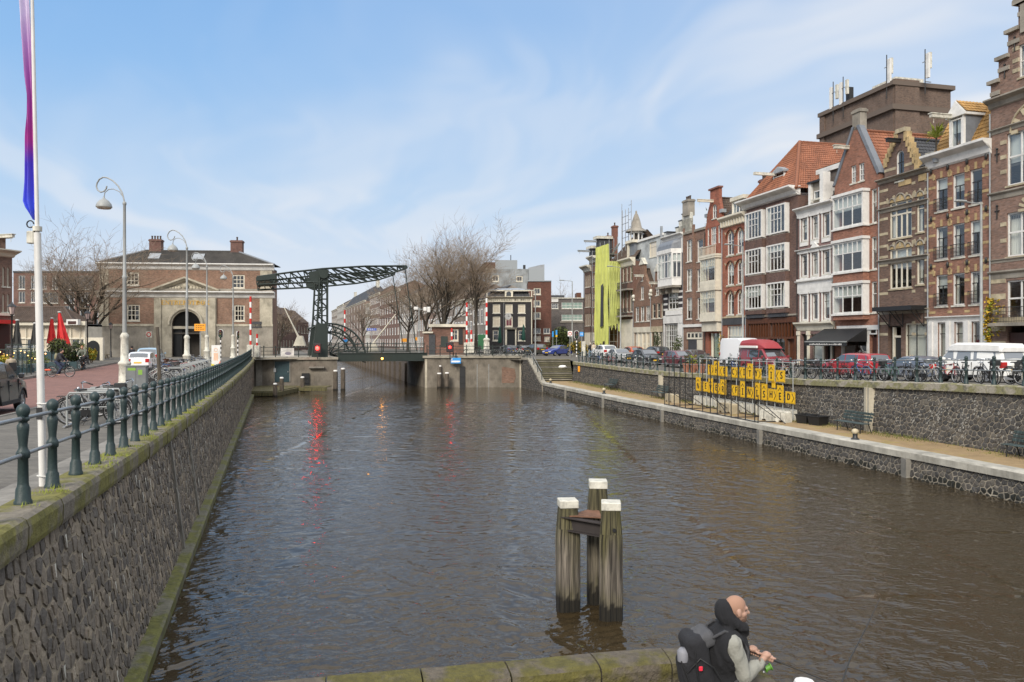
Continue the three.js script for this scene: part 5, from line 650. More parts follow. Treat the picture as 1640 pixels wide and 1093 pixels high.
{
const h=rowHouse('house under scaffolding with steep dark roof and a small white roof turret',968,994.5),mat=brick(0.3,0.17,0.11),w=h.w,ev=h.Vy(981,425);h.wins([[435,455],[468,490],[500,522]],[[972,977],[981,986],[988,992.5]],981,{frame:M.cream,glass:M.darkGlass,h:[0.6]});h.flat(mat,ev,{D:9});for(const y of[462,497,526])h.band('string_course',M.band,h.Vy(981,y),h.Vy(981,y-3),0.15);
tileSlope(h.t,[0,ev,-0.2],[w,ev,-0.2],[w-1.5,ev+5,-4.5],[1.5,ev+5,-4.5],M.brownTile);tileSlope(h.t,[w,ev,-0.2],[w,ev,-9],[w-1.5,ev+5,-4.6],[w-1.5,ev+5,-4.5],M.brownTile);tileSlope(h.t,[0,ev,-9],[0,ev,-0.2],[1.5,ev+5,-4.5],[1.5,ev+5,-4.6],M.brownTile);
const tu=new THREE.Group();tu.name='roof_turret';tu.position.set(w-0.8,ev+0.1,-2.6);h.t.add(tu);new G().lathe([[1.25,0],[1.25,1.9],[1.35,2.0],[1.35,2.2]],8).mesh('turret_base',M.brownTile,tu);new G().lathe([[0.95,2.2],[0.95,2.5]],8).lathe([[0.95,4.1],[1.0,4.4]],8).mesh('turret_rail',M.whitePaint,tu);const ps=new G();for(let i=0;i<8;i++){const a=i*Math.PI/4;ps.bar([Math.cos(a)*0.85,2.4,Math.sin(a)*0.85],[Math.cos(a)*0.85,4.2,Math.sin(a)*0.85],0.12,5);}ps.mesh('turret_columns',M.whitePaint,tu);new G().lathe([[0.5,2.3],[0.5,4.2]],8).mesh('turret_core',M.roomWall,tu);new G().lathe([[1.55,4.35],[1.45,4.5],[0.85,4.9],[0.6,5.9],[0.3,6.7],[0.12,7.0],[0.16,7.15],[0,7.4]],8).mesh('turret_roof',M.greystone,tu);
const sc=thing('scaffold','steel scaffold frame round the netted house, rising above its roof','scaffold',h.t.position.toArray(),h.t.rotation.y),tubes=new G(),planks=new G(),top=ev+3.6;const us=[-0.4,1.4,3.2,5.0,w+0.05];for(const u of us)for(const z of[0.5,1.7])tubes.bar([u,0,z],[u,top -(z<1?0:1.2),z],0.05,5);for(let v=2;v<top-1;v +=2){for(const z of[0.5,1.7])tubes.bar([-0.4,v,z],[w+0.05,v,z],0.045,5).bar([-0.4,v+1,z],[w+0.05,v+1,z],0.035,5);for(const u of us)tubes.bar([u,v,0.5],[u,v,1.7],0.04,5);planks.box(-0.4,w+0.05,v+0.05,v+0.1,0.55,1.65);}tubes.bar([1.4,ev-2,1.6],[3.8,ev+3,-0.6],0.08,5).bar([2.0,ev-2,1.6],[4.4,ev+3,-0.6],0.08,5);for(let v=0;v<5;v++)tubes.bar([2.0,ev+3+v,-2],[4.2,ev+3+v,-2],0.045,4);for(const u of[2.0,3.1,4.2])tubes.bar([u,ev+1,-2],[u,ev+8,-2],0.05,4);for(const u of[w-2.6,w+0.8])tubes.bar([u,ev,-1.2],[u,ev+8.6,-1.2],0.045,4);for(let v=4;v<9;v++)tubes.bar([w-0.1,ev+v,-1.2],[w+0.8,ev+v,-1.2],0.035,4);tubes.mesh('scaffold_tubes',M.steel,sc);planks.mesh('scaffold_planks',M.wetWood,sc);
const nt=thing('scaffold_netting','bright yellow-green scaffold netting hung over the house front','netting',h.t.position.toArray(),h.t.rotation.y),netM=new THREE.MeshPhysicalMaterial({color:lin(0.78,0.82,0.2),map:again(patina,1.5,4),roughness:0.9,transmission:0.3,thickness:0,side:THREE.DoubleSide}),netB=new THREE.MeshPhysicalMaterial({color:lin(0.8,0.85,0.27),map:again(patina,1.2,3),roughness:0.6,transmission:0.36,thickness:0,side:THREE.DoubleSide}),R=rng(4);
const cloth=(a,b,y0,y1,mat2,name)=>{const g=new G(),n=26,m=14,P=(i,j)=>{const t=i/n,s=j/m,base=lerp(y0-1.2*hash(i>>1,4),y1,s),wv=0.09*Math.sin(i*1.7+s*5)+ 0.06*Math.sin(i*0.6+s*11);return[lerp(a[0],b[0],t)+ wv*(a[0]===b[0]?1:0),j?base:base,lerp(a[1],b[1],t)+ wv*(a[0]===b[0]?0:1)];};for(let i=0;i<n;i++)for(let j=0;j<m;j++)g.quad(P(i,j),P(i+1,j),P(i+1,j+1),P(i,j+1));return g.mesh(name,mat2,nt);};
cloth([1.1,1.85],[w+0.15,1.85],2.2,ev+2.6,netM,'front_net');cloth([w+0.15,1.85],[w+0.15,0.05],4.6,ev+0.2,netB,'end_net');new G().sheet([[w-2.6,ev-8.8],[w-1.5,ev-8.6],[w-1.4,ev-2.7],[w-2.3,ev-3]],[],2.05).mesh('net_opening_panel',M.slate,nt);
}
{
for(const[label,x0,x1,top,c]of[['far brown house with hoist beam and pale cornice just left of the green netting',947,957,415,[0.22,0.13,0.1]],['farthest brown corner house of the right row with pale window frames',936,947,430,[0.2,0.12,0.09]]]){const h=rowHouse(label,x0,x1),m=(x0+x1)/ 2,ev=h.Vy(m,top),w=h.w;const n=3;for(const[a,b]of[[440,460],[470,492],[502,522]])for(let i=0;i<n;i++){const u=0.4+i*(w-0.4)/ n;h.win(u,u +(w-1.4)/ n,h.Vy(m,b),h.Vy(m,a),{frame:M.cream,glass:M.darkGlass,h:[0.6]});}h.flat(brick(...c),ev,{D:9});h.cornice(M.whiteWorn,ev-0.6,ev+0.4,0.9);h.box('dormer',M.slate,0.8,w-0.8,ev+0.3,ev+3.0,-3,-0.5);h.box('dormer_roof',M.whiteWorn,0.5,w-0.5,ev+3.0,ev+3.4,-3.2,-0.1);h.beam(w/2,ev+2.5,0,M.greyPaint,1.6);h.box('shop_front',M.cream,0.3,w-0.3,0.2,3.4,-0.02,0.08);h.chimney(w*0.75,ev+0.4,ev+5,-3,0.9,0.7,brick(0.25,0.11,0.08),1);}
}
{
const F3=new Fac(67-0.252*90,90,0.2444,-0.9697),h=new House('brick_tower','big dark brown brick tower block with phone masts behind the orange roofs','building',F3,1316,1431,RG),mat=brick(0.2,0.14,0.108),w=h.w,tv=35.2-RG;h.box('wall',mat,0,w,0,tv,-8,0);for(const z of[[tv-0.35,tv+0.15,0.35],[tv-3.2,tv-2.6,0.45]])h.box('cornice',std([0.13,0.1,0.08],0.9),-z[2],w+z[2],z[0],z[1],-8-z[2],z[2]);h.box('pilaster',mat,-0.15,0.8,0,tv,-0.2,0.2);h.box('pilaster',mat,w-0.4,w+0.25,0,tv+0.4,-3.4,-0.1);
h.box('glazing',M.darkGlass,1.2,w-0.5,tv-8.2,tv-5.6,-0.02,0.06);for(let i=0;i<11;i++)h.box('window_frame',M.zinc,1.2+i*(w-1.9)/ 10,1.4+i*(w-1.9)/ 10,tv-8.2,tv-5.6,0.0,0.14);tileSlope(h.t,[1.0,tv-10.2,1.8],[w-0.3,tv-10.2,1.8],[w-0.3,tv-8.2,0.1],[1.0,tv-8.2,0.1],M.zinc,'zinc_apron',5,1.1);
h.box('roof_house',M.whiteWorn,w-6,w-2,tv+0.15,tv+1.5,-6,-2);h.box('vent',M.darkMetal,4.1,4.8,tv+0.1,tv+2.2,-1.2,-0.6);
for(const[i,[x,z,s]]of[[1338,0,0],[1354,0,0],[1424,0,1],[1450,-3,1]].entries()){const u=h.U(x),m=thing('phone_mast',`phone mast with white panels on the brick tower, ${['leftmost', 'second from left', 'third from left', 'rightmost'][i]} of the four`,'mast',[0,0,0],0,'rooftop phone masts');h.t.updateMatrix();m.position.copy(new THREE.Vector3(u,tv-0.5,0.3+z).applyMatrix4(h.t.matrix));m.rotation.y=h.t.rotation.y;new G().bar([0,-1.2,0],[0,3.9,0],0.06,6).mesh('pole',M.darkMetal,m);new G().box(s?0.2:-0.65,s?0.62:-0.25,0.5,3.3,-0.15,0.1).mesh('aerial',M.whitePaint,m);new G().box(0.25,0.6,1.6,3.4,-0.4,-0.1).mesh('aerial',M.whiteWorn,m);new G().bar([-0.4,2.5,0],[0.4,2.5,0],0.05,5).bar([0,0.2,0],[0,0.2,-0.8],0.06,5).mesh('brackets',M.greyPaint,m);}
}

// ================================================================ BUILDINGS ROUND THE BRIDGE
const font=await new FontLoader().loadAsync('fonts/droid/droid_serif_bold.typeface.json'),fontS=await new FontLoader().loadAsync('fonts/droid/droid_sans_bold.typeface.json');
function letters(text,size,depth=0.02,f=font){
const g=new G(),shapes=f.generateShapes(text,size);let a=1e9,b=-1e9;const ps=shapes.map((s)=>s.extractPoints(3));ps.forEach((p)=>p.shape.forEach((v)=>{a=Math.min(a,v.x);b=Math.max(b,v.x);}));const c=(a+b)/ 2;
for(const p of ps)g.prism(p.shape.map((v)=>[v.x-c,v.y]),0,depth,p.holes.map((h)=>h.map((v)=>[v.x-c,v.y])));g.width=b-a;return g;
}
const gold=std([0.55,0.33,0.07],0.45);
{
const F=new Fac(-52.8,100,1,0.11),h=new House('gate_building','broad brick gate building with a stone arch, pediment and gold lettering at the canal bend','building',F,160,435,3.0),mat=brick(0.33,0.205,0.145),w=h.w,R=300;
for(const[a,b,y0,y1]of[[201.5,222,458,437],[371.5,391.5,461.5,439.5],[202.5,223.5,514.5,488.5],[374.5,391.5,514.5,488.5]])h.win(h.U(a),h.U(b),h.Vy(300,y0),h.Vy(300,y1),{v:[0.33,0.66],h:[0.33,0.66],fw:0.16,bar:0.08,frame:M.cream,curtain:0});
const ev=h.Vy(R,429),lg=h.Vy(R,470),lb=h.Vy(R,477.5),base=h.Vy(R,523),a0=h.U(275.5),a1=h.U(321),at_=h.Vy(R,498.5);h.holes.push(arched(a0,a1,0,at_,15));
h.flat(mat,ev,{D:3.6});h.room=false;
h.cornice(M.whitePaint,ev-0.3,ev+0.55,0.7,-0.3,w+0.3);h.cornice(M.whitePaint,lb,lg+0.25,0.75,-0.4,w+0.4);h.box('stone_course',M.greystone,-0.1,w+0.1,lg+0.26,lg+0.6,-0.05,0.3);
const P=(x,y)=>[h.U(x),h.Vy(R,y)];const portal=[[h.U(247),0],[h.U(347),0],[h.U(347),lb-0.02],[h.U(247),lb-0.02]],arch2=arched(a0,a1,0,at_,15);new G().sheet(portal,[arch2],0.22).rim(portal,-0.02,0.22).rim(arch2,-0.3,0.22,true).mesh('stone_portal',M.limestone,h.t);
for(const[x0,x1]of[[-0.1,h.U(174)],[h.U(416),w+0.1]]){h.box('stone_pilaster',M.limestone,x0,x1,base,lb-0.02,-0.05,0.18);h.box('stone_pilaster',M.limestone,x0+0.05,x1-0.05,lg+0.6,ev-0.32,-0.05,0.1);}for(const[x0,x1]of[[h.U(249),h.U(259)],[h.U(338),h.U(346)]])h.box('stone_pilaster',M.limestone,x0,x1,0,lb-0.02,0.2,0.4);
for(const[x0,x1]of[[-0.15,h.U(247)- 0.02],[h.U(347)+ 0.02,w+0.15]]){h.box('stone_base',M.greystone,x0,x1,0,base,-0.05,0.16);h.box('stone_course',M.limestone,x0-0.02,x1+0.02,base+0.0,base+0.3,-0.05,0.24);}
const pd=[P(243,469),P(352,469),P(297.5,449)],ins=[P(256,466.5),P(339,466.5),P(297.5,452.5)];new G().sheet(pd,[],0.1).rim(pd,-0.1,0.1).mesh('tympanum',M.limestone,h.t);const rk=new G();for(const[p,q]of[[pd[0],pd[2]],[pd[1],pd[2]]])loft(rk,[p,q].map(([u,v])=>[[u,v-0.1,0],[u,v+0.42,0],[u,v+0.42,0.75],[u,v+0.2,0.75],[u,v-0.1,0.3]]));rk.mesh('pediment_cornice',M.limestone,h.t);
const em=new G().ball([h.U(297.5),h.Vy(R,459),0.14],0.42,10).ball([h.U(297.5),h.Vy(R,459),0.3],0.22,8);for(const s of[-1,1])for(let i=0;i<5;i++)em.ball([h.U(297.5)+ s*(0.75+i*0.38),h.Vy(R,461.5)- i*0.03,0.12],0.3-i*0.035,7);em.mesh('relief',M.limestone,h.t);
const ar=new G().tube(circle((a0+a1)/ 2,at_ -(a1-a0)/ 2,(a1-a0)/ 2+0.32,17,0,Math.PI).map(([x,y])=>[x,y,0.24]),0.2,6);ar.mesh('stone_arch',M.limestone,h.t);
letters('ENTREPOTDOK',0.56,0.03).mesh('gold_lettering',gold,h.t).position.set(h.U(297.5),h.Vy(R,488.6),0.23);
const br=h.Vy(R,527);new G().box(a0,a1,br,br+0.35,-0.35,-0.05).mesh('arch_beam',M.limestone,h.t);const gr=new G();for(let i=-10;i<20;i++)for(const s of[1,-1]){const u0=a0+i*0.4,c=(a0+a1)/ 2,r=(a1-a0)/ 2,vb=br+0.35,vt=at_;let pts=[];for(let k=0;k<=24;k++){const v=lerp(vb,vt,k/24),u=s>0?u0 +(v-vb):a1 -(u0-a0)-(v-vb),inside=u>a0&&u<a1&&(v<at_-r||Math.hypot(u-c,v-at_+r)<r);if(inside)pts.push([u,v,-0.2]);}if(pts.length>1)gr.bar(pts[0],pts[pts.length-1],0.025,4);}gr.mesh('arch_grille',M.darkMetal,h.t);
h.box('passage_wall',brick(0.3,0.18,0.13),a0+1.2,a1+3,0,br+3.5,-3.55,-3.4);h.box('gate_leaf',M.blackDoor,a0,a0+1.1,0,br,-0.6,-0.5);h.box('passage_lining',M.greystone,a1,a1+0.3,0,br+0.2,-3.3,-0.36);
const e=ev+0.5,rz=h.Vy(R,404)+ 0.35,D=-4,z0=0.4;const r0=[h.U(224),rz,-1.9],r1=[h.U(375),rz,-1.9];tileSlope(h.t,[-0.4,e,z0],[w+0.4,e,z0],r1,r0,M.greyTile);tileSlope(h.t,[w+0.4,e,z0],[w+0.4,e,D],r1,r1,M.greyTile);tileSlope(h.t,[-0.4,e,D],[-0.4,e,z0],r0,r0,M.greyTile);tileSlope(h.t,[w+0.4,e,D],[-0.4,e,D],r0,r1,M.greyTile);ridge(h.t,r0,r1,M.greyTile);ridge(h.t,r0,[-0.4,e,z0],M.lead,0.14);ridge(h.t,r1,[w+0.4,e,z0],M.lead,0.14);
for(const x of[235.5,368])h.chimney(h.U(x)+ 0.4,rz-0.8,rz+1.5,-2.2,1.5,1.0,brick(0.2,0.11,0.09),x<300?4:1);for(const x of[244,315])new G().box(-0.7,0.7,-0.06,0.06,-0.6,0.6).mesh('skylight',M.zinc,h.t).position.set(h.U(x),lerp(e,rz,0.5)+ 0.1,-0.75),h.t.children.at(-1).rotation.x=Math.atan2(rz-e,2.3);
new G().box(-0.75,0.75,-0.4,0.4,0,0.04).mesh('street_name_sign',M.slate,h.t).position.set(h.U(410),h.Vy(R,520),0.2);
}
function block(name,label,F,x0,x1,ground,top,mat,wins,opt={}){
const m=(x0+x1)/ 2,h=new House(name,label,opt.category??'building',F,x0,x1,ground,opt.group);
for(const[a,b,y0,y1,o]of wins)h.win(h.U(a),h.U(b),h.Vy(m,y0),h.Vy(m,y1),{frame:M.whitePaint,glass:M.darkGlass,v:[0.5],...o});
h.flat(mat,h.Vy(m,top),{D:opt.D??10,top:opt.top??M.lead});return h;
}
{
const F=new Fac(-80,125,1,0.0),ws=[];for(const[a,b]of[[29,39.5],[48.5,57],[65.5,74],[83,92.5],[102,118.5],[127,143.5]]){ws.push([a,b,463.5,441.5,{}]);if(a<60)ws.push([a,b,485,467,{}]);}ws.push([68,92.5,486,468.5,{v:[0.4]}],[102,118.5,486,468.5,{}],[127,143.5,486,468.5,{}],[102,118.5,505.5,490,{}],[127,143.5,508.5,490,{}],[152,157,508,487,{v:[]}],[152,157,531,512,{v:[]}],[127,143.5,531,512,{}]);
const h=block('apartment_block','dark red brick apartment block with white window frames behind the tiled cafe',F,21,160,3.0,435,brick(0.22,0.125,0.1),ws);h.band('roof_edge',M.slate,h.Vy(90,437),h.Vy(90,434.3),0.12);h.box('dark_bay',M.slate,h.U(97),h.U(150),h.Vy(90,466),h.Vy(90,443),0.01,0.03);
}
{
const F=new Fac(-51,78,1,0.0),h=new House('cafe_pavilion','low cafe pavilion with brown tiled hip roof and lit white-framed windows','cafe',F,-6,136,2.95),w=h.w,R=70;const top=h.Vy(R,523),mid=h.Vy(R,543),sill=h.Vy(R,560);const xs=[2,28,41,54,68,82,94,107,113,127,134];
for(let i=0;i<xs.length-1;i++){h.win(h.U(xs[i])+ 0.02,h.U(xs[i+1])- 0.02,mid+0.05,top-0.1,{frame:M.cream,glass:M.paleGlass,fw:0.08,sill:null});h.win(h.U(xs[i])+ 0.02,h.U(xs[i+1])- 0.02,sill,mid-0.02,{frame:M.cream,glass:i%3===1?M.paleGlass:M.darkGlass,fw:0.08,sill:null});}  // upper panes opaque and pale, lower ones mostly dark
h.flat(M.cream,top+0.2,{D:3.2,side:M.cream});h.band('eave_board',M.cream,top+0.1,top+0.5,0.4,-0.3,w+0.2);h.box('plinth',M.tealDoor,0,w,0,sill-0.2,0,0.08);h.box('sign_box',M.whitePaint,h.U(114),h.U(132),h.Vy(R,521),h.Vy(R,512),0.4,0.9);h.box('sign_panel',M.door,h.U(116.5),h.U(129.5),h.Vy(R,520),h.Vy(R,515),0.9,0.92);
const e=top+0.45,rv=h.Vy(R,486)- 0.3,z=-2.2,z0=0.55;const r0=[h.U(-4),rv,z],r1=[h.U(82),rv,z];tileSlope(h.t,[-0.4,e,z0],[h.U(122),e,z0],r1,r0,M.brownTile);tileSlope(h.t,[h.U(122),e,z0],[h.U(122),e,-3.4],r1,r1,M.brownTile);ridge(h.t,r0,r1,M.brownTile);ridge(h.t,r1,[h.U(122),e,z0],M.brownTile);
h.box('gate_arch',M.cream,w-0.1,w+1.7,0,2.6,-0.4,-0.1);new G().sheet(arched(w+0.1,w+1.4,0,2.3),[],-0.08).mesh('arch_door',M.blackDoor,h.t);
}
{
const F=new Fac(-40.5,60,0.28,0.96),h=new House('corner_house','brown brick corner house at the left edge with moulded cornice and red awning','house',F,-46,19,3.0),w=h.w,R=8,mat=brick(0.27,0.17,0.13);const f=(y)=>h.Vy(R,y);for(const[x0,x1]of[[3,7],[10.5,14.5]])for(const[y0,y1]of[[459,428],[500,471]])h.win(h.U(x0),h.U(x1),f(y0),f(y1),{frame:M.cream,glass:M.darkGlass,arch:true});h.flat(mat,f(409),{D:8});h.cornice(M.cream,f(412),f(401),0.9);h.band('string_course',M.cream,f(506),f(502),0.2);h.beam(w-1.2,f(383),0,M.whiteWorn,1.5);h.box('dormer',mat,w-2.2,w-0.4,f(403),f(381),-3,-0.2);h.box('dormer_roof',M.whiteWorn,w-2.5,w-0.1,f(381),f(379),-3.2,0.2);
h.box('awning',M.red,w-6,w-0.3,f(519),f(513),0,0.8);h.box('shop_front',M.door,w-14,w-0.3,0,f(521),0,0.1);
}
{
const F=new Fac(-20,118,1,0.0),h=new House('cafe_house','black-fronted square cafe house with white cornice lettering and pale windows','house',F,781,850.5,3.1),w=h.w,R=815,f=(y)=>h.Vy(R,y),mat=std([0.035,0.03,0.033],0.75,{map:brickMap,bumpMap:brickBump,bumpScale:0.006});
for(const[y0,y1]of[[501.8,487.5],[523.5,507]])for(const[i,[a,b]]of[[789,801],[809.3,821],[829.5,841.3]].entries())h.win(h.U(a),h.U(b),f(y0),f(y1),{fw:0.16,v:[0.5],h:[0.7],frame:M.cream,glass:i===1&&y0>510?std([0.14,0.03,0.045],0.4):M.paleGlass});
for(const[a,b]of[[789,799],[829.5,841]])h.win(h.U(a),h.U(b),f(546),f(529),{fw:0.14,frame:M.cream,glass:M.darkGlass,h:[0.6]});h.opening(h.U(812),h.U(825),0,f(529));h.flat(mat,f(484),{D:9});h.box('door',M.blackDoor,h.U(812),h.U(825),0,f(530),-0.3,-0.2);h.box('door_surround',M.cream,h.U(810)- 0.1,h.U(812),0,f(528),0,0.15);h.box('door_surround',M.cream,h.U(825),h.U(827),0,f(528),0,0.15);h.cornice(M.cream,f(528),f(525.6),0.4,h.U(809),h.U(828));
h.box('cornice_frieze',M.cream,-0.1,w+0.1,f(484),f(478),-0.3,0.15);h.cornice(M.cream,f(478.2),f(475.8),0.6,-0.3,w+0.4);letters('PROEFLOKAAL  DE  DRUIF',0.34,0.02).mesh('cornice_lettering',M.greystone,h.t).position.set(w/2,f(482.6),0.15);
tileSlope(h.t,[0.2,f(475.8),-0.2],[w-0.2,f(475.8),-0.2],[w-0.4,f(466.5),-0.7],[0.4,f(466.5),-0.7],M.slate,'slate_roof',0.3,0.5);h.band('roof_edge',M.cream,f(466.5),f(465),0.1,0,w+0.5);tileSlope(h.t,[0,f(465),0],[w,f(465),0],[w-1.8,f(457)- 0.2,-4],[1.8,f(457)- 0.2,-4],M.zinc,'zinc_roof',9,0.6);h.box('dormer',M.cream,h.U(808.5),h.U(821.5),f(475.5),f(466),-1,0.1);new G().sheet(arched(h.U(811),h.U(818.5),f(475),f(467)),[],0.12).mesh('dormer_window',M.darkGlass,h.t);
new G().bar([-0.1,0,0.1],[-0.1,f(466),0.1],0.09,6).bar([w+0.1,0,0.1],[w+0.1,f(466),0.1],0.09,6).mesh('drainpipes',M.cream,h.t);
const F2=new Fac(-20,124,1,0.0),ws=[];for(const[y0,y1]of[[472,461.5],[491.5,481],[511,500]])ws.push([854.5,866,y0,y1,{fw:0.16,frame:M.cream}]);ws.push([854.5,866,534.5,526,{}],[870.5,880.5,534.5,526,{}],[854.5,866,546,538,{glass:M.paleGlass}],[872,880,547,539,{glass:M.paleGlass}]);const b=block('brick_block','plain red-brown brick block with paired white windows right of the black house',F2,845.5,883,3.1,450.5,brick(0.17,0.075,0.055),ws);b.band('roof_edge',M.zinc,b.Vy(860,451),b.Vy(860,449.5),0.15);
const F3=new Fac(-20,142,1,0.0),w3=[];for(const[y0,y1]of[[494.5,484],[513.5,503.5]])w3.push([899.5,933,y0,y1,{v:[0.2,0.4,0.6,0.8],h:[0.45],glass:std([0.24,0.32,0.28],0.15)}]);w3.push([883.5,894,494.5,486,{v:[0.33,0.66],h:[0.5]}]);const g3=block('office_building','grey brick office building with long window strips behind the crossing',F3,883,936,3.1,477.5,brick(0.17,0.15,0.14),w3);g3.band('roof_edge',M.whiteWorn,g3.Vy(909,478.5),g3.Vy(909,477),0.2);g3.box('roof_house',M.slate,g3.U(884),g3.U(905),g3.Vy(909,477),g3.Vy(909,472),-6,-2);g3.box('white_panel',M.whitePaint,g3.U(883.3),g3.U(894),g3.Vy(909,484),g3.Vy(909,478.6),0,0.1);g3.box('roof_house',M.shopWood,g3.U(925),g3.U(932.5),g3.Vy(909,477),g3.Vy(909,468),-6,-2);g3.band('concrete_band',M.greystone,g3.Vy(909,517),g3.Vy(909,515),0.15,g3.U(897),g3.w);g3.box('garage_opening',M.black,g3.U(899),g3.U(906),0,g3.Vy(909,523),0,0.05);
const F4=new Fac(-20,152,1,0.0),g4=block('rendered_block','tall pale grey rendered block with stepped roof behind the black house',F4,776,846,3.1,431,std([0.3,0.32,0.33],0.8,{map:again(grainMap,6)}),[[788,799,451.5,441,{fw:0.2,frame:M.cream}],[826.5,837,451.5,442,{fw:0.2,frame:M.cream}]]);const gv=(y)=>g4.Vy(811,y);g4.box('upper_storey',std([0.27,0.29,0.3],0.8),g4.U(793),g4.U(828.5),gv(431),gv(416.5),-6,-0.5);g4.box('side_wing',std([0.29,0.31,0.32],0.8),g4.U(846.2),g4.U(872),0,gv(431),-6,-0.2);new G().prism([[g4.U(846.2),gv(431)],[g4.U(872),gv(431)],[g4.U(872),gv(423.5)],[g4.U(865),gv(424.5)],[g4.U(846.2),gv(429)]],-6,-0.22).mesh('sloping_roof',M.zinc,g4.t);g4.box('flue',M.black,g4.U(838),g4.U(842),gv(431),gv(423),-3,-2);new G().bar([g4.U(818),gv(416),-3],[g4.U(818),gv(406),-3],0.08,5).mesh('mast',M.darkMetal,g4.t);g4.band('roof_edge',M.whiteWorn,gv(432),gv(430.6),0.2,g4.U(776),g4.U(793));tileSlope(g4.t,[g4.U(760),gv(436),0],[g4.U(793),gv(436),0],[g4.U(793),gv(417),-4],[g4.U(775),gv(417),-4],M.shopWood);
}
{
const fr=new Fac(34-0.31*150,150,0.296,-0.955),group='houses along the inner canal';const cols=[[0.3,0.24,0.2],[0.4,0.36,0.32],[0.3,0.22,0.18],[0.5,0.46,0.4],[0.26,0.17,0.14],[0.4,0.3,0.24],[0.46,0.41,0.36],[0.3,0.2,0.16],[0.36,0.3,0.26]];const xs=[531,540,550,585,592,608,640,668,697,728,757,781],tops=[497,490,489,488,473,470,476,478,470,482,484];
const words=['farthest small','second farthest','dark mansard-roofed','narrow cream','tall red-brown','tall many-windowed','broad grey-brown','weathered beige','dark brown','grey painted','nearest dark'];
for(let i=0;i<xs.length-1;i++){const x0=xs[i],x1=xs[i+1],m=(x0+x1)/ 2,h=new House('canal_house',`${words[i]} house of the inner canal row behind the bare trees`,'house',fr,x0,x1,2.95,group),w=h.w,top=h.Vy(m,tops[i]),mat=brick(...(i===3?[0.5,0.46,0.38]:i===5?[0.22,0.13,0.1]:cols[i%9]));const n=Math.max(2,Math.min(8,Math.round(w/2.1))),fl=Math.max(2,Math.round((top-0.5)/ 3.3));for(let f=0;f<fl;f++)for(let k=0;k<n;k++){const u=(k+0.5)*w/n;h.win(u-Math.min(0.75,w/n*0.36),u+Math.min(0.75,w/n*0.36),0.9+f*(top-0.5)/ fl,0.9 +(f+0.62)*(top-0.5)/ fl,{frame:M.whitePaint,z:-0.03,glass:(k+f)%4?M.darkGlass:M.paleGlass,h:[0.6],fw:0.2});}h.flat(mat,top,{D:10});h.cornice(M.cream,top-0.5,top+0.2,0.4);if(i===2){tileSlope(h.t,[0,top,0],[w,top,0],[w-4,top+5.5,-4],[4,top+5.5,-4],M.slate,'slate_roof',0.6,1);tileSlope(h.t,[w,top,0],[w,top,-10],[w-4,top+5.5,-6],[w-4,top+5.5,-4],M.slate,'slate_roof',0.6,1);for(const u of[4,w-5])h.chimney(u,top+5,top+8,-5,3,1,M.whiteWorn,0);}else tileSlope(h.t,[0,top+0.2,-0.2],[w,top+0.2,-0.2],[w,top+2.6,-4],[0,top+2.6,-4],i%2?M.brownTile:M.slate,'roof_slope',0.6,0.8),new G().prism([[-10,top],[-0.2,top],[-4,top+2.5]],-w,0).mesh('roof_body',mat,h.t).rotation.y=-Math.PI/2;}
const fl=new Fac(-62,150,0.3,0.954),gl='dark houses along the far left bank';[[440,452,503],[452,466,509],[466,481,513],[481,494,517]].forEach(([x0,x1,top],i)=>{const h=new House('canal_house',`${['nearest', 'second', 'third', 'farthest'][i]} dark brick house on the far left bank beyond the gate building`,'house',fl,x0,x1,2.95,gl),w=h.w,t=h.Vy((x0+x1)/ 2,top);const n=Math.min(9,Math.max(3,Math.round(w/2.6))),k2=Math.round(t/3.3);for(let f=0;f<k2;f++)for(let k=0;k<n;k++)h.win((k+0.3)*w/n,(k+0.7)*w/n,0.8+f*t/k2,2.4+f*t/k2,{frame:M.cream,glass:M.darkGlass,fw:0.12});h.flat(brick(0.16,0.1,0.085),t,{D:9});tileSlope(h.t,[0,t,0],[w,t,0],[w,t+3,-4],[0,t+3,-4],M.brownTile,'roof_slope',0.6,1);new G().prism([[-9,t],[-0.2,t],[-4,t+2.9]],-w,0).mesh('roof_body',M.roomWall,h.t).rotation.y=-Math.PI/2;});
}
{
const F=new Fac(-9,93,1,0.02),h=new House('keeper_cabin','low brick bridge keeper cabin with flat cream roof edge by the right abutment','cabin',F,691,745,3.5),w=h.w,R=718,f=(y)=>h.Vy(R,y);h.win(h.U(721.5),h.U(734),f(546),f(527.5),{frame:M.cream,v:[0.5],h:[0.6],fw:0.14,glass:M.darkGlass});h.flat(brick(0.26,0.145,0.11),f(523.5),{D:4});h.box('roof_edge',M.cream,-0.3,w+0.3,f(524),f(519.5),-4.3,0.4);h.box('dark_shutter',M.black,h.U(734.5),h.U(741),f(552),f(527),0,0.08);h.box('green_panel',M.bridgeGreen,h.U(706),h.U(717),f(556),f(539),0,0.06);h.box('annex',brick(0.26,0.145,0.11),h.U(679),0,0,f(534),-3,0.1);h.box('annex_roof',M.cream,h.U(677),0.2,f(534),f(531.5),-3.2,0.3);h.box('annex_door',M.slate,h.U(687),h.U(697),0,f(536),0.1,0.16);
}

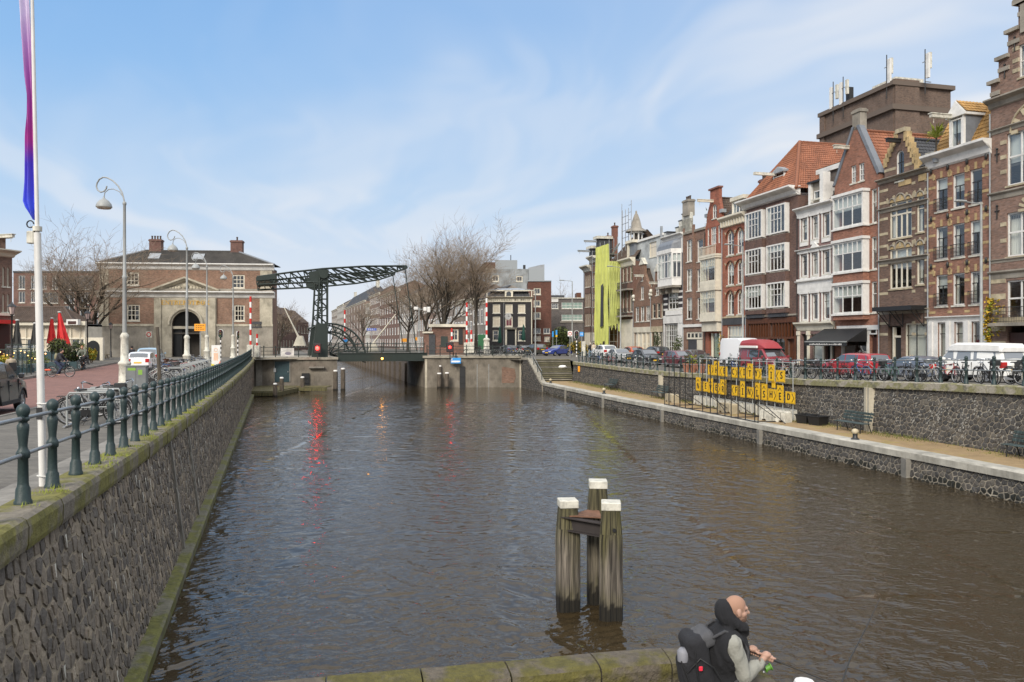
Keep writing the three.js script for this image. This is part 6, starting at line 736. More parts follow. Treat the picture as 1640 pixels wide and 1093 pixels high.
// ================================================================ THE DRAWBRIDGE
const BX=-20.5,BZ=84.6,BY=3.46,BT=Math.atan2(0.3,0.954);
function lattice(g,top,bot,n,r,r2=r*0.6){const f=(P,t)=>{const k=t*(P.length-1),i=Math.min(P.length-2,Math.floor(k));return[0,1,2].map((j)=>lerp(P[i][j],P[i+1][j],k-i));};for(const P of[top,bot])for(let i=0;i<P.length-1;i++)g.bar(P[i],P[i+1],r,5);for(let i=0;i<=n;i++){const a=f(top,i/n),b=f(bot,i/n);g.bar(a,b,r2,4);if(i<n)g.bar(i&1?a:b,i&1?f(bot,(i+1)/ n):f(top,(i+1)/ n),r2,4);}return g;}
{
const t=thing('drawbridge','dark green steel drawbridge with lattice towers and balance beams over the canal','drawbridge',W3(BX,BY,BZ),BT);
new G().box(1.55,11.2,0.18,0.38,-9.6,0.3).mesh('deck',M.greyPaving,t);
for(const z of[0.42,-9.7]){new G().box(1.5,11.3,-0.42,0.36,z-0.12,z).box(1.5,11.3,0.36,0.44,z-0.2,z+0.08).box(1.5,11.3,-0.5,-0.42,z-0.2,z+0.08).mesh('deck_girder',M.bridgeGreen,t);}const cb=new G();for(let i=0;i<7;i++)cb.box(2+i*1.5,2.2+i*1.5,-0.3,0.17,-9.5,0.28);cb.mesh('cross_beams',M.bridgeGreen,t);
for(const z of[-0.2,-9.0]){
const tw=new THREE.Group();tw.name='tower';tw.position.set(0,0,z);t.add(tw);
new G().prism([[-1.2,0],[0.5,0],[0.5,3.6],[-0.72,3.6]],-0.5,0.5).mesh('tower_base',M.bridgeGreen,tw);const g=new G();for(const zz of[-0.36,0.36])lattice(g,[[-0.6,3.6,zz],[-0.32,9.0,zz]],[[0.46,3.6,zz],[0.46,9.0,zz]],6,0.1,0.055);for(let i=0;i<7;i++){const v=3.6+i*0.9;g.bar([0.46,v,-0.36],[0.46,v,0.36],0.05,4).bar([-0.6+i*0.046,v,-0.36],[-0.6+i*0.046,v,0.36],0.05,4);}g.mesh('tower_lattice',M.bridgeGreen,tw);
new G().box(-0.55,0.6,7.95,9.5,-0.3,0.3).bar([0.05,9.0,-0.55],[0.05,9.0,0.55],0.5,12).prism([[-1.3,8.1],[-0.5,7.8],[-0.5,9.4],[-1.5,9.2]],-0.28,0.28).mesh('pivot_housing',M.bridgeGreen,tw);
const bm=new G(),top=[[-6.83,8.55],[-3.4,9.12],[0,9.6],[4.5,10.0],[9.0,10.16]],bot=[[-6.83,7.72],[-3.4,7.95],[0,8.2],[4.5,8.72],[7.3,9.25],[9.0,9.85]];for(const zz of[-0.22,0.22]){lattice(bm,top.map(([a,b])=>[a,b,zz]),bot.map(([a,b])=>[a,b,zz]),20,0.09,0.045);bm.bar([-6.83,8.1,zz],[0,8.9,zz],0.045,4).bar([0,8.9,zz],[7.2,9.62,zz],0.045,4);}bm.bar([9,10,-0.35],[9,10,0.35],0.24,8);bm.mesh('balance_beam',M.bridgeGreen,tw);new G().prism([[-6.9,8.1],[-4.9,8.35],[-4.9,8.9],[-6.6,8.62],[-6.9,8.45]],-0.3,0.3).mesh('counterweight',M.bridgeGreen,tw);
new G().bar([8.95,9.95,0],[10.3,0.6,0],0.06,6).mesh('hanger_rod',M.bridgeGreen,tw);
const ac=new G();for(const r of[3.95,3.05])ac.tube(circle(0.8,-0.3,r,16,-0.05,Math.PI*0.66).map(([a,b])=>[a,b,-0.9]),0.11,6);for(let i=0;i<8;i++){const a=i/7*Math.PI*0.62;ac.bar([0.8+3.05*Math.cos(a),-0.3+3.05*Math.sin(a),-0.9],[0.8+3.95*Math.cos(a+0.12),-0.3+3.95*Math.sin(a+0.12),-0.9],0.06,4).bar([0.8+3.05*Math.cos(a),-0.3+3.05*Math.sin(a),-0.9],[0.8+3.95*Math.cos(a-0.1),-0.3+3.95*Math.sin(a-0.1),-0.9],0.05,4);}for(let i=1;i<5;i++){const a=i/5*Math.PI*0.62;ac.bar([0.8,0.2,-0.9],[0.8+3.05*Math.cos(a),-0.3+3.05*Math.sin(a),-0.9],0.05,4);}ac.mesh('lifting_quadrant',M.bridgeGreen,t).position.z=z;
}
new G().bar([0.05,9.0,-9.2],[0.05,9.0,0],0.16,8).mesh('pivot_shaft',M.bridgeGreen,t);new G().box(-6.7,-5.2,8.15,8.55,-9.2,0).mesh('counterweight_box',M.bridgeGreen,t);
const rail=(name,label,xs,z,y0,parent)=>{const r=parent??thing(name,label,'railing',W3(BX,BY,BZ),BT);const g=new G();for(const x of xs)g.bar([x,y0,z],[x,y0+1.12,z],0.055,6).ball([x,y0+1.15,z],0.075,6);g.mesh('posts',M.bridgeGreen,r);const b=new G();for(const h of[0.25,0.65,1.05])b.bar([xs[0],y0+h,z],[xs[xs.length-1],y0+h,z],0.03,5);b.mesh('rails',M.bridgeGreen,r);return r;};
const run=(a,b,d)=>Array.from({length:Math.round((b-a)/ d)+ 1},(_,i)=>a+i*d);
rail('','',run(1.6,11,1.57),0.3,0.38,t);rail('','',run(1.6,11,1.57),-9.5,0.38,t);
const lr=rail('bridge_railing','dark green railing on the left abutment with a picture banner',run(-7.3,-1.4,1.18),0.35,0.02);const bn=tex(128,1,(u,v)=>{const n=fbm(u*4,v*4,0,4,3),b=smooth(0.18,0.3,Math.hypot(u-0.55,(v-0.35)*1.3));return b>0.5?[0.6*n+0.3,0.6*n+0.28,0.55*n+0.26]:[0.22,0.2,0.24];},true);new G().quad([-4.4,0.1,0.42],[-3.05,0.1,0.42],[-3.05,0.98,0.42],[-4.4,0.98,0.42],[[0,0],[1,0],[1,1],[0,1]]).mesh('picture_banner',std([1,1,1],0.6,{map:bn}),lr);
const rr=thing('bridge_railing','dark green railing along the top of the right abutment','railing',W3(-9.5,3.56,87.25),-0.03);rail('','',run(0,10.3,1.47),0.05,0,rr);
}
// signal lamps: each a glowing lens with its light just in front of it
function signal(name,label,[x,y,z],col,glow,r=0.17,body=true){
const t=thing(name,label,'signal light',[x,y,z]);if(body)new G().cbox(-0.4,0.4,-0.55,0.55,-0.2,0,0.06).box(-0.05,0.05,-1.2,-0.55,-0.14,-0.06).mesh('lamp_housing',M.black,t);
const m=new THREE.MeshStandardMaterial({color:lin(...col),emissive:lin(...col),emissiveIntensity:glow,roughness:0.3});new G().lathe([[r,0],[r,0.03],[r*0.7,0.08],[0,0.1]],14).mesh('signal_lens',m,t).rotation.x=Math.PI/2;
const l=new THREE.PointLight(new THREE.Color(...col),glow*r*r*3.14);l.name='signal_lamp_light';l.position.set(0,0,0.3);l.shadow.radius=6;l.castShadow=true;t.add(l);return t;
}
signal('signal_light','red signal lamp glowing on a dark box at the drawbridge tower foot',at(508,558,83.2),[1,0.02,0.015],9,0.2);signal('signal_light','red signal lamp glowing behind the railing above the blue sign',at(720.5,556.5,86.3),[1,0.02,0.015],5,0.15);signal('signal_light','amber lamp glowing under the edge of the bridge deck',at(612,574.5,84.6),[1,0.4,0.05],6,0.11,false);
{
const t=thing('route_sign','blue waterway sign with white lettering hung on the right abutment','sign',at(730,578,86.7));new G().cbox(-0.56,0.56,-0.31,0.31,0,0.05,0.01).mesh('panel',M.blueSign,t);new G().box(-0.5,0.34,-0.18,0.0,0.05,0.056).box(-0.5,-0.38,0.08,0.24,0.05,0.056).prism([[0.36,-0.2],[0.5,-0.08],[0.36,0.03]],0.05,0.056).mesh('print',M.redWhite,t);new G().box(-0.05,0.05,-0.75,0.9,-0.35,-0.02).mesh('bracket',M.black,t);
}
{
const t=thing('dock','mossy L-shaped wooden landing stage at the left abutment','dock',W3(-24.4,0,73));const add=(name,x0,x1,y0,y1,z0,z1,m=M.wetWood)=>new G().cbox(x0,x1,y0,y1,z0,z1,0.02).mesh(name,m,t);
for(let i=0;i<12;i++)add('plank',-2.1+0.0,2.2,0.42,0.5,-i*0.78-0.76,-i*0.78);for(let i=0;i<5;i++)add('plank',2.2,5.4,0.42,0.5,-7.2-i*0.42-0.4,-7.2-i*0.42);add('beam',-2.1,2.25,0.05,0.4,0.0,0.25);add('beam',-2.1,2.25,-0.3,0.02,0.02,0.2,M.pileWet);add('beam',2.21,2.45,0.0,0.41,-7.1,0.2);add('beam',2.46,5.4,0.05,0.41,-7.15,-6.95);for(const x of[-1.8,2.0])for(const z of[-0.3,-6])add('post',x-0.14,x+0.14,-1,0.41,z-0.14,z+0.14,M.pileWet);
}
function bollardPile(label,[x,y,z],h,r,capY=0.14){const t=thing('mooring_pile',label,'mooring pile',[x,y,z]);new G().lathe([[r,-1.2],[r*1.02,0],[r,h-0.35],[r*0.86,h]],10).mesh('timber',M.pile,t);new G().lathe([[r*1.06,0.0],[r*1.07,0.16]],10).mesh('wet_stain',M.pileWet,t);new G().lathe([[r*0.9,h],[r*0.92,h+capY*0.6],[r*0.7,h+capY],[0,h+capY*1.05]],10).mesh('white_cap',M.whitePaint,t);return t;}
bollardPile('short white-capped pile at the front corner of the wooden dock',W3(-22.05,0,72.6),1.15,0.2);bollardPile('white-capped pile just behind the front corner of the wooden dock',W3(-22.15,0,75),1.6,0.2);bollardPile('white-capped pile at the far end of the wooden dock',W3(-21.6,0,80.4),1.4,0.22);bollardPile('left pile of the pair before the drawbridge opening',W3(-18.6,0,82.2),2.0,0.24);bollardPile('right pile of the pair before the drawbridge opening',W3(-17.9,0,82.6),2.2,0.24);
bollardPile('taller mooring pile with white cap at the right abutment',W3(-8.05,0,86.3),1.55,0.26);bollardPile('right mooring pile with yellowish cap at the right abutment',W3(-7.2,0,86.3),1.6,0.26);bollardPile('slim mooring pile behind the pair at the right abutment',W3(-8.0,0,86.9),2.35,0.14);
// red and white barrier poles, raised
function barrier(label,x,y0,y1,Z,base=true,group){const t=thing('barrier_pole',label,'barrier',at(x,y1,Z)),H=(y1-y0)*Z/FOC,n=Math.max(3,Math.round(H/0.55)),r=new G(),w=new G();for(let i=0;i<n;i++)(i&1?w:r).bar([0,H*i/n,0],[0,H*(i+1)/ n,0],0.11,8);r.mesh('red_stripes',M.red,t);w.mesh('white_stripes',M.redWhite,t);if(base)new G().cbox(-0.32,0.32,-1.1,0.15,-0.25,0.25,0.04).mesh('base_box',M.whiteWorn,t);return t;}
barrier('tall raised red and white barrier pole at the left end of the bridge',401,475,555,80.5);barrier('short red and white barrier pole right of the tall one at the left bridge end',411.5,535,556,82,true);barrier('tall raised barrier pole left of the bare tree trunk at the right bridge end',747.5,485,551,91);barrier('tall raised barrier pole on a white pedestal right of the tree trunk',779.3,478,551,89.5);barrier('short barrier pole between the two tall ones at the right bridge end',754.8,529,550,89);barrier('small barrier pole before the brick cabin window',723.5,526,545,90.5,false);barrier('far red and white barrier pole beside the white facade over the bridge',552,497,545,104,false);barrier('far left red and white barrier pole beyond the gate building corner',435,500,540,104,false);
new G();{const t=thing('pedestal','white cast pedestal carrying the raised barrier right of the tree','pedestal',at(779.3,566,89.5));new G().lathe([[0.5,0],[0.5,0.25],[0.36,0.4],[0.32,1.4],[0.4,1.5],[0.4,1.62],[0.2,1.75]],8).mesh('column',M.whiteWorn,t);}
for(const[label,a,b]of[['pale slanting barrier arm left of the drawbridge tower',at(409,555,97).map((v,i)=>v),[[478,540,97],[455,493,97]]],['pale slanting barrier arm on the far side of the drawbridge',null,[[596,552,97],[634,503,97]]]]){const[p,q]=b.map((k)=>at(...k)),t=thing('boom_barrier',label,'barrier',p);new G().bar([0,0,0],q.map((v,i)=>v-p[i]),0.13,6,0.06).mesh('arm',M.cream,t);new G().prism([[-0.6,-1.1],[0.9,-1.1],[0.5,0.15],[-0.1,0.15]],-0.3,0.3).mesh('base',M.cream,t);}

// ================================================================ VEHICLES
const ordinals=['first','second','third','fourth','fifth','sixth','seventh','eighth','ninth','tenth','eleventh','twelfth','thirteenth','fourteenth','fifteenth','sixteenth','seventeenth','eighteenth','nineteenth','twentieth','twenty-first','twenty-second','twenty-third','twenty-fourth','twenty-fifth','twenty-sixth','twenty-seventh','twenty-eighth'];
const tyreGeo=(r,w)=>new G().lathe([[r*0.62,-w/2],[r*0.93,-w/2],[r,-w*0.3],[r,w*0.3],[r*0.93,w/2],[r*0.62,w/2]],22).build();
const rimGeo=(r,w)=>{const g=new G().lathe([[r*0.64,w*0.46],[r*0.6,w*0.3],[0,w*0.26]],18);for(let i=0;i<5;i++){const a=i/5*6.283;g.push(new THREE.Matrix4().makeRotationY(a)).box(-r*0.07,r*0.07,w*0.26,w*0.42,0,r*0.6).pop();}g.lathe([[r*0.14,w*0.26],[r*0.14,w*0.44],[0,w*0.46]],10);return g.build();};
const alloy=std([0.42,0.42,0.43],0.35,{metalness:0.8}),lampGlass=std([0.7,0.7,0.68],0.15,{metalness:0.3}),tailRed=std([0.4,0.012,0.01],0.25),plateY=std([0.75,0.45,0.03],0.5),cladding=std([0.02,0.02,0.021],0.7);
function car(name,label,category,pos,turn,o){
const t=thing(name,label,category,pos,turn),{L,W,H,belt,prof,r=0.31,xf,xr,color,pil=[]}=o,half=L/2;
const top=(x)=>{for(let i=0;i<prof.length-1;i++)if(x<=prof[i+1][0]){const[a,b]=[prof[i],prof[i+1]];return lerp(a[1],b[1],clamp((x-a[0])/(b[0]- a[0])));}return prof[prof.length-1][1];};
const wd=(x)=>W/2*(1-0.13*Math.pow(Math.abs(x/half),4.5)),lo=o.sill??0.24;
const yb=(x)=>{let y=lo+0.1*Math.pow(Math.abs(x/half),6);for(const c of[xf,xr]){const R=r+0.055,d=Math.abs(x-c);if(d<R)y=Math.max(y,r*0.92+Math.sqrt(R*R-d*d));}return y;};
const lean=o.lean??0.22,sideZ=(x,y)=>(y<belt?wd(x)*lerp(1,0.965,clamp((y-0.55)/(belt-0.55))):wd(x)*0.965 -(y-belt)*lean);
const xs=new Set();for(let i=0;i<=44;i++)xs.add(-half+L*i/44);prof.forEach((p)=>xs.add(p[0]));for(const c of[xf,xr])for(const k of[-1,-0.92,-0.7,-0.35,0,0.35,0.7,0.92,1])xs.add(c+k*(r+0.054));const X=[...xs].filter((x)=>x>=-half&&x<=half).sort((a,b)=>a-b);
const P=[],I=[],ring=(x)=>{const T=Math.max(top(x),0.45),b=Math.min(yb(x),T-0.06),w=wd(x),h=[];h.push([b,0],[b,w*0.9],[Math.max(b+0.02,0.3),w*0.985],[Math.max(b+0.03,0.55),w],[Math.min(Math.max(belt-0.12,b+0.05),T-0.05),Math.min(sideZ(x,belt-0.12),w)]);if(T>belt+0.04){const wr=sideZ(x,T);h.push([belt,sideZ(x,belt)],[T-0.07,sideZ(x,T-0.07)],[T-0.018,wr-0.05],[T,wr-0.16],[T+0.025,0]);}else h.push([T-0.05,w*0.955],[T-0.025,w*0.92],[T-0.012,w*0.86],[T,w*0.7],[T+0.03,0]);return h;};
const n=10;for(const x of X){const h=ring(x);for(const[y,z]of h)P.push(x,y,z);for(let k=n-2;k>0;k--)P.push(x,h[k][0],-h[k][1]);}const m=2*n-2;for(let i=0;i<X.length-1;i++)for(let k=0;k<m;k++){const a=i*m+k,b=i*m +(k+1)%m,c=a+m,d=b+m;I.push(a,c,b,b,c,d);}for(const[i,s]of[[0,1],[X.length-1,-1]])for(let k=1;k<m-1;k++)s>0?I.push(i*m,i*m+k,i*m+k+1):I.push(i*m,i*m+k+1,i*m+k);
let g=new THREE.BufferGeometry();g.setAttribute('position',new THREE.BufferAttribute(new Float32Array(P),3));g.setIndex(I);g=toCreasedNormals(g,0.62);meshOf(g,'body',color,t);
const glass=o.glass??M.carGlass;
for(const q of o.windows)for(const s of[-1,1]){const sub=new G(),pts=q.map(([x,y])=>[x,y,s*(sideZ(x,y)+ 0.006)]);const c=[0,1,2].map((j)=>pts.reduce((a,p)=>a+p[j],0)/ pts.length);for(let i=0;i<pts.length;i++)sub.tri(c,pts[i],pts[(i+1)%pts.length]);sub.mesh('window',glass,t);}
const screen=(x0,x1,name,sg)=>{const gg=new G(),N=6,Q=(i,j)=>{const x=lerp(x0,x1,i/N),T=top(x),k=(j/N-0.5)*2,zz=(sideZ(x,Math.max(belt,T))- 0.13)*k,y=T+0.03-0.03*Math.abs(k)**1.5;return[x+sg*0.012,y+0.008,zz];};for(let i=0;i<N;i++)for(let j=0;j<N;j++)gg.quad(Q(i,j),Q(i+1,j),Q(i+1,j+1),Q(i,j+1));gg.mesh(name,glass,t);};
if(o.ws)screen(...o.ws,'windscreen',1);if(o.rs)screen(...o.rs,'rear_window',-1);
const tg=tyreGeo(r,0.2),rg=rimGeo(r,0.2);for(const x of[xf,xr])for(const s of[-1,1]){const w=meshOf(tg,'tyre',M.tyre,t);w.name='wheel';w.position.set(x,r,s*(W/2-0.13));w.rotation.x=s>0?Math.PI/2:-Math.PI/2;meshOf(rg,'rim',alloy,w);new G().tube(circle(0,0,r+0.06,12,0.1,Math.PI-0.1).map(([a,b])=>[a,b,0]),0.022,5,false).mesh('wheel_arch',o.arch??color,t).position.set(x,r*0.94,s*(wd(x)- 0.005));}
const fy=o.lamp??top(half-0.1)- 0.12,ry=o.tail??belt-0.08;for(const s of[-1,1]){new G().cbox(half-0.16,half-0.0,fy-0.09,fy+0.07,s*(wd(half)- 0.42)- 0.0,s*(wd(half)- 0.02),0.02).mesh('headlight',lampGlass,t);new G().cbox(-half-0.006,-half+0.14,ry-0.16,ry+0.12,s*(wd(half)- 0.24),s*(wd(half)+ 0.012),0.02).mesh('tail_light',tailRed,t);new G().cbox(o.mir-0.06,o.mir+0.09,belt+0.02,belt+0.18,s*(W/2+0.02),s*(W/2+0.17),0.03).mesh('wing_mirror',o.mirMat??color,t);}
for(const s of[-1,1])new G().box(s>0?half-0.02:-half-0.012,s>0?half+0.012:-half+0.02,s>0?0.4:o.plate??0.7,s>0?0.51:(o.plate??0.7)+ 0.11,-0.26,0.26).mesh('number_plate',plateY,t);
new G().cbox(half-0.06,half+0.008,0.2,0.36,-wd(half)+ 0.12,wd(half)- 0.12,0.02).cbox(-half-0.008,-half+0.06,0.2,0.42,-wd(half)+ 0.1,wd(half)- 0.1,0.02).mesh('bumper',o.bump??cladding,t);new G().box(half-0.03,half+0.004,fy-0.14,fy+0.02,-0.36,0.36).mesh('grille',M.black,t);
for(const s of[-1,1]){const st=new G();st.box(xr+r+0.08,xf-r-0.08,lo-0.03,lo+0.09,s*(W/2-0.06),s*(W/2+0.006));st.mesh('sill',cladding,t);const sm=new G();for(const x of pil){sm.box(x-0.006,x+0.006,lo+0.1,belt-0.02,s*(W/2-0.03),s*(wd(x)+ 0.0035));sm.box(x+0.12,x+0.3,belt-0.2,belt-0.165,s*(W/2-0.05),s*(wd(x)+ 0.014));}if(!sm.empty)sm.mesh('door_seams',cladding,t);}
return t;
}
const hatch=(k={})=>({L:4.1,W:1.74,H:1.47,belt:0.93,r:0.31,xf:1.3,xr:-1.24,mir:0.72,plate:0.62,prof:[[-2.05,0.62],[-2.0,0.95],[-1.75,1.02],[-1.42,1.36],[-1.0,1.45],[-0.2,1.47],[0.25,1.42],[0.98,0.99],[1.6,0.88],[1.92,0.76],[2.05,0.55]],ws:[0.33,0.93],rs:[-1.72,-1.44],windows:[[[-0.1,0.97],[0.86,0.99],[0.28,1.36],[-0.1,1.385]],[[-1.1,0.98],[-0.18,0.97],[-0.18,1.385],[-0.95,1.37]],[[-1.55,1.02],[-1.17,0.985],[-1.03,1.36],[-1.35,1.3]]],pil:[-0.98,-0.14,0.85],...k});
const estate=(k={})=>({L:4.55,W:1.75,H:1.46,belt:0.92,r:0.31,xf:1.45,xr:-1.25,mir:0.75,plate:0.66,prof:[[-2.27,0.6],[-2.24,0.92],[-2.16,0.98],[-1.98,1.38],[-1.8,1.44],[-0.2,1.46],[0.2,1.42],[0.95,0.98],[1.7,0.88],[2.15,0.78],[2.27,0.55]],ws:[0.28,0.9],rs:[-2.15,-1.99],windows:[[[-0.12,0.96],[0.84,0.98],[0.24,1.36],[-0.12,1.385]],[[-1.02,0.96],[-0.2,0.96],[-0.2,1.385],[-0.98,1.38]],[[-1.98,0.98],[-1.1,0.96],[-1.06,1.38],[-1.85,1.34]]],pil:[-1.05,-0.16,0.85],...k});
const sedan=(k={})=>({L:4.5,W:1.76,H:1.43,belt:0.9,r:0.31,xf:1.42,xr:-1.25,mir:0.72,plate:0.6,prof:[[-2.25,0.6],[-2.22,0.94],[-1.65,0.98],[-0.98,1.36],[-0.6,1.42],[-0.1,1.43],[0.22,1.39],[0.95,0.97],[1.7,0.87],[2.12,0.75],[2.25,0.52]],ws:[0.3,0.9],rs:[-1.6,-1.02],windows:[[[-0.14,0.94],[0.84,0.96],[0.26,1.33],[-0.14,1.36]],[[-1.15,0.95],[-0.22,0.94],[-0.22,1.36],[-0.78,1.33]]],pil:[-1.0,-0.18,0.85],...k});
const suv=(k={})=>({L:4.4,W:1.84,H:1.64,belt:1.06,r:0.35,xf:1.35,xr:-1.3,sill:0.32,mir:0.72,plate:0.78,arch:cladding,prof:[[-2.2,0.7],[-2.16,1.04],[-1.95,1.12],[-1.6,1.52],[-1.2,1.62],[-0.2,1.64],[0.25,1.58],[0.95,1.1],[1.65,1.0],[2.05,0.88],[2.2,0.6]],ws:[0.32,0.9],rs:[-1.92,-1.62],windows:[[[-0.12,1.1],[0.85,1.12],[0.3,1.52],[-0.12,1.55]],[[-1.12,1.11],[-0.2,1.1],[-0.2,1.55],[-1.0,1.53]],[[-1.72,1.15],[-1.2,1.115],[-1.08,1.52],[-1.45,1.45]]],pil:[-1.02,-0.16,0.85],...k});
const AWAY=1.818,TOWARD=AWAY-Math.PI,lane=(x,C)=>{const Z=1250*C /(x-505);return W3(C-0.252*Z,SR(Z)- 0.1,Z);};
{
// red high-roofed camper
const cb=paint(0.22,0.018,0.026),t=car('camper_van','dark red camper van with raised red roof and white side awning','camper van',lane(1226,32.5),TOWARD,{L:4.75,W:1.84,H:1.85,belt:1.12,lean:0.16,r:0.33,xf:1.5,xr:-1.35,sill:0.3,mir:1.2,plate:0.7,color:cb,bump:M.greyPaint,lamp:0.78,tail:1.0,prof:[[-2.37,0.7],[-2.35,1.15],[-2.26,1.8],[-2.1,1.86],[0.5,1.86],[0.78,1.8],[1.48,1.16],[2.05,0.98],[2.3,0.82],[2.37,0.55]],ws:[0.82,1.42],rs:[-2.33,-2.28],windows:[[[0.55,1.16],[1.3,1.18],[0.85,1.64],[0.55,1.68]],[[-0.75,1.16],[0.42,1.16],[0.42,1.68],[-0.75,1.68]],[[-2.1,1.18],[-0.9,1.16],[-0.9,1.68],[-2.05,1.68]]],pil:[0.48,1.38]});
const rf=new G(),sec=(x,h,w)=>[[x,1.8,-w],[x,1.8+h*0.55,-w*0.98],[x,1.8+h*0.9,-w*0.82],[x,1.8+h,-w*0.4],[x,1.8+h,w*0.4],[x,1.8+h*0.9,w*0.82],[x,1.8+h*0.55,w*0.98],[x,1.8,w]];loft(rf,[sec(-2.3,0.3,0.72),sec(-2.15,0.6,0.77),sec(-1.2,0.66,0.8),sec(0,0.62,0.8),sec(0.6,0.42,0.78),sec(1.0,0.12,0.72),sec(1.12,0.0,0.66)]);rf.mesh('raised_roof',std([0.3,0.035,0.04],0.55),t);new G().cbox(-2.0,0.4,1.8,1.98,-0.98,-0.82,0.03).cbox(-2.0,0.4,1.8,1.98,0.82,0.98,0.03).mesh('side_awning',M.whitePaint,t);
// white van behind the camper
const wv=paint(0.78,0.78,0.78);car('panel_van','white panel van parked behind the red camper','van',lane(1192,36.3),TOWARD,{L:5.2,W:1.98,H:2.55,belt:1.3,lean:0.07,r:0.34,xf:1.7,xr:-1.6,sill:0.3,mir:1.4,plate:0.8,color:wv,lamp:0.9,tail:1.2,prof:[[-2.6,0.7],[-2.58,2.3],[-2.4,2.54],[0.5,2.55],[0.95,2.42],[1.72,1.34],[2.3,1.1],[2.52,0.9],[2.6,0.55]],ws:[1.0,1.66],windows:[[[0.75,1.34],[1.5,1.36],[0.98,2.0],[0.75,2.0]]],pil:[0.65,-0.6]});
// white van with a spare wheel on its back
const v=car('camper_van','white van with spare wheel on its back door, parked behind bicycles','van',lane(1566,32.6),AWAY,{L:4.35,W:1.74,H:1.6,belt:1.02,lean:0.2,r:0.31,xf:1.35,xr:-1.35,sill:0.3,mir:1.15,plate:0.62,color:paint(0.8,0.79,0.75),bump:alloy,lamp:0.8,tail:0.92,prof:[[-2.17,0.6],[-2.15,1.05],[-1.98,1.58],[-1.85,1.62],[0.8,1.62],[1.05,1.58],[1.6,1.06],[1.9,0.96],[2.1,0.8],[2.17,0.52]],ws:[1.1,1.56],rs:[-2.11,-2.0],windows:[[[0.62,1.06],[1.45,1.08],[1.05,1.5],[0.7,1.5]],[[-0.42,1.06],[0.48,1.06],[0.44,1.5],[-0.36,1.5]],[[-1.85,1.06],[-0.58,1.06],[-0.54,1.5],[-1.72,1.5]]],pil:[0.55,-0.5],glass:new THREE.MeshPhysicalMaterial({color:lin(0.22,0.23,0.24),roughness:0.08,ior:1.9})});
const hr=new G(),s2=(x,y,w)=>[[x,1.52,-w],[x,y-0.1,-w*0.96],[x,y,-w*0.78],[x,y,w*0.78],[x,y-0.1,w*0.96],[x,1.52,w]];loft(hr,[s2(-2.1,1.72,0.74),s2(-1.95,1.9,0.78),s2(-0.5,1.94,0.8),s2(0.6,1.94,0.8),s2(1.0,1.82,0.76),s2(1.25,1.58,0.72)]);hr.mesh('raised_roof',M.whitePaint,v);new G().tube([[-2.0,1.54,0.79],[1.1,1.54,0.8]],0.02,5).tube([[-2.0,1.54,-0.79],[1.1,1.54,-0.8]],0.02,5).mesh('roof_gutter',M.greyPaint,v);const sp=meshOf(tyreGeo(0.3,0.2),'spare_wheel',M.tyre,v);sp.position.set(-2.28,0.85,0.18);sp.rotation.z=Math.PI/2;for(const z of[-0.36,0.36])new G().box(-2.14,-2.06,1.12,1.5,z-0.22,z+0.22).mesh('rear_window',M.carGlass,v).rotation.z=-0.12;
const place=(name,label,cat,x,C,turn,o)=>car(name,label,cat,lane(x,C),turn,o);
place('estate_car','bright red estate car parked behind bicycles at the right railing','car',1370,31.6,AWAY,estate({color:paint(0.34,0.016,0.026),L:4.4}));
place('convertible','low dark blue-grey convertible with black soft top between red estate and white van','car',1466,31.6,AWAY,sedan({color:paint(0.11,0.13,0.17),L:4.0,xf:1.2,xr:-1.15,prof:[[-2.0,0.6],[-1.97,0.9],[-1.55,0.94],[-1.15,1.2],[-0.6,1.3],[-0.1,1.31],[0.1,1.28],[0.8,0.93],[1.4,0.84],[1.85,0.72],[2.0,0.5]],H:1.31,ws:[0.18,0.76],rs:[-1.5,-1.2],windows:[[[-0.5,0.94],[0.7,0.95],[0.15,1.22],[-0.5,1.25]]]}));
place('hatchback','maroon car with open view of its windscreen behind the flower pots','car',1091,31.8,TOWARD,estate({color:paint(0.12,0.018,0.026)}));place('hatchback','dark grey hatchback parked near the houses behind the maroon car','car',1114,36.3,TOWARD,sedan({color:paint(0.075,0.08,0.085)}));
place('hatchback','black hatchback with pale reflections in front of the black estate car','car',1036,31.8,TOWARD,hatch({color:paint(0.02,0.021,0.023)}));place('estate_car','black estate car with yellow rear plate parked near the houses','car',1050,36.3,AWAY,suv({color:paint(0.02,0.02,0.023)}));
place('sedan','silver-grey saloon car parked facing the camera beside the railing','car',993,31.8,TOWARD,sedan({color:paint(0.32,0.32,0.31)}));place('hatchback','orange car half hidden behind the silver saloon','car',1012,36.3,AWAY,hatch({color:paint(0.42,0.085,0.02)}));place('estate_car','white estate car with red tail light and yellow plate by the netted house','car',968,33.4,AWAY,suv({color:paint(0.68,0.68,0.66)}));
const sq=(x,Z,label,name,turn,o)=>{const k=at(x,0,Z);return car(name,label,'car',[k[0],SR(Z)- 0.08,k[2]],turn,o);};
sq(893,106,'bright blue saloon with yellow plate turning at the crossing above the stairs','sedan',-2.35,sedan({color:paint(0.025,0.05,0.26)}));sq(858,110,'olive dark hatchback parked left of the blue saloon at the crossing','hatchback',2.0,suv({color:paint(0.05,0.048,0.035)}));sq(836,112,'black car parked before the right side of the black house','hatchback',1.9,hatch({color:paint(0.018,0.018,0.02)}));sq(814,112,'dark grey car parked before the door of the black house','hatchback',1.9,hatch({color:paint(0.06,0.062,0.066)}));
car('suv','dark grey sport utility car at the left edge beside the flagpole','car',W3(-16.6,SL(24.2)- 0.14,24.2),1.875,suv({color:paint(0.035,0.036,0.037)}));
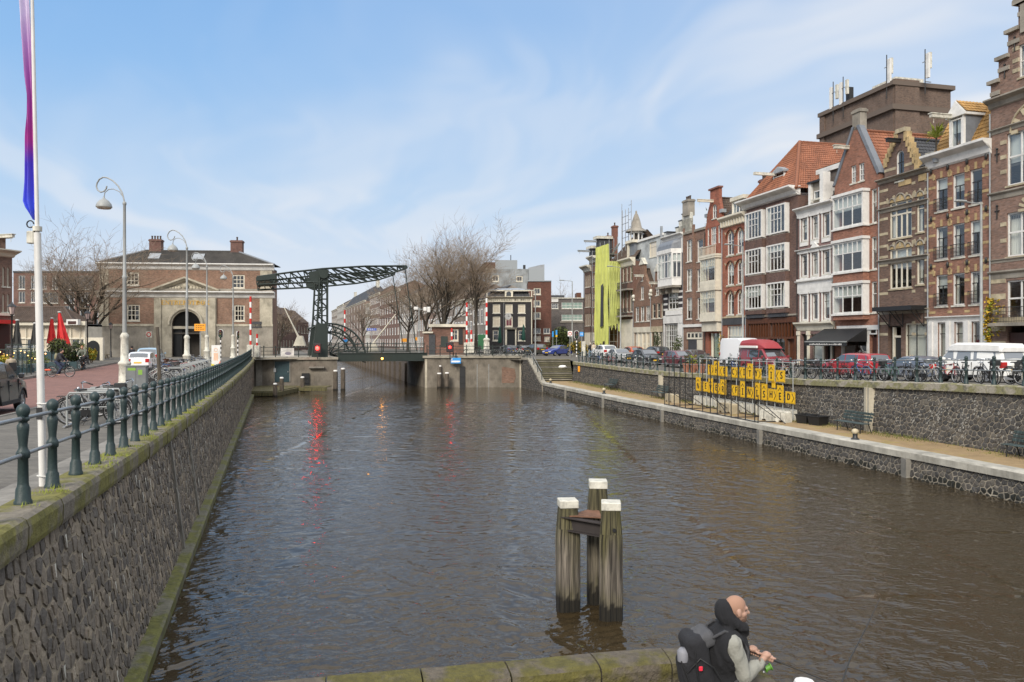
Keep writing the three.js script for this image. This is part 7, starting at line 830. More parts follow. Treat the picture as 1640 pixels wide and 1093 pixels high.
car('hatchback','white hatchback with yellow plate seen from behind on the left road','car',W3(-28.4,SL(60)- 0.14,60),1.84,hatch({color:paint(0.74,0.74,0.74)}));car('estate_car','pale blue estate car with roof rails just beyond the white hatchback','car',W3(-31.0,SL(67)- 0.14,67),1.84,suv({color:paint(0.3,0.42,0.5),H:1.7}));
}

// ================================================================ BICYCLES
function makeBike(name,label,col,{crate=false,basket=false,child=false,pale=false,step=true}={}){
const t=thing(name,label,'bicycle'),fm=paint(...col),wb=0.54,r=0.34;const tyre=new G(),rim=new G(),sp=new G();tyre.tube([...circle(0,0,r-0.018,22),[r-0.018,0]].map(([a,b])=>[a,b,0]),0.02,5,false);rim.tube([...circle(0,0,r-0.05,20),[r-0.05,0]].map(([a,b])=>[a,b,0]),0.012,4,false);for(let i=0;i<14;i++){const a=i/14*6.283;sp.bar([0,0,i&1?0.02:-0.02],[Math.cos(a+0.15)*(r-0.05),Math.sin(a+0.15)*(r-0.05),0],0.0035,3,0.0035,false);}sp.bar([0,0,-0.045],[0,0,0.045],0.025,8);
for(const[x,nm]of[[wb,'front_wheel'],[-wb,'rear_wheel']]){const w=tyre.mesh(nm,pale?M.whiteWorn:M.tyre,t);w.position.set(x,r,0);rim.mesh('rim',M.steel,w);sp.mesh('spokes',M.steel,w);new G().tube(circle(0,0,r+0.025,11,x>0?0.5:0.2,x>0?2.9:3.1).map(([a,b])=>[a,b,0]),0.018,5).mesh('mudguard',fm,t).position.set(x,r,0);}
const bb=[-0.1,0.29,0],st=[-0.26,0.75,0],hd=[0.34,0.83,0],hb=[0.37,0.68,0],ax=[-wb,r,0];const g=new G().bar(bb,st,0.017,7).bar(bb,hb,0.019,7).bar(step?[-0.17,0.5,0]:st,hd,0.017,7).bar(hd,hb,0.022,7);for(const z of[-0.045,0.045])g.bar(bb,[ax[0],ax[1],z],0.011,5).bar([st[0],st[1]- 0.05,0],[ax[0],ax[1],z],0.009,5).bar(hb,[wb,r,z],0.013,5);g.mesh('frame',fm,t);
new G().tube([[0.2,0.98,0.29],[0.3,1.03,0.24],[0.38,1.0,0.06],[0.36,0.97,0],[0.38,1.0,-0.06],[0.3,1.03,-0.24],[0.2,0.98,-0.29]],0.013,6).bar(hd,[0.355,0.97,0],0.014,6).mesh('handlebar',M.chrome,t);new G().bar([0.14,0.965,0.3],[0.24,0.995,0.275],0.018,6).bar([0.14,0.965,-0.3],[0.24,0.995,-0.275],0.018,6).mesh('grips',M.black,t);const sd=new G();loft(sd,[[-0.4,0.1],[-0.33,0.1],[-0.22,0.05],[-0.13,0.02]].map(([x,w])=>[[x,0.86,-w],[x,0.9,-w*0.8],[x,0.905,0],[x,0.9,w*0.8],[x,0.86,w]]));sd.bar(st,[-0.3,0.87,0],0.013,6).mesh('saddle',M.black,t);
new G().prism([[-0.6,0.3],[-0.1,0.19],[0.02,0.24],[0.02,0.34],[-0.1,0.39],[-0.6,0.37]],0.035,0.05).mesh('chain_guard',M.black,t);new G().bar([-0.1,0.29,0],[-0.18,0.13,0.09],0.01,5).bar([-0.1,0.29,0],[-0.02,0.45,-0.09],0.01,5).box(-0.23,-0.13,0.115,0.14,0.07,0.16).box(-0.07,0.03,0.44,0.465,-0.16,-0.07).mesh('pedals',M.darkMetal,t);const ca=new G();for(const z of[-0.06,0.06])ca.bar([-0.3,0.72,z],[-0.8,0.72,z],0.008,5).bar([-0.72,0.72,z],[-wb,r,z*0.9],0.007,5);ca.bar([-0.8,0.72,-0.06],[-0.8,0.72,0.06],0.008,5).mesh('carrier',M.darkMetal,t);new G().ball([0.45,0.86,0],0.04,8).mesh('lamp',M.chrome,t);new G().bar([-0.12,0.28,0.05],[-0.2,0.0,0.2],0.01,5).mesh('kickstand',M.darkMetal,t);
if(crate){const c=new G();for(let k=0;k<4;k++){const y=0.83+k*0.065;c.box(0.4,0.75,y,y+0.045,-0.22,-0.2).box(0.4,0.75,y,y+0.045,0.2,0.22).box(0.4,0.42,y,y+0.045,-0.2,0.2).box(0.73,0.75,y,y+0.045,-0.2,0.2);}c.box(0.4,0.75,0.8,0.82,-0.22,0.22).mesh('crate',M.black,t);}if(basket){new G().lathe([[0.14,0],[0.19,0.22],[0.2,0.23],[0.18,0.22],[0.13,0.02],[0,0.01]],10,[0.54,0.78,0]).mesh('basket',M.shopWood,t);}if(child)new G().cbox(-0.7,-0.4,0.75,0.98,-0.15,0.15,0.03).mesh('saddlebag',M.darkMetal,t);
return t;
}
{
const KIND=[['black',[0.012,0.012,0.013],{}],['white',[0.55,0.54,0.5],{}],['black front-crate',[0.013,0.013,0.014],{crate:true}],['red',[0.28,0.02,0.02],{step:false}],['blue',[0.03,0.09,0.3],{step:false}],['grey',[0.2,0.2,0.2],{child:true}],['pale-tyred',[0.03,0.03,0.03],{pale:true}],['green',[0.03,0.11,0.07],{basket:true}]],proto=[],R=rng(77);
const used2={};function bike(k,pos,turn,where,group,leanA=0){const[word,col,opt]=KIND[k],key=word+where;const n=used2[key]=(used2[key]??-1)+ 1,label=where(word,n);if(!proto[k]){proto[k]=makeBike('bicycle',label,col,opt);proto[k].position.set(...pos);proto[k].rotation.set(leanA,turn,0,'YXZ');tag(proto[k],label,null,group);return proto[k];}const c=copyOf(proto[k],pos,turn,label,group);c.rotation.set(leanA,turn,0,'YXZ');return c;}
const gR='bicycles parked along the right railing',rw=(w,n)=>`${w} bicycle parked at the right railing, ${ordinals[n]} ${w} one from the near end`;const order=[6,0,2,0,5,0,3,1,0,0,7,5,4,0,3,0,2,0,6,0,1,5,0,0,4,2,0,0,7,0,5,0,1,2,0,3,0,4,0,0];
let Z=28.6;for(const k of order){const off=0.55+R()*0.75;bike(k,W3(wallR(Z)+ off,SR(Z)- 0.02,Z),(R()<0.5?AWAY:TOWARD)+(R()- 0.5)*0.9,rw,gR,(R()- 0.5)*0.2);Z +=Z<46?0.62+R()*0.4:1.1+R()*1.2;if(Z>57&&Z<62)Z=62.5;}
const gS='bicycles beside the top of the stairs',sw=(w,n)=>`${w} bicycle at the bridge corner by the stairs, ${ordinals[n]} such one from the right`;for(let i=0;i<9;i++)bike([0,1,4,0,2,0,5,6,0][i],W3(1.3-i*0.75,3.56,88.4+R()*1.2),(R()- 0.5)*1.4 +(R()<0.5?0:3.14),sw,gS,(R()- 0.5)*0.15);
const gL='bicycles in the racks along the left quay',lw=(w,n)=>`${w} bicycle in the left quay racks, ${ordinals[n]} ${w} one from the camera`;for(let i=0;i<19;i++){const z=38+i*1.35+R()*0.6;bike([5,1,0,2,0,6,4,0,3,0,7][i%11],W3(leftPosts(z)- 3.0-R()*1.1,SL(z)- 0.02,z),0.3 +(R()<0.7?0:Math.PI)+(R()- 0.5)*0.5,lw,gL,(R()- 0.5)*0.16);}
const nl=(w,n)=>`${w} bicycle leaning in the near tubular rack on the left quay${n ? ', farther one' : ''}`;for(const[i,[z,k,dx]]of[[19.4,0,3.0],[20.6,5,3.2],[22.0,0,2.9]].entries())bike(k,W3(leftPosts(z)- dx+1.25,SL(z)- 0.02,z),0.25 +(i&1)*Math.PI +(R()- 0.5)*0.3,nl,'bicycles in the near left rack',0.1);
}

// ================================================================ TREES AND PLANTS
function tree(name,label,[x,y,z],H,spread,seed,{lean=[0,0],trunk=0.28,r=0.3,n1=6,up=0.55,levels=5,group}={}){
const t=thing(name,label,'tree',[x,y,z],0,group),R=rng(seed),tg=new G(),lg=new G(),cg=new G();
const grow=(p,d,len,rad,lv)=>{
const n=lv<2?6:lv<4?4:2,pts=[p.toArray()],dirs=[d.clone()];let q=p.clone(),v=d.clone();for(let i=0;i<n;i++){v.add(new THREE.Vector3(R()- 0.5,(R()- 0.5)*0.6 +(lv?0.10*up:0),R()- 0.5).multiplyScalar(lv?0.34:0.12)).normalize();q=q.clone().addScaledVector(v,len/n);pts.push(q.toArray());dirs.push(v.clone());}
const re=rad*(lv?0.45:0.62);(lv===0?tg:lv<3?lg:cg).tube(pts,(s)=>lerp(rad,re,s),lv<2?8:lv<3?5:3,false);
if(lv>=levels)return;const kids=lv===0?n1:lv===1?6:lv===2?5:lv===3?4:3;
for(let k=0;k<kids;k++){const s=lv===0?lerp(0.72,1,k/Math.max(1,kids-1)):lerp(0.28,1,(k+0.5*R())/ kids),i=Math.min(n,Math.max(1,Math.round(s*n))),az=k*2.4+R()*0.9,base=dirs[i],u=new THREE.Vector3(Math.cos(az),0.05,Math.sin(az)),side=u.addScaledVector(base,-u.dot(base)).normalize(),ang=lv===0?lerp(0.32,0.85,R())*spread:lerp(0.45,0.9,R());const nd=base.clone().multiplyScalar(Math.cos(ang)).addScaledVector(side,Math.sin(ang));nd.y +=lv?0.12*up:0;nd.normalize();grow(V(pts[i]),nd,lv===0?H*lerp(0.34,0.46,R()):len*lerp(0.5,0.72,R())*(s>0.9?1.1:1),lv===0?rad*0.5:Math.max(0.0155,lerp(rad,re,s)*0.55),lv+1);}
};
grow(new THREE.Vector3(0,-0.1,0),new THREE.Vector3(lean[0],1,lean[1]).normalize(),H*trunk,r,0);tg.mesh('trunk',M.bark,t);lg.mesh('limbs',M.bark,t);cg.mesh('crown',M.twig,t);return t;
}
const ground=(x,Y,Z)=>{const p=at(x,0,Z);return[p[0],Y,p[2]];};
tree('bare_tree','tall bare elm with a wide crown behind the brick cabin, largest of the bridge trees',ground(711,3.3,103),16.6,0.66,3,{r:0.34,trunk:0.25,n1:8,up:0.9});
tree('bare_tree','slender bare tree right of the cabin beside the raised barrier pole',ground(763,3.3,98),14.0,0.55,8,{up:0.8,r:0.24,trunk:0.42,n1:6});tree('bare_tree','bare tree left of the largest elm behind the pale barrier arm',ground(681,3.3,112),14.8,0.6,14,{up:0.8,r:0.27,trunk:0.3,n1:6});tree('bare_tree','bare street tree in front of the many-windowed inner canal house',ground(653,3.1,132),13.5,0.9,21,{r:0.26,trunk:0.32});tree('bare_tree','small bare tree beyond the bridge arch in front of pale facades',ground(582,3.0,170),11.5,0.8,27,{r:0.22,trunk:0.36,levels:4});
tree('bare_tree','spreading bare tree behind the cafe at the left corner of the gate building',ground(158,3.0,94),15.6,1.05,33,{r:0.36,trunk:0.26,n1:9,lean:[-0.16,0]});tree('bare_tree','bare tree rising right behind the gate building roof corner',ground(446,3.0,128),9.6,0.9,41,{r:0.2,levels:4});tree('bare_tree','pale bare tree behind the grey office building',ground(890,3.1,152),13.4,0.8,47,{r:0.22,levels:4});tree('bare_tree','distant bare tree on the far left bank, left one of the pair',ground(462,3.0,190),9,0.9,51,{levels:4});tree('bare_tree','distant bare tree on the far left bank, right one of the pair',ground(487,3.0,230),10,0.9,55,{levels:4});
function bush(name,label,pos,[w,h,d],mats,n,leaf,seed,{group,stems=true,cat='shrub'}={}){const t=thing(name,label,cat,pos,0,group),R=rng(seed),gs=mats.map(()=>new G()),st=new G();const cl=Array.from({length:9},()=>[(R()- 0.5)*w*0.75,h*(0.3+0.6*R()),(R()- 0.5)*d*0.75,0.35+0.4*R()]);for(let i=0;i<n;i++){const c=cl[Math.floor(R()*9)],k=Math.cbrt(R()),a=R()*6.28,b=Math.acos(2*R()- 1),x=c[0]+ Math.sin(b)*Math.cos(a)*w*0.28*k,y=Math.max(0.05,c[1]+ Math.cos(b)*h*0.3*k),z=c[2]+ Math.sin(b)*Math.sin(a)*d*0.28*k,s=leaf*(0.6+0.8*R());gs[Math.floor(R()*mats.length)].move(x,y,z,R()*6.28,R()*2.4-1.2,R()*6.28).tri([-s*0.4,0,0],[s*0.4,0,0],[0,s,0.1*s]).tri([-s*0.4,0,0],[0,-s*0.3,0],[s*0.4,0,0]).pop();}gs.forEach((g,i)=>g.mesh('foliage',mats[i],t));if(stems){for(const c of cl)st.bar([c[0]*0.2,0,c[2]*0.2],[c[0],c[1],c[2]],0.02,4,0.008);st.mesh('stems',M.twig,t);}return t;}
bush('terrace_shrub','tall reddish-green olive bush in front of the red parasols',ground(93,3.6,61),[2.3,1.7,1.2],[M.leafDark,M.leafGreen,M.bark],2600,0.12,3);bush('terrace_shrub','grey-green olive shrub right of the red parasols',ground(124,3.4,62),[1.4,1.6,1],[M.leafDark,M.leafGreen],1500,0.11,5);bush('terrace_shrub','bright green round shrub by the glass terrace screen',ground(60,3.0,57),[1.4,1.3,1],[M.leafGreen,M.leafLime],1500,0.1,7);bush('terrace_shrub','yellow-green bamboo plant left of the picnic table',ground(146,3.1,72),[0.9,1.3,0.7],[M.leafLime,M.leafYellow],700,0.16,9);bush('terrace_shrub','yellow shrub at the left edge behind the parked car',ground(7,3.4,50),[1,0.8,0.8],[M.leafYellow,M.leafLime],700,0.1,11);
bush('hedge','dark hedge of shrubs behind the blue saloon at the crossing',ground(898,3.1,124),[4.5,4,2.5],[M.leafDark,M.leafGreen],2600,0.25,13,{cat:'hedge'});bush('hedge','olive-brown clipped hedge right of the traffic light at the crossing',ground(938,3.1,104),[4,1.9,1.5],[M.leafDark,M.leafYellow,M.leafDark],2600,0.14,15,{cat:'hedge'});
{
const vine=thing('wall_vine','yellowing climbing vine on the brick between the white-fronted house and the gabled one','vine',at(1585,590,48)),R=rng(6),a=new G(),b=new G(),st=new G();let last=[0,0,0];for(let i=0;i<900;i++){const v=0.6+R()*3.7,wv=v<2?0.35:0.75,u=Math.sin(v*1.9)*0.25 +(R()- 0.5)*wv +(v>2&&R()<0.3?(R()- 0.3)*2.4:0),s=0.09+0.1*R();(R()<0.72?a:b).move(u*0.5-0.2,v,0.12+R()*0.25,R()*6,R()*2,R()*6).tri([-s/2,0,0],[s/2,0,0],[0,s,0]).tri([-s/2,0,0],[0,-s*0.4,0],[s/2,0,0]).pop();}a.mesh('foliage',M.leafYellow,vine);b.mesh('foliage',M.leafLime,vine);new G().tube([[0,-0.3,0.1],[0.1,1,0.1],[-0.15,2.2,0.1],[0.1,3.4,0.1],[-0.2,4.1,0.1]],0.035,5).mesh('stem',M.bark,vine);
const palm=thing('roof_palm','bright yellow-green palm-like plant on the roof beside the ochre mansard','plant',at(1500,232,52.5)),pg=new G();for(let i=0;i<70;i++){const az=R()*6.28,el=R()*1.5-0.2,L=0.6+0.5*R(),c=[Math.cos(az)*0.1,0.45+0.35*R(),Math.sin(az)*0.1],tip=[c[0]+ Math.cos(az)*Math.cos(el)*L,c[1]+ Math.sin(el)*L-0.1,c[2]+ Math.sin(az)*Math.cos(el)*L],m=[0,1,2].map((k)=>(c[k]+ tip[k])/ 2 +(k===1?0.12:0));pg.tri([c[0]- 0.03,c[1],c[2]],[c[0]+ 0.03,c[1],c[2]+ 0.03],m).tri([m[0]- 0.05,m[1],m[2]+ 0.03],[m[0]+ 0.05,m[1],m[2]- 0.03],tip).tri(c,[m[0]- 0.05,m[1],m[2]],[m[0]+ 0.05,m[1],m[2]]);}pg.mesh('fronds',M.leafLime,palm);new G().bar([0,-0.8,0],[0,0.8,0],0.06,6).mesh('stem',M.bark,palm);new G().lathe([[0.2,-1.2],[0.28,-0.75],[0.24,-0.7]],10).mesh('pot',M.zinc,palm);
for(const[k,[x,C,label,m]]of[[1052,39.5,'thin young tree in front of the small gabled house doors',M.leafDark],[1085,39.6,'leafy climbing rose in front of the white gridded window',M.leafGreen],[1156,39.8,'thin plant with yellow leaves by the curtained shop window',M.leafYellow]].entries()){const p=lane(x,C),q=bush('street_plant',label,[p[0],p[1]+ 0.3,p[2]],[0.9,2.6,0.7],[m,M.leafDark],420,0.13,60+k,{cat:'plant'});new G().lathe([[0.26,-0.3],[0.36,0.25],[0.3,0.25]],10).mesh('pot',M.shopWood,q);}
for(const[k,x]of[1098,1106,1119].entries()){const Z=32375 /(x-512),t=thing('flower_pot',`terracotta plant pot on the right coping, ${['leftmost', 'middle', 'rightmost'][k]} of three behind the sign posts`,'flower pot',W3(wallR(Z)+ 0.45,SR(Z),Z),0,'flower pots by the railing');new G().lathe([[0.24,0],[0.34,0.55],[0.37,0.55],[0.37,0.62],[0.3,0.62],[0.28,0.5],[0,0.5]],12).mesh('pot',std([0.36,0.16,0.1],0.8),t);const g=new G();for(let i=0;i<160;i++){const s=0.14;g.move((R()- 0.5)*0.5,0.6+R()*0.6,(R()- 0.5)*0.5,R()*6,R()*3,R()*6).tri([-s/3,0,0],[s/3,0,0],[0,s,0]).pop();}g.mesh('foliage',k===1?M.leafLime:M.leafDark,t);}
// grass and weeds along the foot of the retaining wall, moss tufts on the coping
const gr=new G();for(let i=0;i<9000;i++){const Z=24+R()*56,d=Math.pow(R(),2.2)*1.0,dens=vnoise(Z*0.35,3,0,5);if(R()>dens*1.3)continue;const x=wallR(Z)- 0.14-d,h=0.06+0.16*R()*(1-d*0.7),a=R()*6.28;gr.tri([x,QY,-Z],[x+0.03*Math.cos(a),QY,-Z+0.03*Math.sin(a)],[x +(R()- 0.5)*0.1,QY+h,-Z +(R()- 0.5)*0.1]);}tag(gr.mesh('grass',std([0.13,0.135,0.035],0.9)),'thin grass and weeds along the foot of the right rubble wall','grass',null,'stuff');
const tf=new G();for(let i=0;i<60;i++){const Z=8+R()*24,n=10+R()*12,x0=leftPosts(Z)+ 0.05 +(R()- 0.3)*0.35;for(let k=0;k<n;k++){const x=x0 +(R()- 0.5)*0.2,z=-Z +(R()- 0.5)*0.2;tf.tri([x,SL(Z),z],[x+0.015,SL(Z),z+0.01],[x +(R()- 0.5)*0.06,SL(Z)+ 0.03+0.05*R(),z +(R()- 0.5)*0.06]);}}tag(tf.mesh('moss_tufts',M.leafLime),'small tufts of moss and grass between the left railing posts','moss',null,'stuff');
}

// ================================================================ STREET FURNITURE
const crook=[[765,290],[752,245],[722,200],[682,165],[640,143],[610,138],[580,150],[562,175],[558,195],[568,218],[590,232],[615,228],[632,212],[636,195]].map(([x,y])=>[(x-768)*0.00778,(310-y)*0.00778,0]),brace=[[762,275],[730,235],[685,216],[650,217],[622,235],[615,262]].map(([x,y])=>[(x-768)*0.00778,(310-y)*0.00778,0]);
function swanLamp(label,pos){const t=thing('street_lamp',label,'street lamp',pos,-0.25,'swan-neck street lamps on the left quay'),H=8.9;new G().lathe([[0.34,0],[0.34,0.12],[0.27,0.2],[0.25,1.0],[0.3,1.06],[0.3,1.14],[0.19,1.24],[0.17,2.3],[0.21,2.36],[0.2,2.46],[0.11,2.6]],12).mesh('lamp_base',M.whiteWorn,t);new G().lathe([[0.1,2.55],[0.09,5.2],[0.11,5.25],[0.11,5.35],[0.08,5.4],[0.065,H-0.1],[0.09,H-0.06],[0.09,H+0.04],[0.055,H+0.08]],10).mesh('pole',M.lampGrey,t);const a=new G();a.tube([[0,0,0],...crook],0.036,7).tube(brace,0.022,6);a.mesh('crook',M.lampGrey,t).position.y=H;const sh=new G().lathe([[0.37,0],[0.37,0.05],[0.33,0.18],[0.22,0.32],[0.1,0.4],[0.04,0.46],[0.04,0.52],[0,0.52]],16).mesh('lamp_shade',M.lampGrey,t);sh.position.set(-1.19,H-0.14,0);new G().lathe([[0.36,0.0],[0.3,-0.07],[0.12,-0.1],[0,-0.1]],16).mesh('lamp_glass',M.whiteWorn,sh);return t;}
['nearest and tallest looking swan-neck street lamp, above the grey utility box','second swan-neck street lamp, in front of the gate building arch','third swan-neck street lamp, right of the gate building arch','farthest swan-neck street lamp, before the right windows of the gate building'].forEach((l,i)=>{const[x,Z]=[[199,38],[299,56.5],[331,72],[373,86]][i];swanLamp(l,ground(x,SL(Z),Z));});
function mastLamp(label,x,Z,topY,baseY,flip=1,arm=1.5){const p=at(x,topY,Z),t=thing('mast_lamp',label,'street lamp',[p[0],baseY,p[2]],AWAY-Math.PI/2),H=p[1]- baseY;new G().lathe([[0.14,0],[0.13,1.4],[0.09,1.5],[0.06,H]],9).mesh('pole',M.lampGrey,t);new G().tube([[0,H-0.05,0],[-0.15*flip,H+0.05,0],[-arm*flip,H+0.12,0]],0.035,6).mesh('arm',M.lampGrey,t);new G().cbox(-0.35,0.35,-0.06,0.06,-0.13,0.13,0.04).mesh('lamp_head',M.lampGrey,t).position.set((-arm-0.2)*flip,H+0.14,0);return t;}
mastLamp('tall grey street lamp before the right houses, nearest one with its arm to the left',1572,44,328,3.1,1,1.2);mastLamp('tall grey street lamp in front of the red brick house with round-headed windows',1190,68,395,3.0,1,1.2);mastLamp('tall grey street lamp in front of the green scaffold netting',994,95,429,3.1,1,1.2);mastLamp('tall grey street lamp beside the traffic light before the office building',916.5,112,451,3.1,1,1.4);mastLamp('slim pole lamp in front of the brown brick block',857.5,108,466,3.2,1,0.9);
function lantern(label,x,Z,Y,H){const t=thing('lantern_post',label,'street lamp',ground(x,Y,Z));new G().lathe([[0.2,0],[0.2,0.15],[0.12,0.3],[0.11,0.9],[0.07,1.0],[0.05,H-0.75],[0.09,H-0.72],[0.05,H-0.66]],10).mesh('pole',M.darkMetal,t);const l=new G();for(let i=0;i<6;i++){const a=i*Math.PI/3;l.bar([Math.cos(a)*0.13,H-0.62,Math.sin(a)*0.13],[Math.cos(a)*0.24,H-0.12,Math.sin(a)*0.24],0.014,4);}l.lathe([[0.05,H-0.68],[0.14,H-0.62]],6).lathe([[0.28,H-0.12],[0.16,H+0.04],[0.06,H+0.1],[0.05,H+0.18],[0,H+0.24]],6);l.mesh('lantern_frame',M.darkMetal,t);new G().lathe([[0.125,H-0.61],[0.23,H-0.12]],6).mesh('lantern_glass',std([0.55,0.42,0.38],0.3),t);return t;}
lantern('old lantern post at the left edge beside the red awning',18.5,52,3.0,4.6);lantern('old lantern post in front of the cafe gate arch',139.5,69,3.0,4.75);lantern('old lantern post against the stone base at the left end of the gate building',177,95,3.0,4.3);
{
const p0=at(68.5,782,9.95),p1=at(59.3,373,9.95),p2=at(49,-90,9.95),t=thing('flagpole','white flagpole strapped to the second railing post on the left','flagpole',p0),d=(p)=>p.map((v,i)=>v-p0[i]);new G().bar([0,-0.05,0],d(p1),0.044,12,0.042).mesh('lower_pole',M.whitePaint,t);new G().bar(d(p1),d(p2),0.026,10,0.02).ball(d(p2),0.06,8).mesh('upper_pole',M.whitePaint,t);const m=d(p1);new G().cbox(m[0]- 0.12,m[0]- 0.03,m[1]- 0.14,m[1]+ 0.02,-0.04,0.04,0.01).bar([m[0],m[1]+ 0.02,0],[m[0],m[1]+ 0.08,0],0.055,10).mesh('halyard_cleat',M.whiteWorn,t);new G().tube(circle(m[0]- 0.09,m[1]+ 0.11,0.045,10).map(([a,b])=>[a,b,0]),0.009,5).mesh('snap_hook',M.darkMetal,t);new G().box(-0.045,0.03,0.88,1.03,0.046,0.052).mesh('sticker',M.black,t).position.x=-0.012;for(const y of[0.16,1.08])new G().tube(circle(0.05,0,0.12,14).map(([a,b])=>[a,y,b*0.6]),0.008,4).mesh('strap',M.whitePaint,t);
const f=thing('flag','long limp flag fading from white through magenta to blue, hanging on the flagpole','flag',p2),L=44,edge=[[-90,29],[0,31],[58,33.5],[115,37.5],[154,43.5],[185,43.5],[215,40],[288,37.5],[327,32.5],[335,40],[354,53]],poleX=(y)=>lerp(49,59.3,(y+90)/ 463)- 2.4,ex=pl(edge),P=[],C=[],I=[],N=13;const stops=[[-90,[0.8,0.76,0.84]],[20,[0.72,0.6,0.78]],[70,[0.58,0.32,0.62]],[125,[0.5,0.13,0.48]],[170,[0.5,0.06,0.42]],[225,[0.5,0.04,0.32]],[258,[0.1,0.05,0.6]],[330,[0.05,0.09,0.75]],[360,[0.04,0.06,0.5]]];for(let i=0;i<=L;i++){const y=lerp(-90,352,i/L),x0=poleX(y),x1=ex(y);let k=0;while(k<stops.length-2&&stops[k+1][0]<y)k++;const s=clamp((y-stops[k][0])/(stops[k+1][0]- stops[k][0])),col=[0,1,2].map((c)=>lerp(stops[k][1][c],stops[k+1][1][c],s));for(let j=0;j<=N;j++){const q=at(lerp(x0,x1,j/N),y,9.95),fold=Math.sin(j*1.1+i*0.21)*0.03+Math.sin(j*0.5+i*0.13)*0.02;P.push(q[0]- p2[0],q[1]- p2[1],q[2]- p2[2]+ fold);C.push(...col);}}for(let i=0;i<L;i++)for(let j=0;j<N;j++){const a=i*(N+1)+ j,b=a+1,c=a+N+1;I.push(a,c,b,b,c,c+1);}const g=new THREE.BufferGeometry();g.setAttribute('position',new THREE.BufferAttribute(new Float32Array(P),3));g.setAttribute('color',new THREE.BufferAttribute(new Float32Array(C),3));g.setIndex(I);g.computeVertexNormals();meshOf(g,'cloth',new THREE.MeshPhysicalMaterial({color:lin(1,1,1),vertexColors:true,roughness:0.75,transmission:0.3,thickness:0,side:THREE.DoubleSide}),f);new G().tube(zs(-80,340,6).map((y)=>{const q=at(poleX(y)+ 0.4,y,9.95);return q.map((v,i)=>v-p2[i]);}),0.006,4).mesh('hoist_rope',M.whitePaint,f);
}
{const t=thing('wooden_pole','weathered brown wooden pole standing against the left railing','pole',ground(258.6,SL(19.2),19.2));new G().bar([0,-0.05,0],[-0.11,2.4,0],0.05,8,0.045).mesh('timber',M.pile,t);}
{const t=thing('utility_box','grey utility cabinet with green stickers below the nearest street lamp','utility box',ground(219,SL(37),36.4),0.2);new G().cbox(-0.45,0.45,0,1.0,-0.2,0.2,0.03).box(-0.48,0.48,1.0,1.05,-0.23,0.23).mesh('cabinet',std([0.2,0.21,0.21],0.6,{map:patina}),t);new G().box(-0.35,0.0,0.82,0.94,0.2,0.205).box(0.1,0.28,0.62,0.85,0.2,0.205).mesh('stickers',std([0.2,0.36,0.05],0.6),t);new G().box(-0.005,0.005,0.05,0.98,0.2,0.206).mesh('door_seam',M.black,t);}
{
const mk=(label,z0,n,off,gap)=>{const t=thing('bike_rack',label,'bike rack',W3(leftPosts(z0)- off,SL(z0),z0),0.29);for(let i=0;i<n;i++)new G().tube([[-0.45,0,-i*gap],[-0.45,0.72,-i*gap],[-0.4,0.8,-i*gap],[0.4,0.8,-i*gap],[0.45,0.72,-i*gap],[0.45,0,-i*gap]],0.026,7).bar([-0.45,0.45,-i*gap],[0.45,0.45,-i*gap],0.016,6).mesh('hoop',M.lampGrey,t);for(const x of[-0.45,0.45])new G().box(x-0.03,x+0.03,0.0,0.03,-n*gap,0.3).mesh('floor_rail',M.steel,t);};mk('near row of pale tubular bike hoops on the left quay',18.8,4,1.75,0.75);mk('far row of pale tubular bike hoops on the left quay below the second lamp',40,12,2.6,1.7);
}
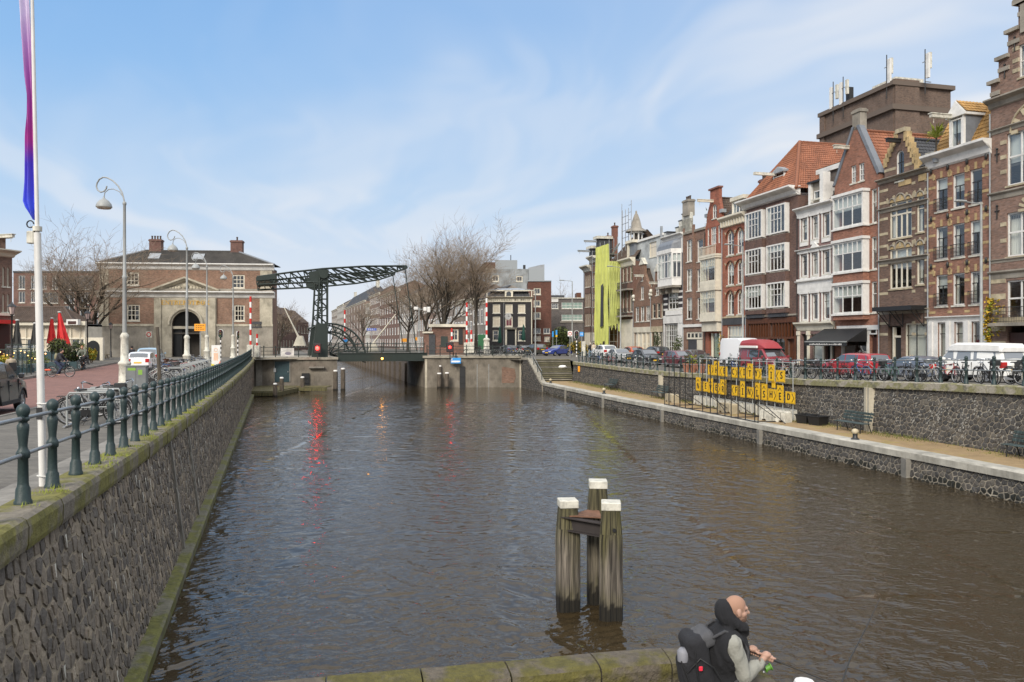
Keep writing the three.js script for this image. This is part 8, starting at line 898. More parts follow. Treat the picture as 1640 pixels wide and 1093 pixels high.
{
const t=thing('standing_banner','white standing banner with orange lettering and yellow-red foot on the left quay','banner',ground(345.5,SL(57),57));new G().cbox(-0.32,0.32,0.1,1.85,-0.02,0.02,0.01).mesh('panel',M.whitePaint,t);new G().prism([[-0.32,0.1],[0.1,0.1],[0.15,0.35],[-0.32,0.5]],0.02,0.026).mesh('yellow_print',std([0.8,0.65,0.02],0.5),t);new G().prism([[0.1,0.1],[0.32,0.1],[0.32,0.75],[0.15,0.35]],0.02,0.026).mesh('red_print',std([0.75,0.12,0.04],0.5),t);const pr=new G().tube(circle(0,1.5,0.12,14).map(([a,b])=>[a,b,0.024]),0.014,4);for(let k=0;k<5;k++)pr.box(-0.14+k*0.065,-0.11+k*0.065,0.7+0.05*(k%2),1.28,0.02,0.027);pr.mesh('orange_print',std([0.75,0.3,0.06],0.6),t);new G().box(-0.35,0.35,0,0.1,-0.2,0.2).mesh('foot',M.black,t);
const sign=(name,label,x,y0,y1,w,Z,baseY,mat,extra)=>{const p=at(x,(y0+y1)/ 2,Z),s=thing(name,label,'sign',[p[0],baseY,p[2]]),c=p[1]- baseY,h=(y1-y0)*Z/FOC;new G().bar([0,0,-0.06],[0,c+h/2,-0.06],0.045,6).mesh('pole',M.lampGrey,s);const q=new G().cbox(-w/2,w/2,c-h/2,c+h/2,-0.02,0.02,0.01).mesh('panel',mat,s);if(extra)extra(s,c,h,w);return s;};
const lines=(m)=>(s,c,h,w)=>{const g=new G();for(let i=0;i<3;i++)for(let k=0;k<4 -(i===1);k++)g.box(-w*0.38+k*w*0.2,-w*0.38+k*w*0.2+w*0.14,c+h*(0.22-i*0.25),c+h*(0.3-i*0.25),0.02,0.025);g.mesh('print',m,s);};
const ringed=(m)=>(s,c,h,w)=>{new G().tube([...circle(0,c,w*0.34,16),[w*0.34,c]].map(([a,b])=>[a,b,0.025]),w*0.07,5).mesh('red_ring',M.red,s);};
sign('notice_sign','orange temporary notice sign in front of the gate building arch',320,519,530.5,0.95,66,3.05,M.orange,lines(M.door));sign('road_sign','round red-ringed sign on the stone base left of the gate arch',238,531,541,0.75,99,3.0,M.whiteWorn,ringed());sign('street_sign','blue street name sign above the barrier beyond the bridge',595,526,530,1.35,108,3.2,std([0.05,0.1,0.4],0.5),lines(M.redWhite));sign('street_sign','small blue sign seen through the bridge arch',552.5,544,548.5,0.65,100,3.2,M.blueSign,null);sign('notice_sign','orange roadworks sign beyond the bridge railing, larger of the two',647,542.5,548,0.7,104,3.2,M.orange,null);sign('notice_sign','small orange roadworks sign near the cabin beyond the bridge railing',666.5,540.5,545.5,0.3,104,3.2,M.orange,null);sign('road_sign','narrow blue and white sign board left of the blue saloon, shorter one',885.5,531,540,0.22,110,3.2,M.blueSign,null);sign('road_sign','narrow blue and yellow sign board behind the blue saloon, taller one',891.3,529,540,0.24,110,3.2,M.blueSign,(s,c,h,w)=>new G().box(-w/2,w/2,c-h/2,c-h*0.2,0.02,0.03).mesh('yellow_print',M.yellow,s));sign('road_sign','white square sign with red ring left of the traffic light at the crossing',913,530.5,539,0.55,96,3.25,M.redWhite,ringed());sign('road_sign','blue square sign right of the traffic light at the crossing',931.6,532,539,0.45,95,3.25,M.blueSign,(s,c,h,w)=>new G().box(-0.1,-0.05,c-h*0.25,c+h*0.3,0.02,0.028).box(0.05,0.1,c-h*0.25,c+h*0.3,0.02,0.028).mesh('print',M.redWhite,s));sign('poster_column','pale grey poster-covered pole by the railing at the crossing',934.8,547,570,0.4,88,3.05,M.whiteWorn,null);
const light=(label,x,y0,y1,Z,baseY,turn=0)=>{const p=at(x,(y0+y1)/ 2,Z),s=thing('traffic_light',label,'traffic light',[p[0],baseY,p[2]],turn),c=p[1]- baseY,h=(y1-y0)*Z/FOC,n=10;const a=new G(),b=new G();for(let i=0;i<n;i++)(i&1?a:b).bar([0,(c-h/2)*i/n,0],[0,(c-h/2)*(i+1)/ n,0],0.07,8);a.mesh('black_stripes',M.black,s);b.mesh('white_stripes',M.redWhite,s);const oval=(w,hh)=>[...circle(0,c+hh/2-w/2,w/2,8,0,Math.PI),...circle(0,c-hh/2+w/2,w/2,8,Math.PI,Math.PI*2)];new G().prism(oval(h*0.62,h*1.06),-0.04,0.0).mesh('white_border',M.redWhite,s);new G().prism(oval(h*0.54,h*0.98),0.0,0.05).mesh('backboard',M.black,s);for(let i=0;i<3;i++)new G().lathe([[0.1,0],[0.1,0.05],[0.08,0.05],[0,0.02]],10).mesh('lens',[std([0.1,0.01,0.01],0.3),std([0.1,0.06,0.01],0.3),std([0.01,0.06,0.02],0.3)][i],s).position.set(0,c+0.27-i*0.27,0.07),s.children.at(-1).rotation.x=Math.PI/2;return s;};
light('traffic light on a striped pole right of the standing banner, facing the camera',353,528,541.5,80,3.2);light('traffic light on a striped pole seen from the side before the gate building',380.5,531,541,82,3.2,1.45);light('traffic light on a striped pole at the crossing above the stairs',923.5,530,543,96,3.25);
const ck=thing('street_clock','round white street clock on a pole before the black house','clock',at(808,560,108)),cy=(560-507)*108/1250;new G().bar([-0.1,-0.6,0],[-0.1,cy+1.9,0],0.05,6).mesh('pole',M.lampGrey,ck);new G().lathe([[0.42,-0.1],[0.46,-0.1],[0.46,0.1],[0.42,0.1]],18,[0,0,0]).lathe([[0,0.09],[0.43,0.09]],18).mesh('clock_face',M.whitePaint,ck).position.set(0.5,cy,0.1);ck.children.at(-1).rotation.x=Math.PI/2;new G().box(-0.02,0.02,0,0.33,0.2,0.22).box(0,0.22,-0.02,0.02,0.2,0.22).mesh('hands',M.black,ck).position.set(0.5,cy,0.02);
const cm=thing('camera_mast','white two-armed lamp mast with cameras on the right end of the bridge','mast',at(671,566,90));new G().bar([0,0,0],[0,5.2,0],0.07,8).bar([-0.5,5.0,0],[1.0,5.1,0],0.04,6).mesh('pole',M.lampGrey,cm);new G().cbox(-0.6,-0.1,5.0,5.35,-0.12,0.12,0.04).cbox(0.5,0.9,4.85,5.3,-0.16,0.16,0.06).cbox(0.95,1.3,4.7,5.35,-0.16,0.16,0.06).mesh('lamp_heads',M.whitePaint,cm);
const gb=thing('green_container','green container box behind the railing between tree and barrier pedestal','container',at(772.5,562,94));new G().cbox(-0.5,0.5,0,1.95,-0.5,0.5,0.04).mesh('box',std([0.02,0.12,0.045],0.5),gb);const rb=new G();for(let i=0;i<6;i++)rb.box(-0.42+i*0.16,-0.38+i*0.16,0.1,1.85,0.5,0.53);rb.mesh('ribs',std([0.02,0.12,0.045],0.5),gb);
for(const[x,y0,y1,label]of[[838.5,520,547,'folded dark green parasol right of the door of the black house'],[800.5,523,551,'folded dark green parasol left of the door of the black house']]){const Z=112,t2=thing('folded_parasol',label,'parasol',at(x,y1+3,Z)),H=(y1-y0)*Z/FOC;new G().lathe([[0.24,0.4],[0.3,0.5],[0.26,1.2],[0.12,H],[0.03,H+0.3]],9).mesh('canopy',std([0.012,0.07,0.05],0.7),t2);new G().bar([0,0,0],[0,0.6,0],0.04,6).mesh('pole',M.darkMetal,t2);}
}
{
const fold=(label,x,y0,y1,Z,mat,r,lean=0)=>{const b=at(x,y1,Z),t=thing('folded_parasol',label,'parasol',[b[0],3.0,b[2]]),lo=b[1]- 3.0,H=(y1-y0)*Z/FOC,g=new G();g.lathe(Array.from({length:9},(_,i)=>[lerp(r,0.1,Math.pow(i/8,0.8))*(1+0.12*Math.sin(i*2.1)),lo+H*i/8]),11);for(let k=0;k<7;k++){const a=k/7*6.28;g.tri([Math.cos(a)*r*1.15,lo-0.1,Math.sin(a)*r*1.15],[Math.cos(a+0.5)*r*0.9,lo+0.2,Math.sin(a+0.5)*r*0.9],[Math.cos(a+0.2)*0.12,lo+H*0.95,Math.sin(a+0.2)*0.12]);}g.mesh('canopy',mat,t).rotation.z=lean;new G().lathe([[0.13,lo+H],[0.16,lo+H+0.08],[0,lo+H+0.12]],8).mesh('cap',M.whitePaint,t).position.x=-lean*(lo+H);new G().bar([0,0,0],[-lean*lo,lo+0.1,0],0.04,6).mesh('pole',M.darkMetal,t);return t;};
const rd=std([0.55,0.012,0.012],0.7),dk=std([0.035,0.035,0.033],0.8);fold('folded red parasol on the cafe terrace, smaller left one of the pair',82.5,511,550,66,rd,0.36);fold('folded red parasol on the cafe terrace, taller right one of the pair',107,501,554,64,rd,0.5,0.14);fold('folded black parasol at the left end of the cafe terrace',27,514,557,60,dk,0.33);fold('folded black parasol behind the flagpole on the cafe terrace',55,519,552,62,dk,0.28);
for(const[x,w,Z,label]of[[36,1.3,54,'dark green planter box below the glass screen on the terrace'],[122,1.15,61,'dark green planter box under the olive shrub right of the parasols'],[86,2.0,60.5,'long dark planter box under the big olive bush'],[60,1.0,56.5,'dark planter box holding the bright green shrub'],[7,1.6,49.5,'dark planter box under the yellow shrub at the left edge']]){const t=thing('planter_box',label,'planter',ground(x,2.98,Z));new G().cbox(-w/2,w/2,0,0.6,-0.3,0.3,0.03).mesh('box',M.tealDoor,t);new G().box(-w/2+0.04,w/2-0.04,0.56,0.585,-0.26,0.26).mesh('soil',M.earth,t);}
const fs=thing('terrace_screen','glass and steel wind screen at the front of the cafe terrace','screen',ground(38,2.98,53));for(let i=-1;i<3;i++){new G().bar([i*0.85-0.4,0,0],[i*0.85-0.4,2.0,0],0.035,6).mesh('post',M.bridgeGreen,fs);if(i<2)new G().box(i*0.85-0.36,i*0.85+0.41,0.4,1.9,-0.01,0.01).mesh('pane',M.glass,fs);}new G().box(-1.25,1.3,1.95,2.02,-0.04,0.04).mesh('top_rail',M.bridgeGreen,fs);
const fl=thing('terrace_fence','dark low fence with string lights along the left end of the terrace','fence',ground(8,2.98,51));const fg=new G();for(let i=0;i<12;i++)fg.bar([-1.6+i*0.3,0,0],[-1.6+i*0.3,1.7,0],0.03,5);fg.box(-1.7,1.8,1.62,1.7,-0.04,0.04).box(-1.7,1.8,1.0,1.06,-0.03,0.03);fg.mesh('fence_frame',M.bridgeGreen,fl);
const sl=thing('string_lights','string of small warm bulbs hung along the cafe terrace','string lights',ground(30,4.3,56));const bm=new THREE.MeshStandardMaterial({color:lin(1,0.6,0.25),emissive:lin(1,0.5,0.16),emissiveIntensity:2.6}),wire=[];for(let i=0;i<=14;i++){const x=-1.6+i*0.25,y=0.2*Math.cos(i*0.9)+ 0.15*Math.sin(i*0.37);wire.push([x,y,0]);new G().ball([x,y-0.07,0],0.045,6).mesh('bulb',bm,sl);}new G().tube(wire,0.01,4).mesh('wire',M.black,sl);const l=new THREE.PointLight(new THREE.Color(1,0.6,0.25),0.5);l.name='string_glow_light';l.position.set(0.2,0,0.2);l.castShadow=true;sl.add(l);
const pt=thing('picnic_table','pale wooden picnic table in front of the gate building corner','picnic table',ground(161,3.0,84),0.2),wd=std([0.42,0.32,0.19],0.8,{map:woodMap});for(let i=0;i<4;i++)new G().box(-0.85,0.85,0.72,0.76,-0.36+i*0.19,-0.2+i*0.19).mesh('table_plank',wd,pt);for(const z of[-0.75,0.55])new G().box(-0.85,0.85,0.43,0.47,z,z+0.24).mesh('bench_plank',wd,pt);for(const x of[-0.6,0.6])for(const s of[-1,1])new G().bar([x,0.72,s*0.2],[x,0,s*0.65],0.045,4).mesh('leg',wd,pt);
}

// ================================================================ ON THE RIGHT LANDING
{
function bench(label,pos,turn){const t=thing('bench',label,'bench',pos,turn,'benches on the right landing'),m=std([0.1,0.15,0.155],0.6,{map:woodMap});for(let i=0;i<4;i++)new G().cbox(-1,1,0.43,0.46,0.05+i*0.12,0.15+i*0.12,0.008).mesh('seat_slat',m,t);for(let i=0;i<3;i++)new G().cbox(-1,1,0.54+i*0.14,0.65+i*0.14,-0.03-i*0.05,0.0-i*0.05,0.008).mesh('back_slat',m,t);for(const x of[-0.8,0.8]){new G().bar([x,0,0.45],[x,0.43,0.42],0.025,6).bar([x,0,-0.15],[x,0.45,0.02],0.025,6).bar([x,0.43,0.02],[x,0.43,0.5],0.02,6).bar([x,0.45,0.02],[x,0.95,-0.16],0.02,6).mesh('leg',M.darkMetal,t);}return t;}
const face=AWAY-Math.PI/2-Math.PI;const bt=Math.atan2(-0.9697,0.2444);
bench('grey-green slatted bench against the rubble wall right of the black tubs',W3(16.0,QY,36.2),bt);bench('grey-green bench at the right edge of the photo below the wall',W3(18.55,QY,27.6),bt);bench('grey-green bench behind the left end of the yellow signs',W3(11.0,QY,57.2),bt);bench('farthest grey-green bench near the foot of the stairs',W3(8.7,QY,67.5),bt);
for(const[label,Z]of[['mooring bollard with pale round head on the edging stones right of the bench',33.2],['mooring bollard with white head on the edging stones left of the signs',62],['small mooring bollard at the far end of the landing by the stairs',77.5]]){const t=thing('bollard',label,'bollard',W3(quayR(Z)+ 0.45,QY+0.01,Z));new G().lathe([[0.18,0],[0.16,0.04],[0.1,0.08],[0.1,0.24]],12).mesh('stem',M.darkMetal,t);new G().ball([0,0.34,0],0.15,12,0.85).mesh('head',M.band,t);}
// yellow arrow signs on grey poles
const F=new Fac(12.2,52,0.218,-1),s=thing('sign_installation','rows of yellow arrow signs spelling THE CITY IS NEVER FINISHED on grey poles','sign',W3(12.2,QY,52),Math.atan2(F.dz,F.dx));
const cx=(v)=>v/6.308+1040,cy=(v)=>v/6.308+560,rows=[['T','>',600,660,155,258],['H','^',665,718,118,262],['E','<',718,795,172,272],['C','>',832,905,180,285],['I','<',920,995,182,292],['T','^',1005,1058,143,300],['Y','>',1065,1140,192,305],['I','^',1218,1278,153,322],['S','<',1288,1380,210,330],['N','^',483,530,280,418],['E','<',538,602,325,425],['V','^',610,655,292,440],['E','>',662,728,342,447],['R','^',730,788,305,458],['F','<',840,915,362,468],['I','^',932,985,322,485],['N','>',995,1062,380,492],['I','^',1073,1133,337,505],['S','^',1147,1205,347,513],['H','>',1210,1298,400,525],['E','^',1305,1370,362,538],['D','>',1385,1483,428,548]];
for(const[ch,dir,a,b,y0,y1]of rows){const u0=F.u(cx(a)),u1=F.u(cx(b)),m=(cx(a)+ cx(b))/ 2,v1=F.Y(m,cy(y0))- QY,v0=F.Y(m,cy(y1))- QY,w=u1-u0,h=v1-v0,z=0.05 +(dir==='^'?0.03:0);const g=new THREE.Group();g.name='arrow_sign';g.position.set(u0,v0,z);s.add(g);new G().cbox(0,w,0,h,-0.012,0.012,0.005).mesh('panel',M.yellow,g);const bd=new G(),i=0.03,k=0.009,zz=0.016;bd.box(i,w-i,i,i+k,0.01,zz).box(i,w-i,h-i-k,h-i,0.01,zz).box(i,i+k,i,h-i,0.01,zz).box(w-i-k,w-i,i,h-i,0.01,zz);const ar=(p,q,r)=>bd.bar([...p,0.014],[...q,0.014],0.021,4).bar([...q,0.014],[...r,0.014],0.021,4);if(dir==='^')ar([w*0.26,h*0.68],[w/2,h*0.86],[w*0.74,h*0.68]);else if(dir==='>')ar([w*0.7,h*0.14],[w*0.9,h/2],[w*0.7,h*0.86]);else ar([w*0.3,h*0.14],[w*0.1,h/2],[w*0.3,h*0.86]);bd.mesh('black_border',M.black,g);const sz=dir==='^'?Math.min(w*0.8,h*0.42):h*0.58,lt=letters(ch,sz,0.006,fontS).mesh('letter',M.black,g);lt.position.set(dir==='^'?w/2:dir==='>'?w*0.36:w*0.64,dir==='^'?h*0.16:h/2-sz*0.37,0.012);}
{const u=F.u(cx(1257)),g=new G().cbox(u-0.17,u+0.17,F.Y(cx(1257),cy(388))- QY,F.Y(cx(1257),cy(324))- QY,-0.01,0.02,0.004);g.mesh('blank_sign',M.yellow,s);}
for(const x of[507,575,638,703,765,877,1040,1110,1183,1265,1345,1448])new G().bar([F.u(cx(x)),0.05,-0.03],[F.u(cx(x)),3.12,-0.03],0.03,6).mesh('pole',M.lampGrey,s);new G().bar([F.u(cx(500)),3.05,-0.06],[F.u(cx(1470)),3.05,-0.06],0.025,5).bar([F.u(cx(500)),0.6,-0.06],[F.u(cx(1470)),0.6,-0.06],0.025,5).mesh('cross_rail',M.lampGrey,s);
// black pole frame before the signs
const fx=[200,253,310,365,435,540,617,688,765,828,898,972,1066],K=new Fac(10.04,51.3,0.224,-1),q=thing('pole_frame','row of thin black poles on the quay edge in front of the yellow signs','frame',W3(10.04,QY,51.3),Math.atan2(K.dz,K.dx));for(const[i,x]of fx.entries()){const u=K.u(cx(x));new G().bar([u,0.02,0],[u,3.15,0],0.032,6).mesh('pole',M.black,q);if(i%3===0)new G().bar([u,0.03,0],[u,0.03,-1.7],0.025,5).bar([u,1.0,0],[u,0.03,-1.5],0.02,5).mesh('stay',M.black,q);}for(const x of[155,1100]){const u=K.u(cx(x));new G().bar([u,0.02,0],[u,1.45,0],0.026,6).mesh('short_pole',M.black,q);}new G().bar([K.u(cx(150)),0.05,0],[K.u(cx(1105)),0.05,0],0.028,5).bar([K.u(cx(150)),0.05,-1.7],[K.u(cx(1105)),0.05,-1.7],0.028,5).mesh('base_bars',M.black,q);new G().bar([K.u(cx(1105)),1.2,0],[K.u(cx(1105))+ 1.0,0.05,-0.9],0.025,5).bar([K.u(cx(620)),1.3,0],[K.u(cx(690)),0.05,-0.6],0.025,5).mesh('diagonal_stay',M.black,q);
// pale ballast blocks and black tubs
const bk=(label,X,Z,L,turn=0,mat=M.whiteWorn)=>{const t=thing('ballast_block',label,'ballast block',W3(X,QY,Z),Math.atan2(-0.977,0.213)+ turn,'pale ballast blocks under the signs'),h=L/2;new G().prism([[-h,0],[-h+0.16,0],[-h+0.2,0.1],[-h+0.42,0.1],[-h+0.46,0],[h-0.46,0],[h-0.42,0.1],[h-0.2,0.1],[h-0.16,0],[h,0],[h-0.05,0.5],[h-0.1,0.56],[-h+0.1,0.56],[-h+0.05,0.5]],-0.28,0.22).mesh('block',mat,t);new G().box(-h+0.3,-h+0.34,0.1,0.5,0.22,0.225).box(-0.02,0.02,0.05,0.54,0.22,0.225).box(h-0.34,h-0.3,0.1,0.5,0.22,0.225).mesh('ribs',M.kerb,t);return t;};
for(let i=0;i<7;i++){const Z=51.6-i*1.62;bk(`pale ballast block in the row along the wall under the signs, ${ordinals[i]} from the left`,12.45+0.218*(52-Z),Z,1.5);}bk('separate pale ballast block left of the row under the signs',10.95,53.6,1.3,0,M.band);bk('front pale ballast block before the middle of the sign row',12.6,45.6,1.5,0.1,M.band);bk('front pale ballast block before the right end of the sign row',13.75,40.8,1.7,0.35,M.whiteWorn);
for(const[k,[X,Z,w]]of[[15.05,39.9,0.8],[15.3,39.0,0.7]].entries()){const t=thing('black_tub',['black plastic tub at the right end of the signs, rear one','black plastic tub at the right end of the signs, front one'][k],'tub',W3(X,QY,Z),0.5);const g=new G();loft(g,[[w/2-0.06,0,0.3],[w/2,0.42,0.36],[w/2+0.04,0.42,0.4],[w/2+0.04,0.46,0.4],[w/2-0.04,0.46,0.32],[w/2-0.1,0.08,0.27]].map(([a,y,b])=>[[-a,y,-b],[a,y,-b],[a,y,b],[-a,y,b]]),true,true);g.mesh('shell',M.black,t);}
const lb=thing('lifebuoy_box','small orange lifebuoy box on the far end of the rubble wall','lifebuoy box',W3(wallR(79)- 0.1,2.35,79));new G().cbox(-0.12,0.1,-0.3,0.3,-0.2,0.2,0.05).mesh('box',M.orange,lb);new G().lathe([[0.14,0],[0.14,0.04],[0.08,0.04]],10).mesh('ring',M.redWhite,lb).rotation.z=Math.PI/2;
const wb=thing('plastic_bag','crumpled white plastic bag on the stone stairs','bag',at(901,588,84.2)),R=rng(2);const g2=new THREE.IcosahedronGeometry(0.34,3);const pp=g2.attributes.position;for(let i=0;i<pp.count;i++){const k=0.7+0.55*fbm(pp.getX(i)*5+9,pp.getY(i)*5+pp.getZ(i)*4,0,3,2);pp.setXYZ(i,pp.getX(i)*k*1.3,pp.getY(i)*k*0.55,pp.getZ(i)*k);}g2.computeVertexNormals();meshOf(g2,'plastic',M.whitePaint,wb);
}

// ================================================================ PEOPLE
// surface nets over a signed distance; the field is joined from tapered capsules with a smooth minimum
function sdfMesh(f,lo,hi,cell){
const n=[0,1,2].map((i)=>Math.ceil((hi[i]- lo[i])/ cell)+ 1),[nx,ny,nz]=n,F=new Float32Array(nx*ny*nz),id=(i,j,k)=>(k*ny+j)*nx+i;for(let k=0;k<nz;k++)for(let j=0;j<ny;j++)for(let i=0;i<nx;i++)F[id(i,j,k)]=f(lo[0]+ i*cell,lo[1]+ j*cell,lo[2]+ k*cell);
const idx=new Int32Array(nx*ny*nz).fill(-1),P=[],I=[];
for(let k=0;k<nz-1;k++)for(let j=0;j<ny-1;j++)for(let i=0;i<nx-1;i++){let c=0,x=0,y=0,z=0;const e=(a,b,c0,d,e0,f0)=>{const A=F[id(i+a,j+b,k+c0)],B=F[id(i+d,j+e0,k+f0)];if((A<0)!==(B<0)){const t=A /(A-B);x +=a +(d-a)*t;y +=b +(e0-b)*t;z +=c0 +(f0-c0)*t;c++;}};for(const[p,q]of[[0,0],[1,0],[0,1],[1,1]]){e(0,p,q,1,p,q);e(p,0,q,p,1,q);e(p,q,0,p,q,1);}if(c){idx[id(i,j,k)]=P.length/3;P.push(lo[0]+(i+x/c)*cell,lo[1]+(j+y/c)*cell,lo[2]+(k+z/c)*cell);}}
const q4=(a,b,c,d,s)=>{if(a<0||b<0||c<0||d<0)return;s?I.push(a,b,c,a,c,d):I.push(a,c,b,a,d,c);};
for(let k=1;k<nz-1;k++)for(let j=1;j<ny-1;j++)for(let i=1;i<nx-1;i++){const A=F[id(i,j,k)]<0;if(A!==F[id(i+1,j,k)]<0)q4(idx[id(i,j-1,k-1)],idx[id(i,j,k-1)],idx[id(i,j,k)],idx[id(i,j-1,k)],A);if(A!==F[id(i,j+1,k)]<0)q4(idx[id(i-1,j,k-1)],idx[id(i-1,j,k)],idx[id(i,j,k)],idx[id(i,j,k-1)],A);if(A!==F[id(i,j,k+1)]<0)q4(idx[id(i-1,j-1,k)],idx[id(i,j-1,k)],idx[id(i,j,k)],idx[id(i-1,j,k)],A);}
const g=new THREE.BufferGeometry();g.setAttribute('position',new THREE.BufferAttribute(new Float32Array(P),3));const N=new Float32Array(P.length),U=new Float32Array(P.length/3*2),h=cell*0.6;for(let v=0;v<P.length;v +=3){const[x,y,z]=[P[v],P[v+1],P[v+2]];let a=f(x+h,y,z)- f(x-h,y,z),b=f(x,y+h,z)- f(x,y-h,z),c=f(x,y,z+h)- f(x,y,z-h);const l=Math.hypot(a,b,c)||1;N[v]=a/l;N[v+1]=b/l;N[v+2]=c/l;U[v/3*2]=x+z*0.7;U[v/3*2+1]=y+z*0.2;}g.setAttribute('normal',new THREE.BufferAttribute(N,3));g.setAttribute('uv',new THREE.BufferAttribute(U,2));g.setIndex(I);return g;
}
const capsule=(a,b,r0,r1)=>{const d=[b[0]- a[0],b[1]- a[1],b[2]- a[2]],dd=d[0]**2+d[1]**2+d[2]**2||1e-9;return(x,y,z)=>{const t=clamp(((x-a[0])*d[0]+(y-a[1])*d[1]+(z-a[2])*d[2])/ dd);return Math.hypot(x-a[0]- d[0]*t,y-a[1]- d[1]*t,z-a[2]- d[2]*t)- lerp(r0,r1,t);};};
const ellipsoid=(c,r)=>(x,y,z)=>{const k=Math.hypot((x-c[0])/ r[0],(y-c[1])/ r[1],(z-c[2])/ r[2]),m=Math.hypot((x-c[0])/ r[0]**2,(y-c[1])/ r[1]**2,(z-c[2])/ r[2]**2)||1e-6;return k*(k-1)/ m;};
const blend=(fs,k)=>(x,y,z)=>{let d=1e9;for(const f of fs){const v=f(x,y,z),h=clamp(0.5+0.5*(v-d)/ k);d=d===1e9?v:lerp(v,d,h)- k*h*(1-h);}return d;};
const carve=(f,c,k)=>(x,y,z)=>{const a=f(x,y,z),b=-c(x,y,z),h=clamp(0.5-0.5*(a-b)/ k);return lerp(a,b,h)+ k*h*(1-h);};
const cloth=(c,s=0.008)=>std(c,0.95,{bumpMap:again(grainBump,0.12),bumpScale:s});
function figure(label,pos,turn,J,col,cell=0.03){
const t=thing('person',label,'person',pos,turn),skin=std([0.42,0.25,0.18],0.6),b=[],leg=[],jac=[];
const arm=(s,e,h)=>[capsule(s,e,0.052,0.042),capsule(e,h,0.042,0.03)],lg=(p,k,f)=>[capsule(p,k,0.085,0.058),capsule(k,f,0.055,0.038)];
const torso=[capsule(J.hip,J.chest,0.125,0.14),capsule([J.chest[0],J.chest[1],-0.1],[J.chest[0],J.chest[1],0.1],0.1,0.1)];for(const s of[-1,1]){const[sh,el,ha,kn,ft]=['sh','el','ha','kn','ft'].map((k)=>J[k +(s>0?'R':'L')]);jac.push(...arm(sh,el,ha));leg.push(...lg([J.hip[0],J.hip[1]- 0.03,s*0.09],kn,ft));b.push(ellipsoid([ha[0]+(ha[0]- el[0])*0.18,ha[1]+(ha[1]- el[1])*0.18,ha[2]],[0.055,0.055,0.04]),capsule([ft[0]- 0.04,ft[1]- 0.02,ft[2]],[ft[0]+ 0.16,ft[1]- 0.05,ft[2]],0.045,0.035));}
const H=J.head;b.push(ellipsoid(H,[0.1,0.125,0.082]),ellipsoid([H[0]+ 0.03,H[1]- 0.06,H[2]],[0.07,0.07,0.06]),capsule([H[0]+ 0.1,H[1]- 0.03,H[2]],[H[0]+ 0.115,H[1]- 0.045,H[2]],0.016,0.018),capsule(J.chest,[H[0]- 0.02,H[1]- 0.08,H[2]],0.06,0.055));const bounds=(m)=>{const all=Object.values(J);return[[0,1,2].map((i)=>Math.min(...all.map((p)=>p[i]))- m),[0,1,2].map((i)=>Math.max(...all.map((p)=>p[i]))+ m)];},[lo,hi]=bounds(0.26);
meshOf(sdfMesh(blend([...torso,...jac,...leg,...b],0.04),lo,hi,cell),'body',skin,t);const off=(f,d)=>(x,y,z)=>f(x,y,z)- d;meshOf(sdfMesh(off(blend([...torso,...jac],0.05),0.028),lo,hi,cell),'jacket',cloth(col.jacket),t);meshOf(sdfMesh(off(blend(leg,0.03),0.02),lo,hi,cell),'trousers',cloth(col.trousers),t);
if(col.hair)meshOf(sdfMesh(carve(ellipsoid([H[0]- 0.015,H[1]+ 0.025,H[2]],[0.112,0.125,0.098]),ellipsoid([H[0]+ 0.12,H[1]- 0.08,H[2]],[0.12,0.14,0.12]),0.02),lo,hi,cell*0.8),'hair',std(col.hair,0.9),t);if(col.bag)meshOf(sdfMesh(ellipsoid([J.chest[0]- 0.22,J.chest[1]- 0.1,0],[0.12,0.24,0.16]),lo,hi,cell),'backpack',cloth(col.bag),t);return t;
}
const ride=(k=0)=>({hip:[-0.24,1.0,0],chest:[-0.05,1.4,0],head:[0.06,1.68,0],shL:[-0.03,1.44,-0.18],elL:[0.1,1.2,-0.26],haL:[0.27,1.06,-0.24],shR:[-0.03,1.44,0.18],elR:[0.1,1.2,0.26],haR:[0.27,1.06,0.24],knL:[0.12,0.78,-0.1],ftL:[-0.04,0.5,-0.11],knR:[0.08,0.6,0.1],ftR:[-0.18,0.2,0.11]}),stand=(k=0)=>({hip:[0,0.95,0],chest:[0,1.36,0],head:[0.02,1.66,0],shL:[0,1.42,-0.19],elL:[-0.04,1.14,-0.24],haL:[0.1*k,0.92,-0.22],shR:[0,1.42,0.19],elR:[-0.04,1.14,0.24],haR:[0.12,0.94,0.22],knL:[0.08+0.1*k,0.52,-0.1],ftL:[0.1*k,0.08,-0.1],knR:[0.02-0.04*k,0.5,0.1],ftR:[-0.22*k,0.09,0.1]});
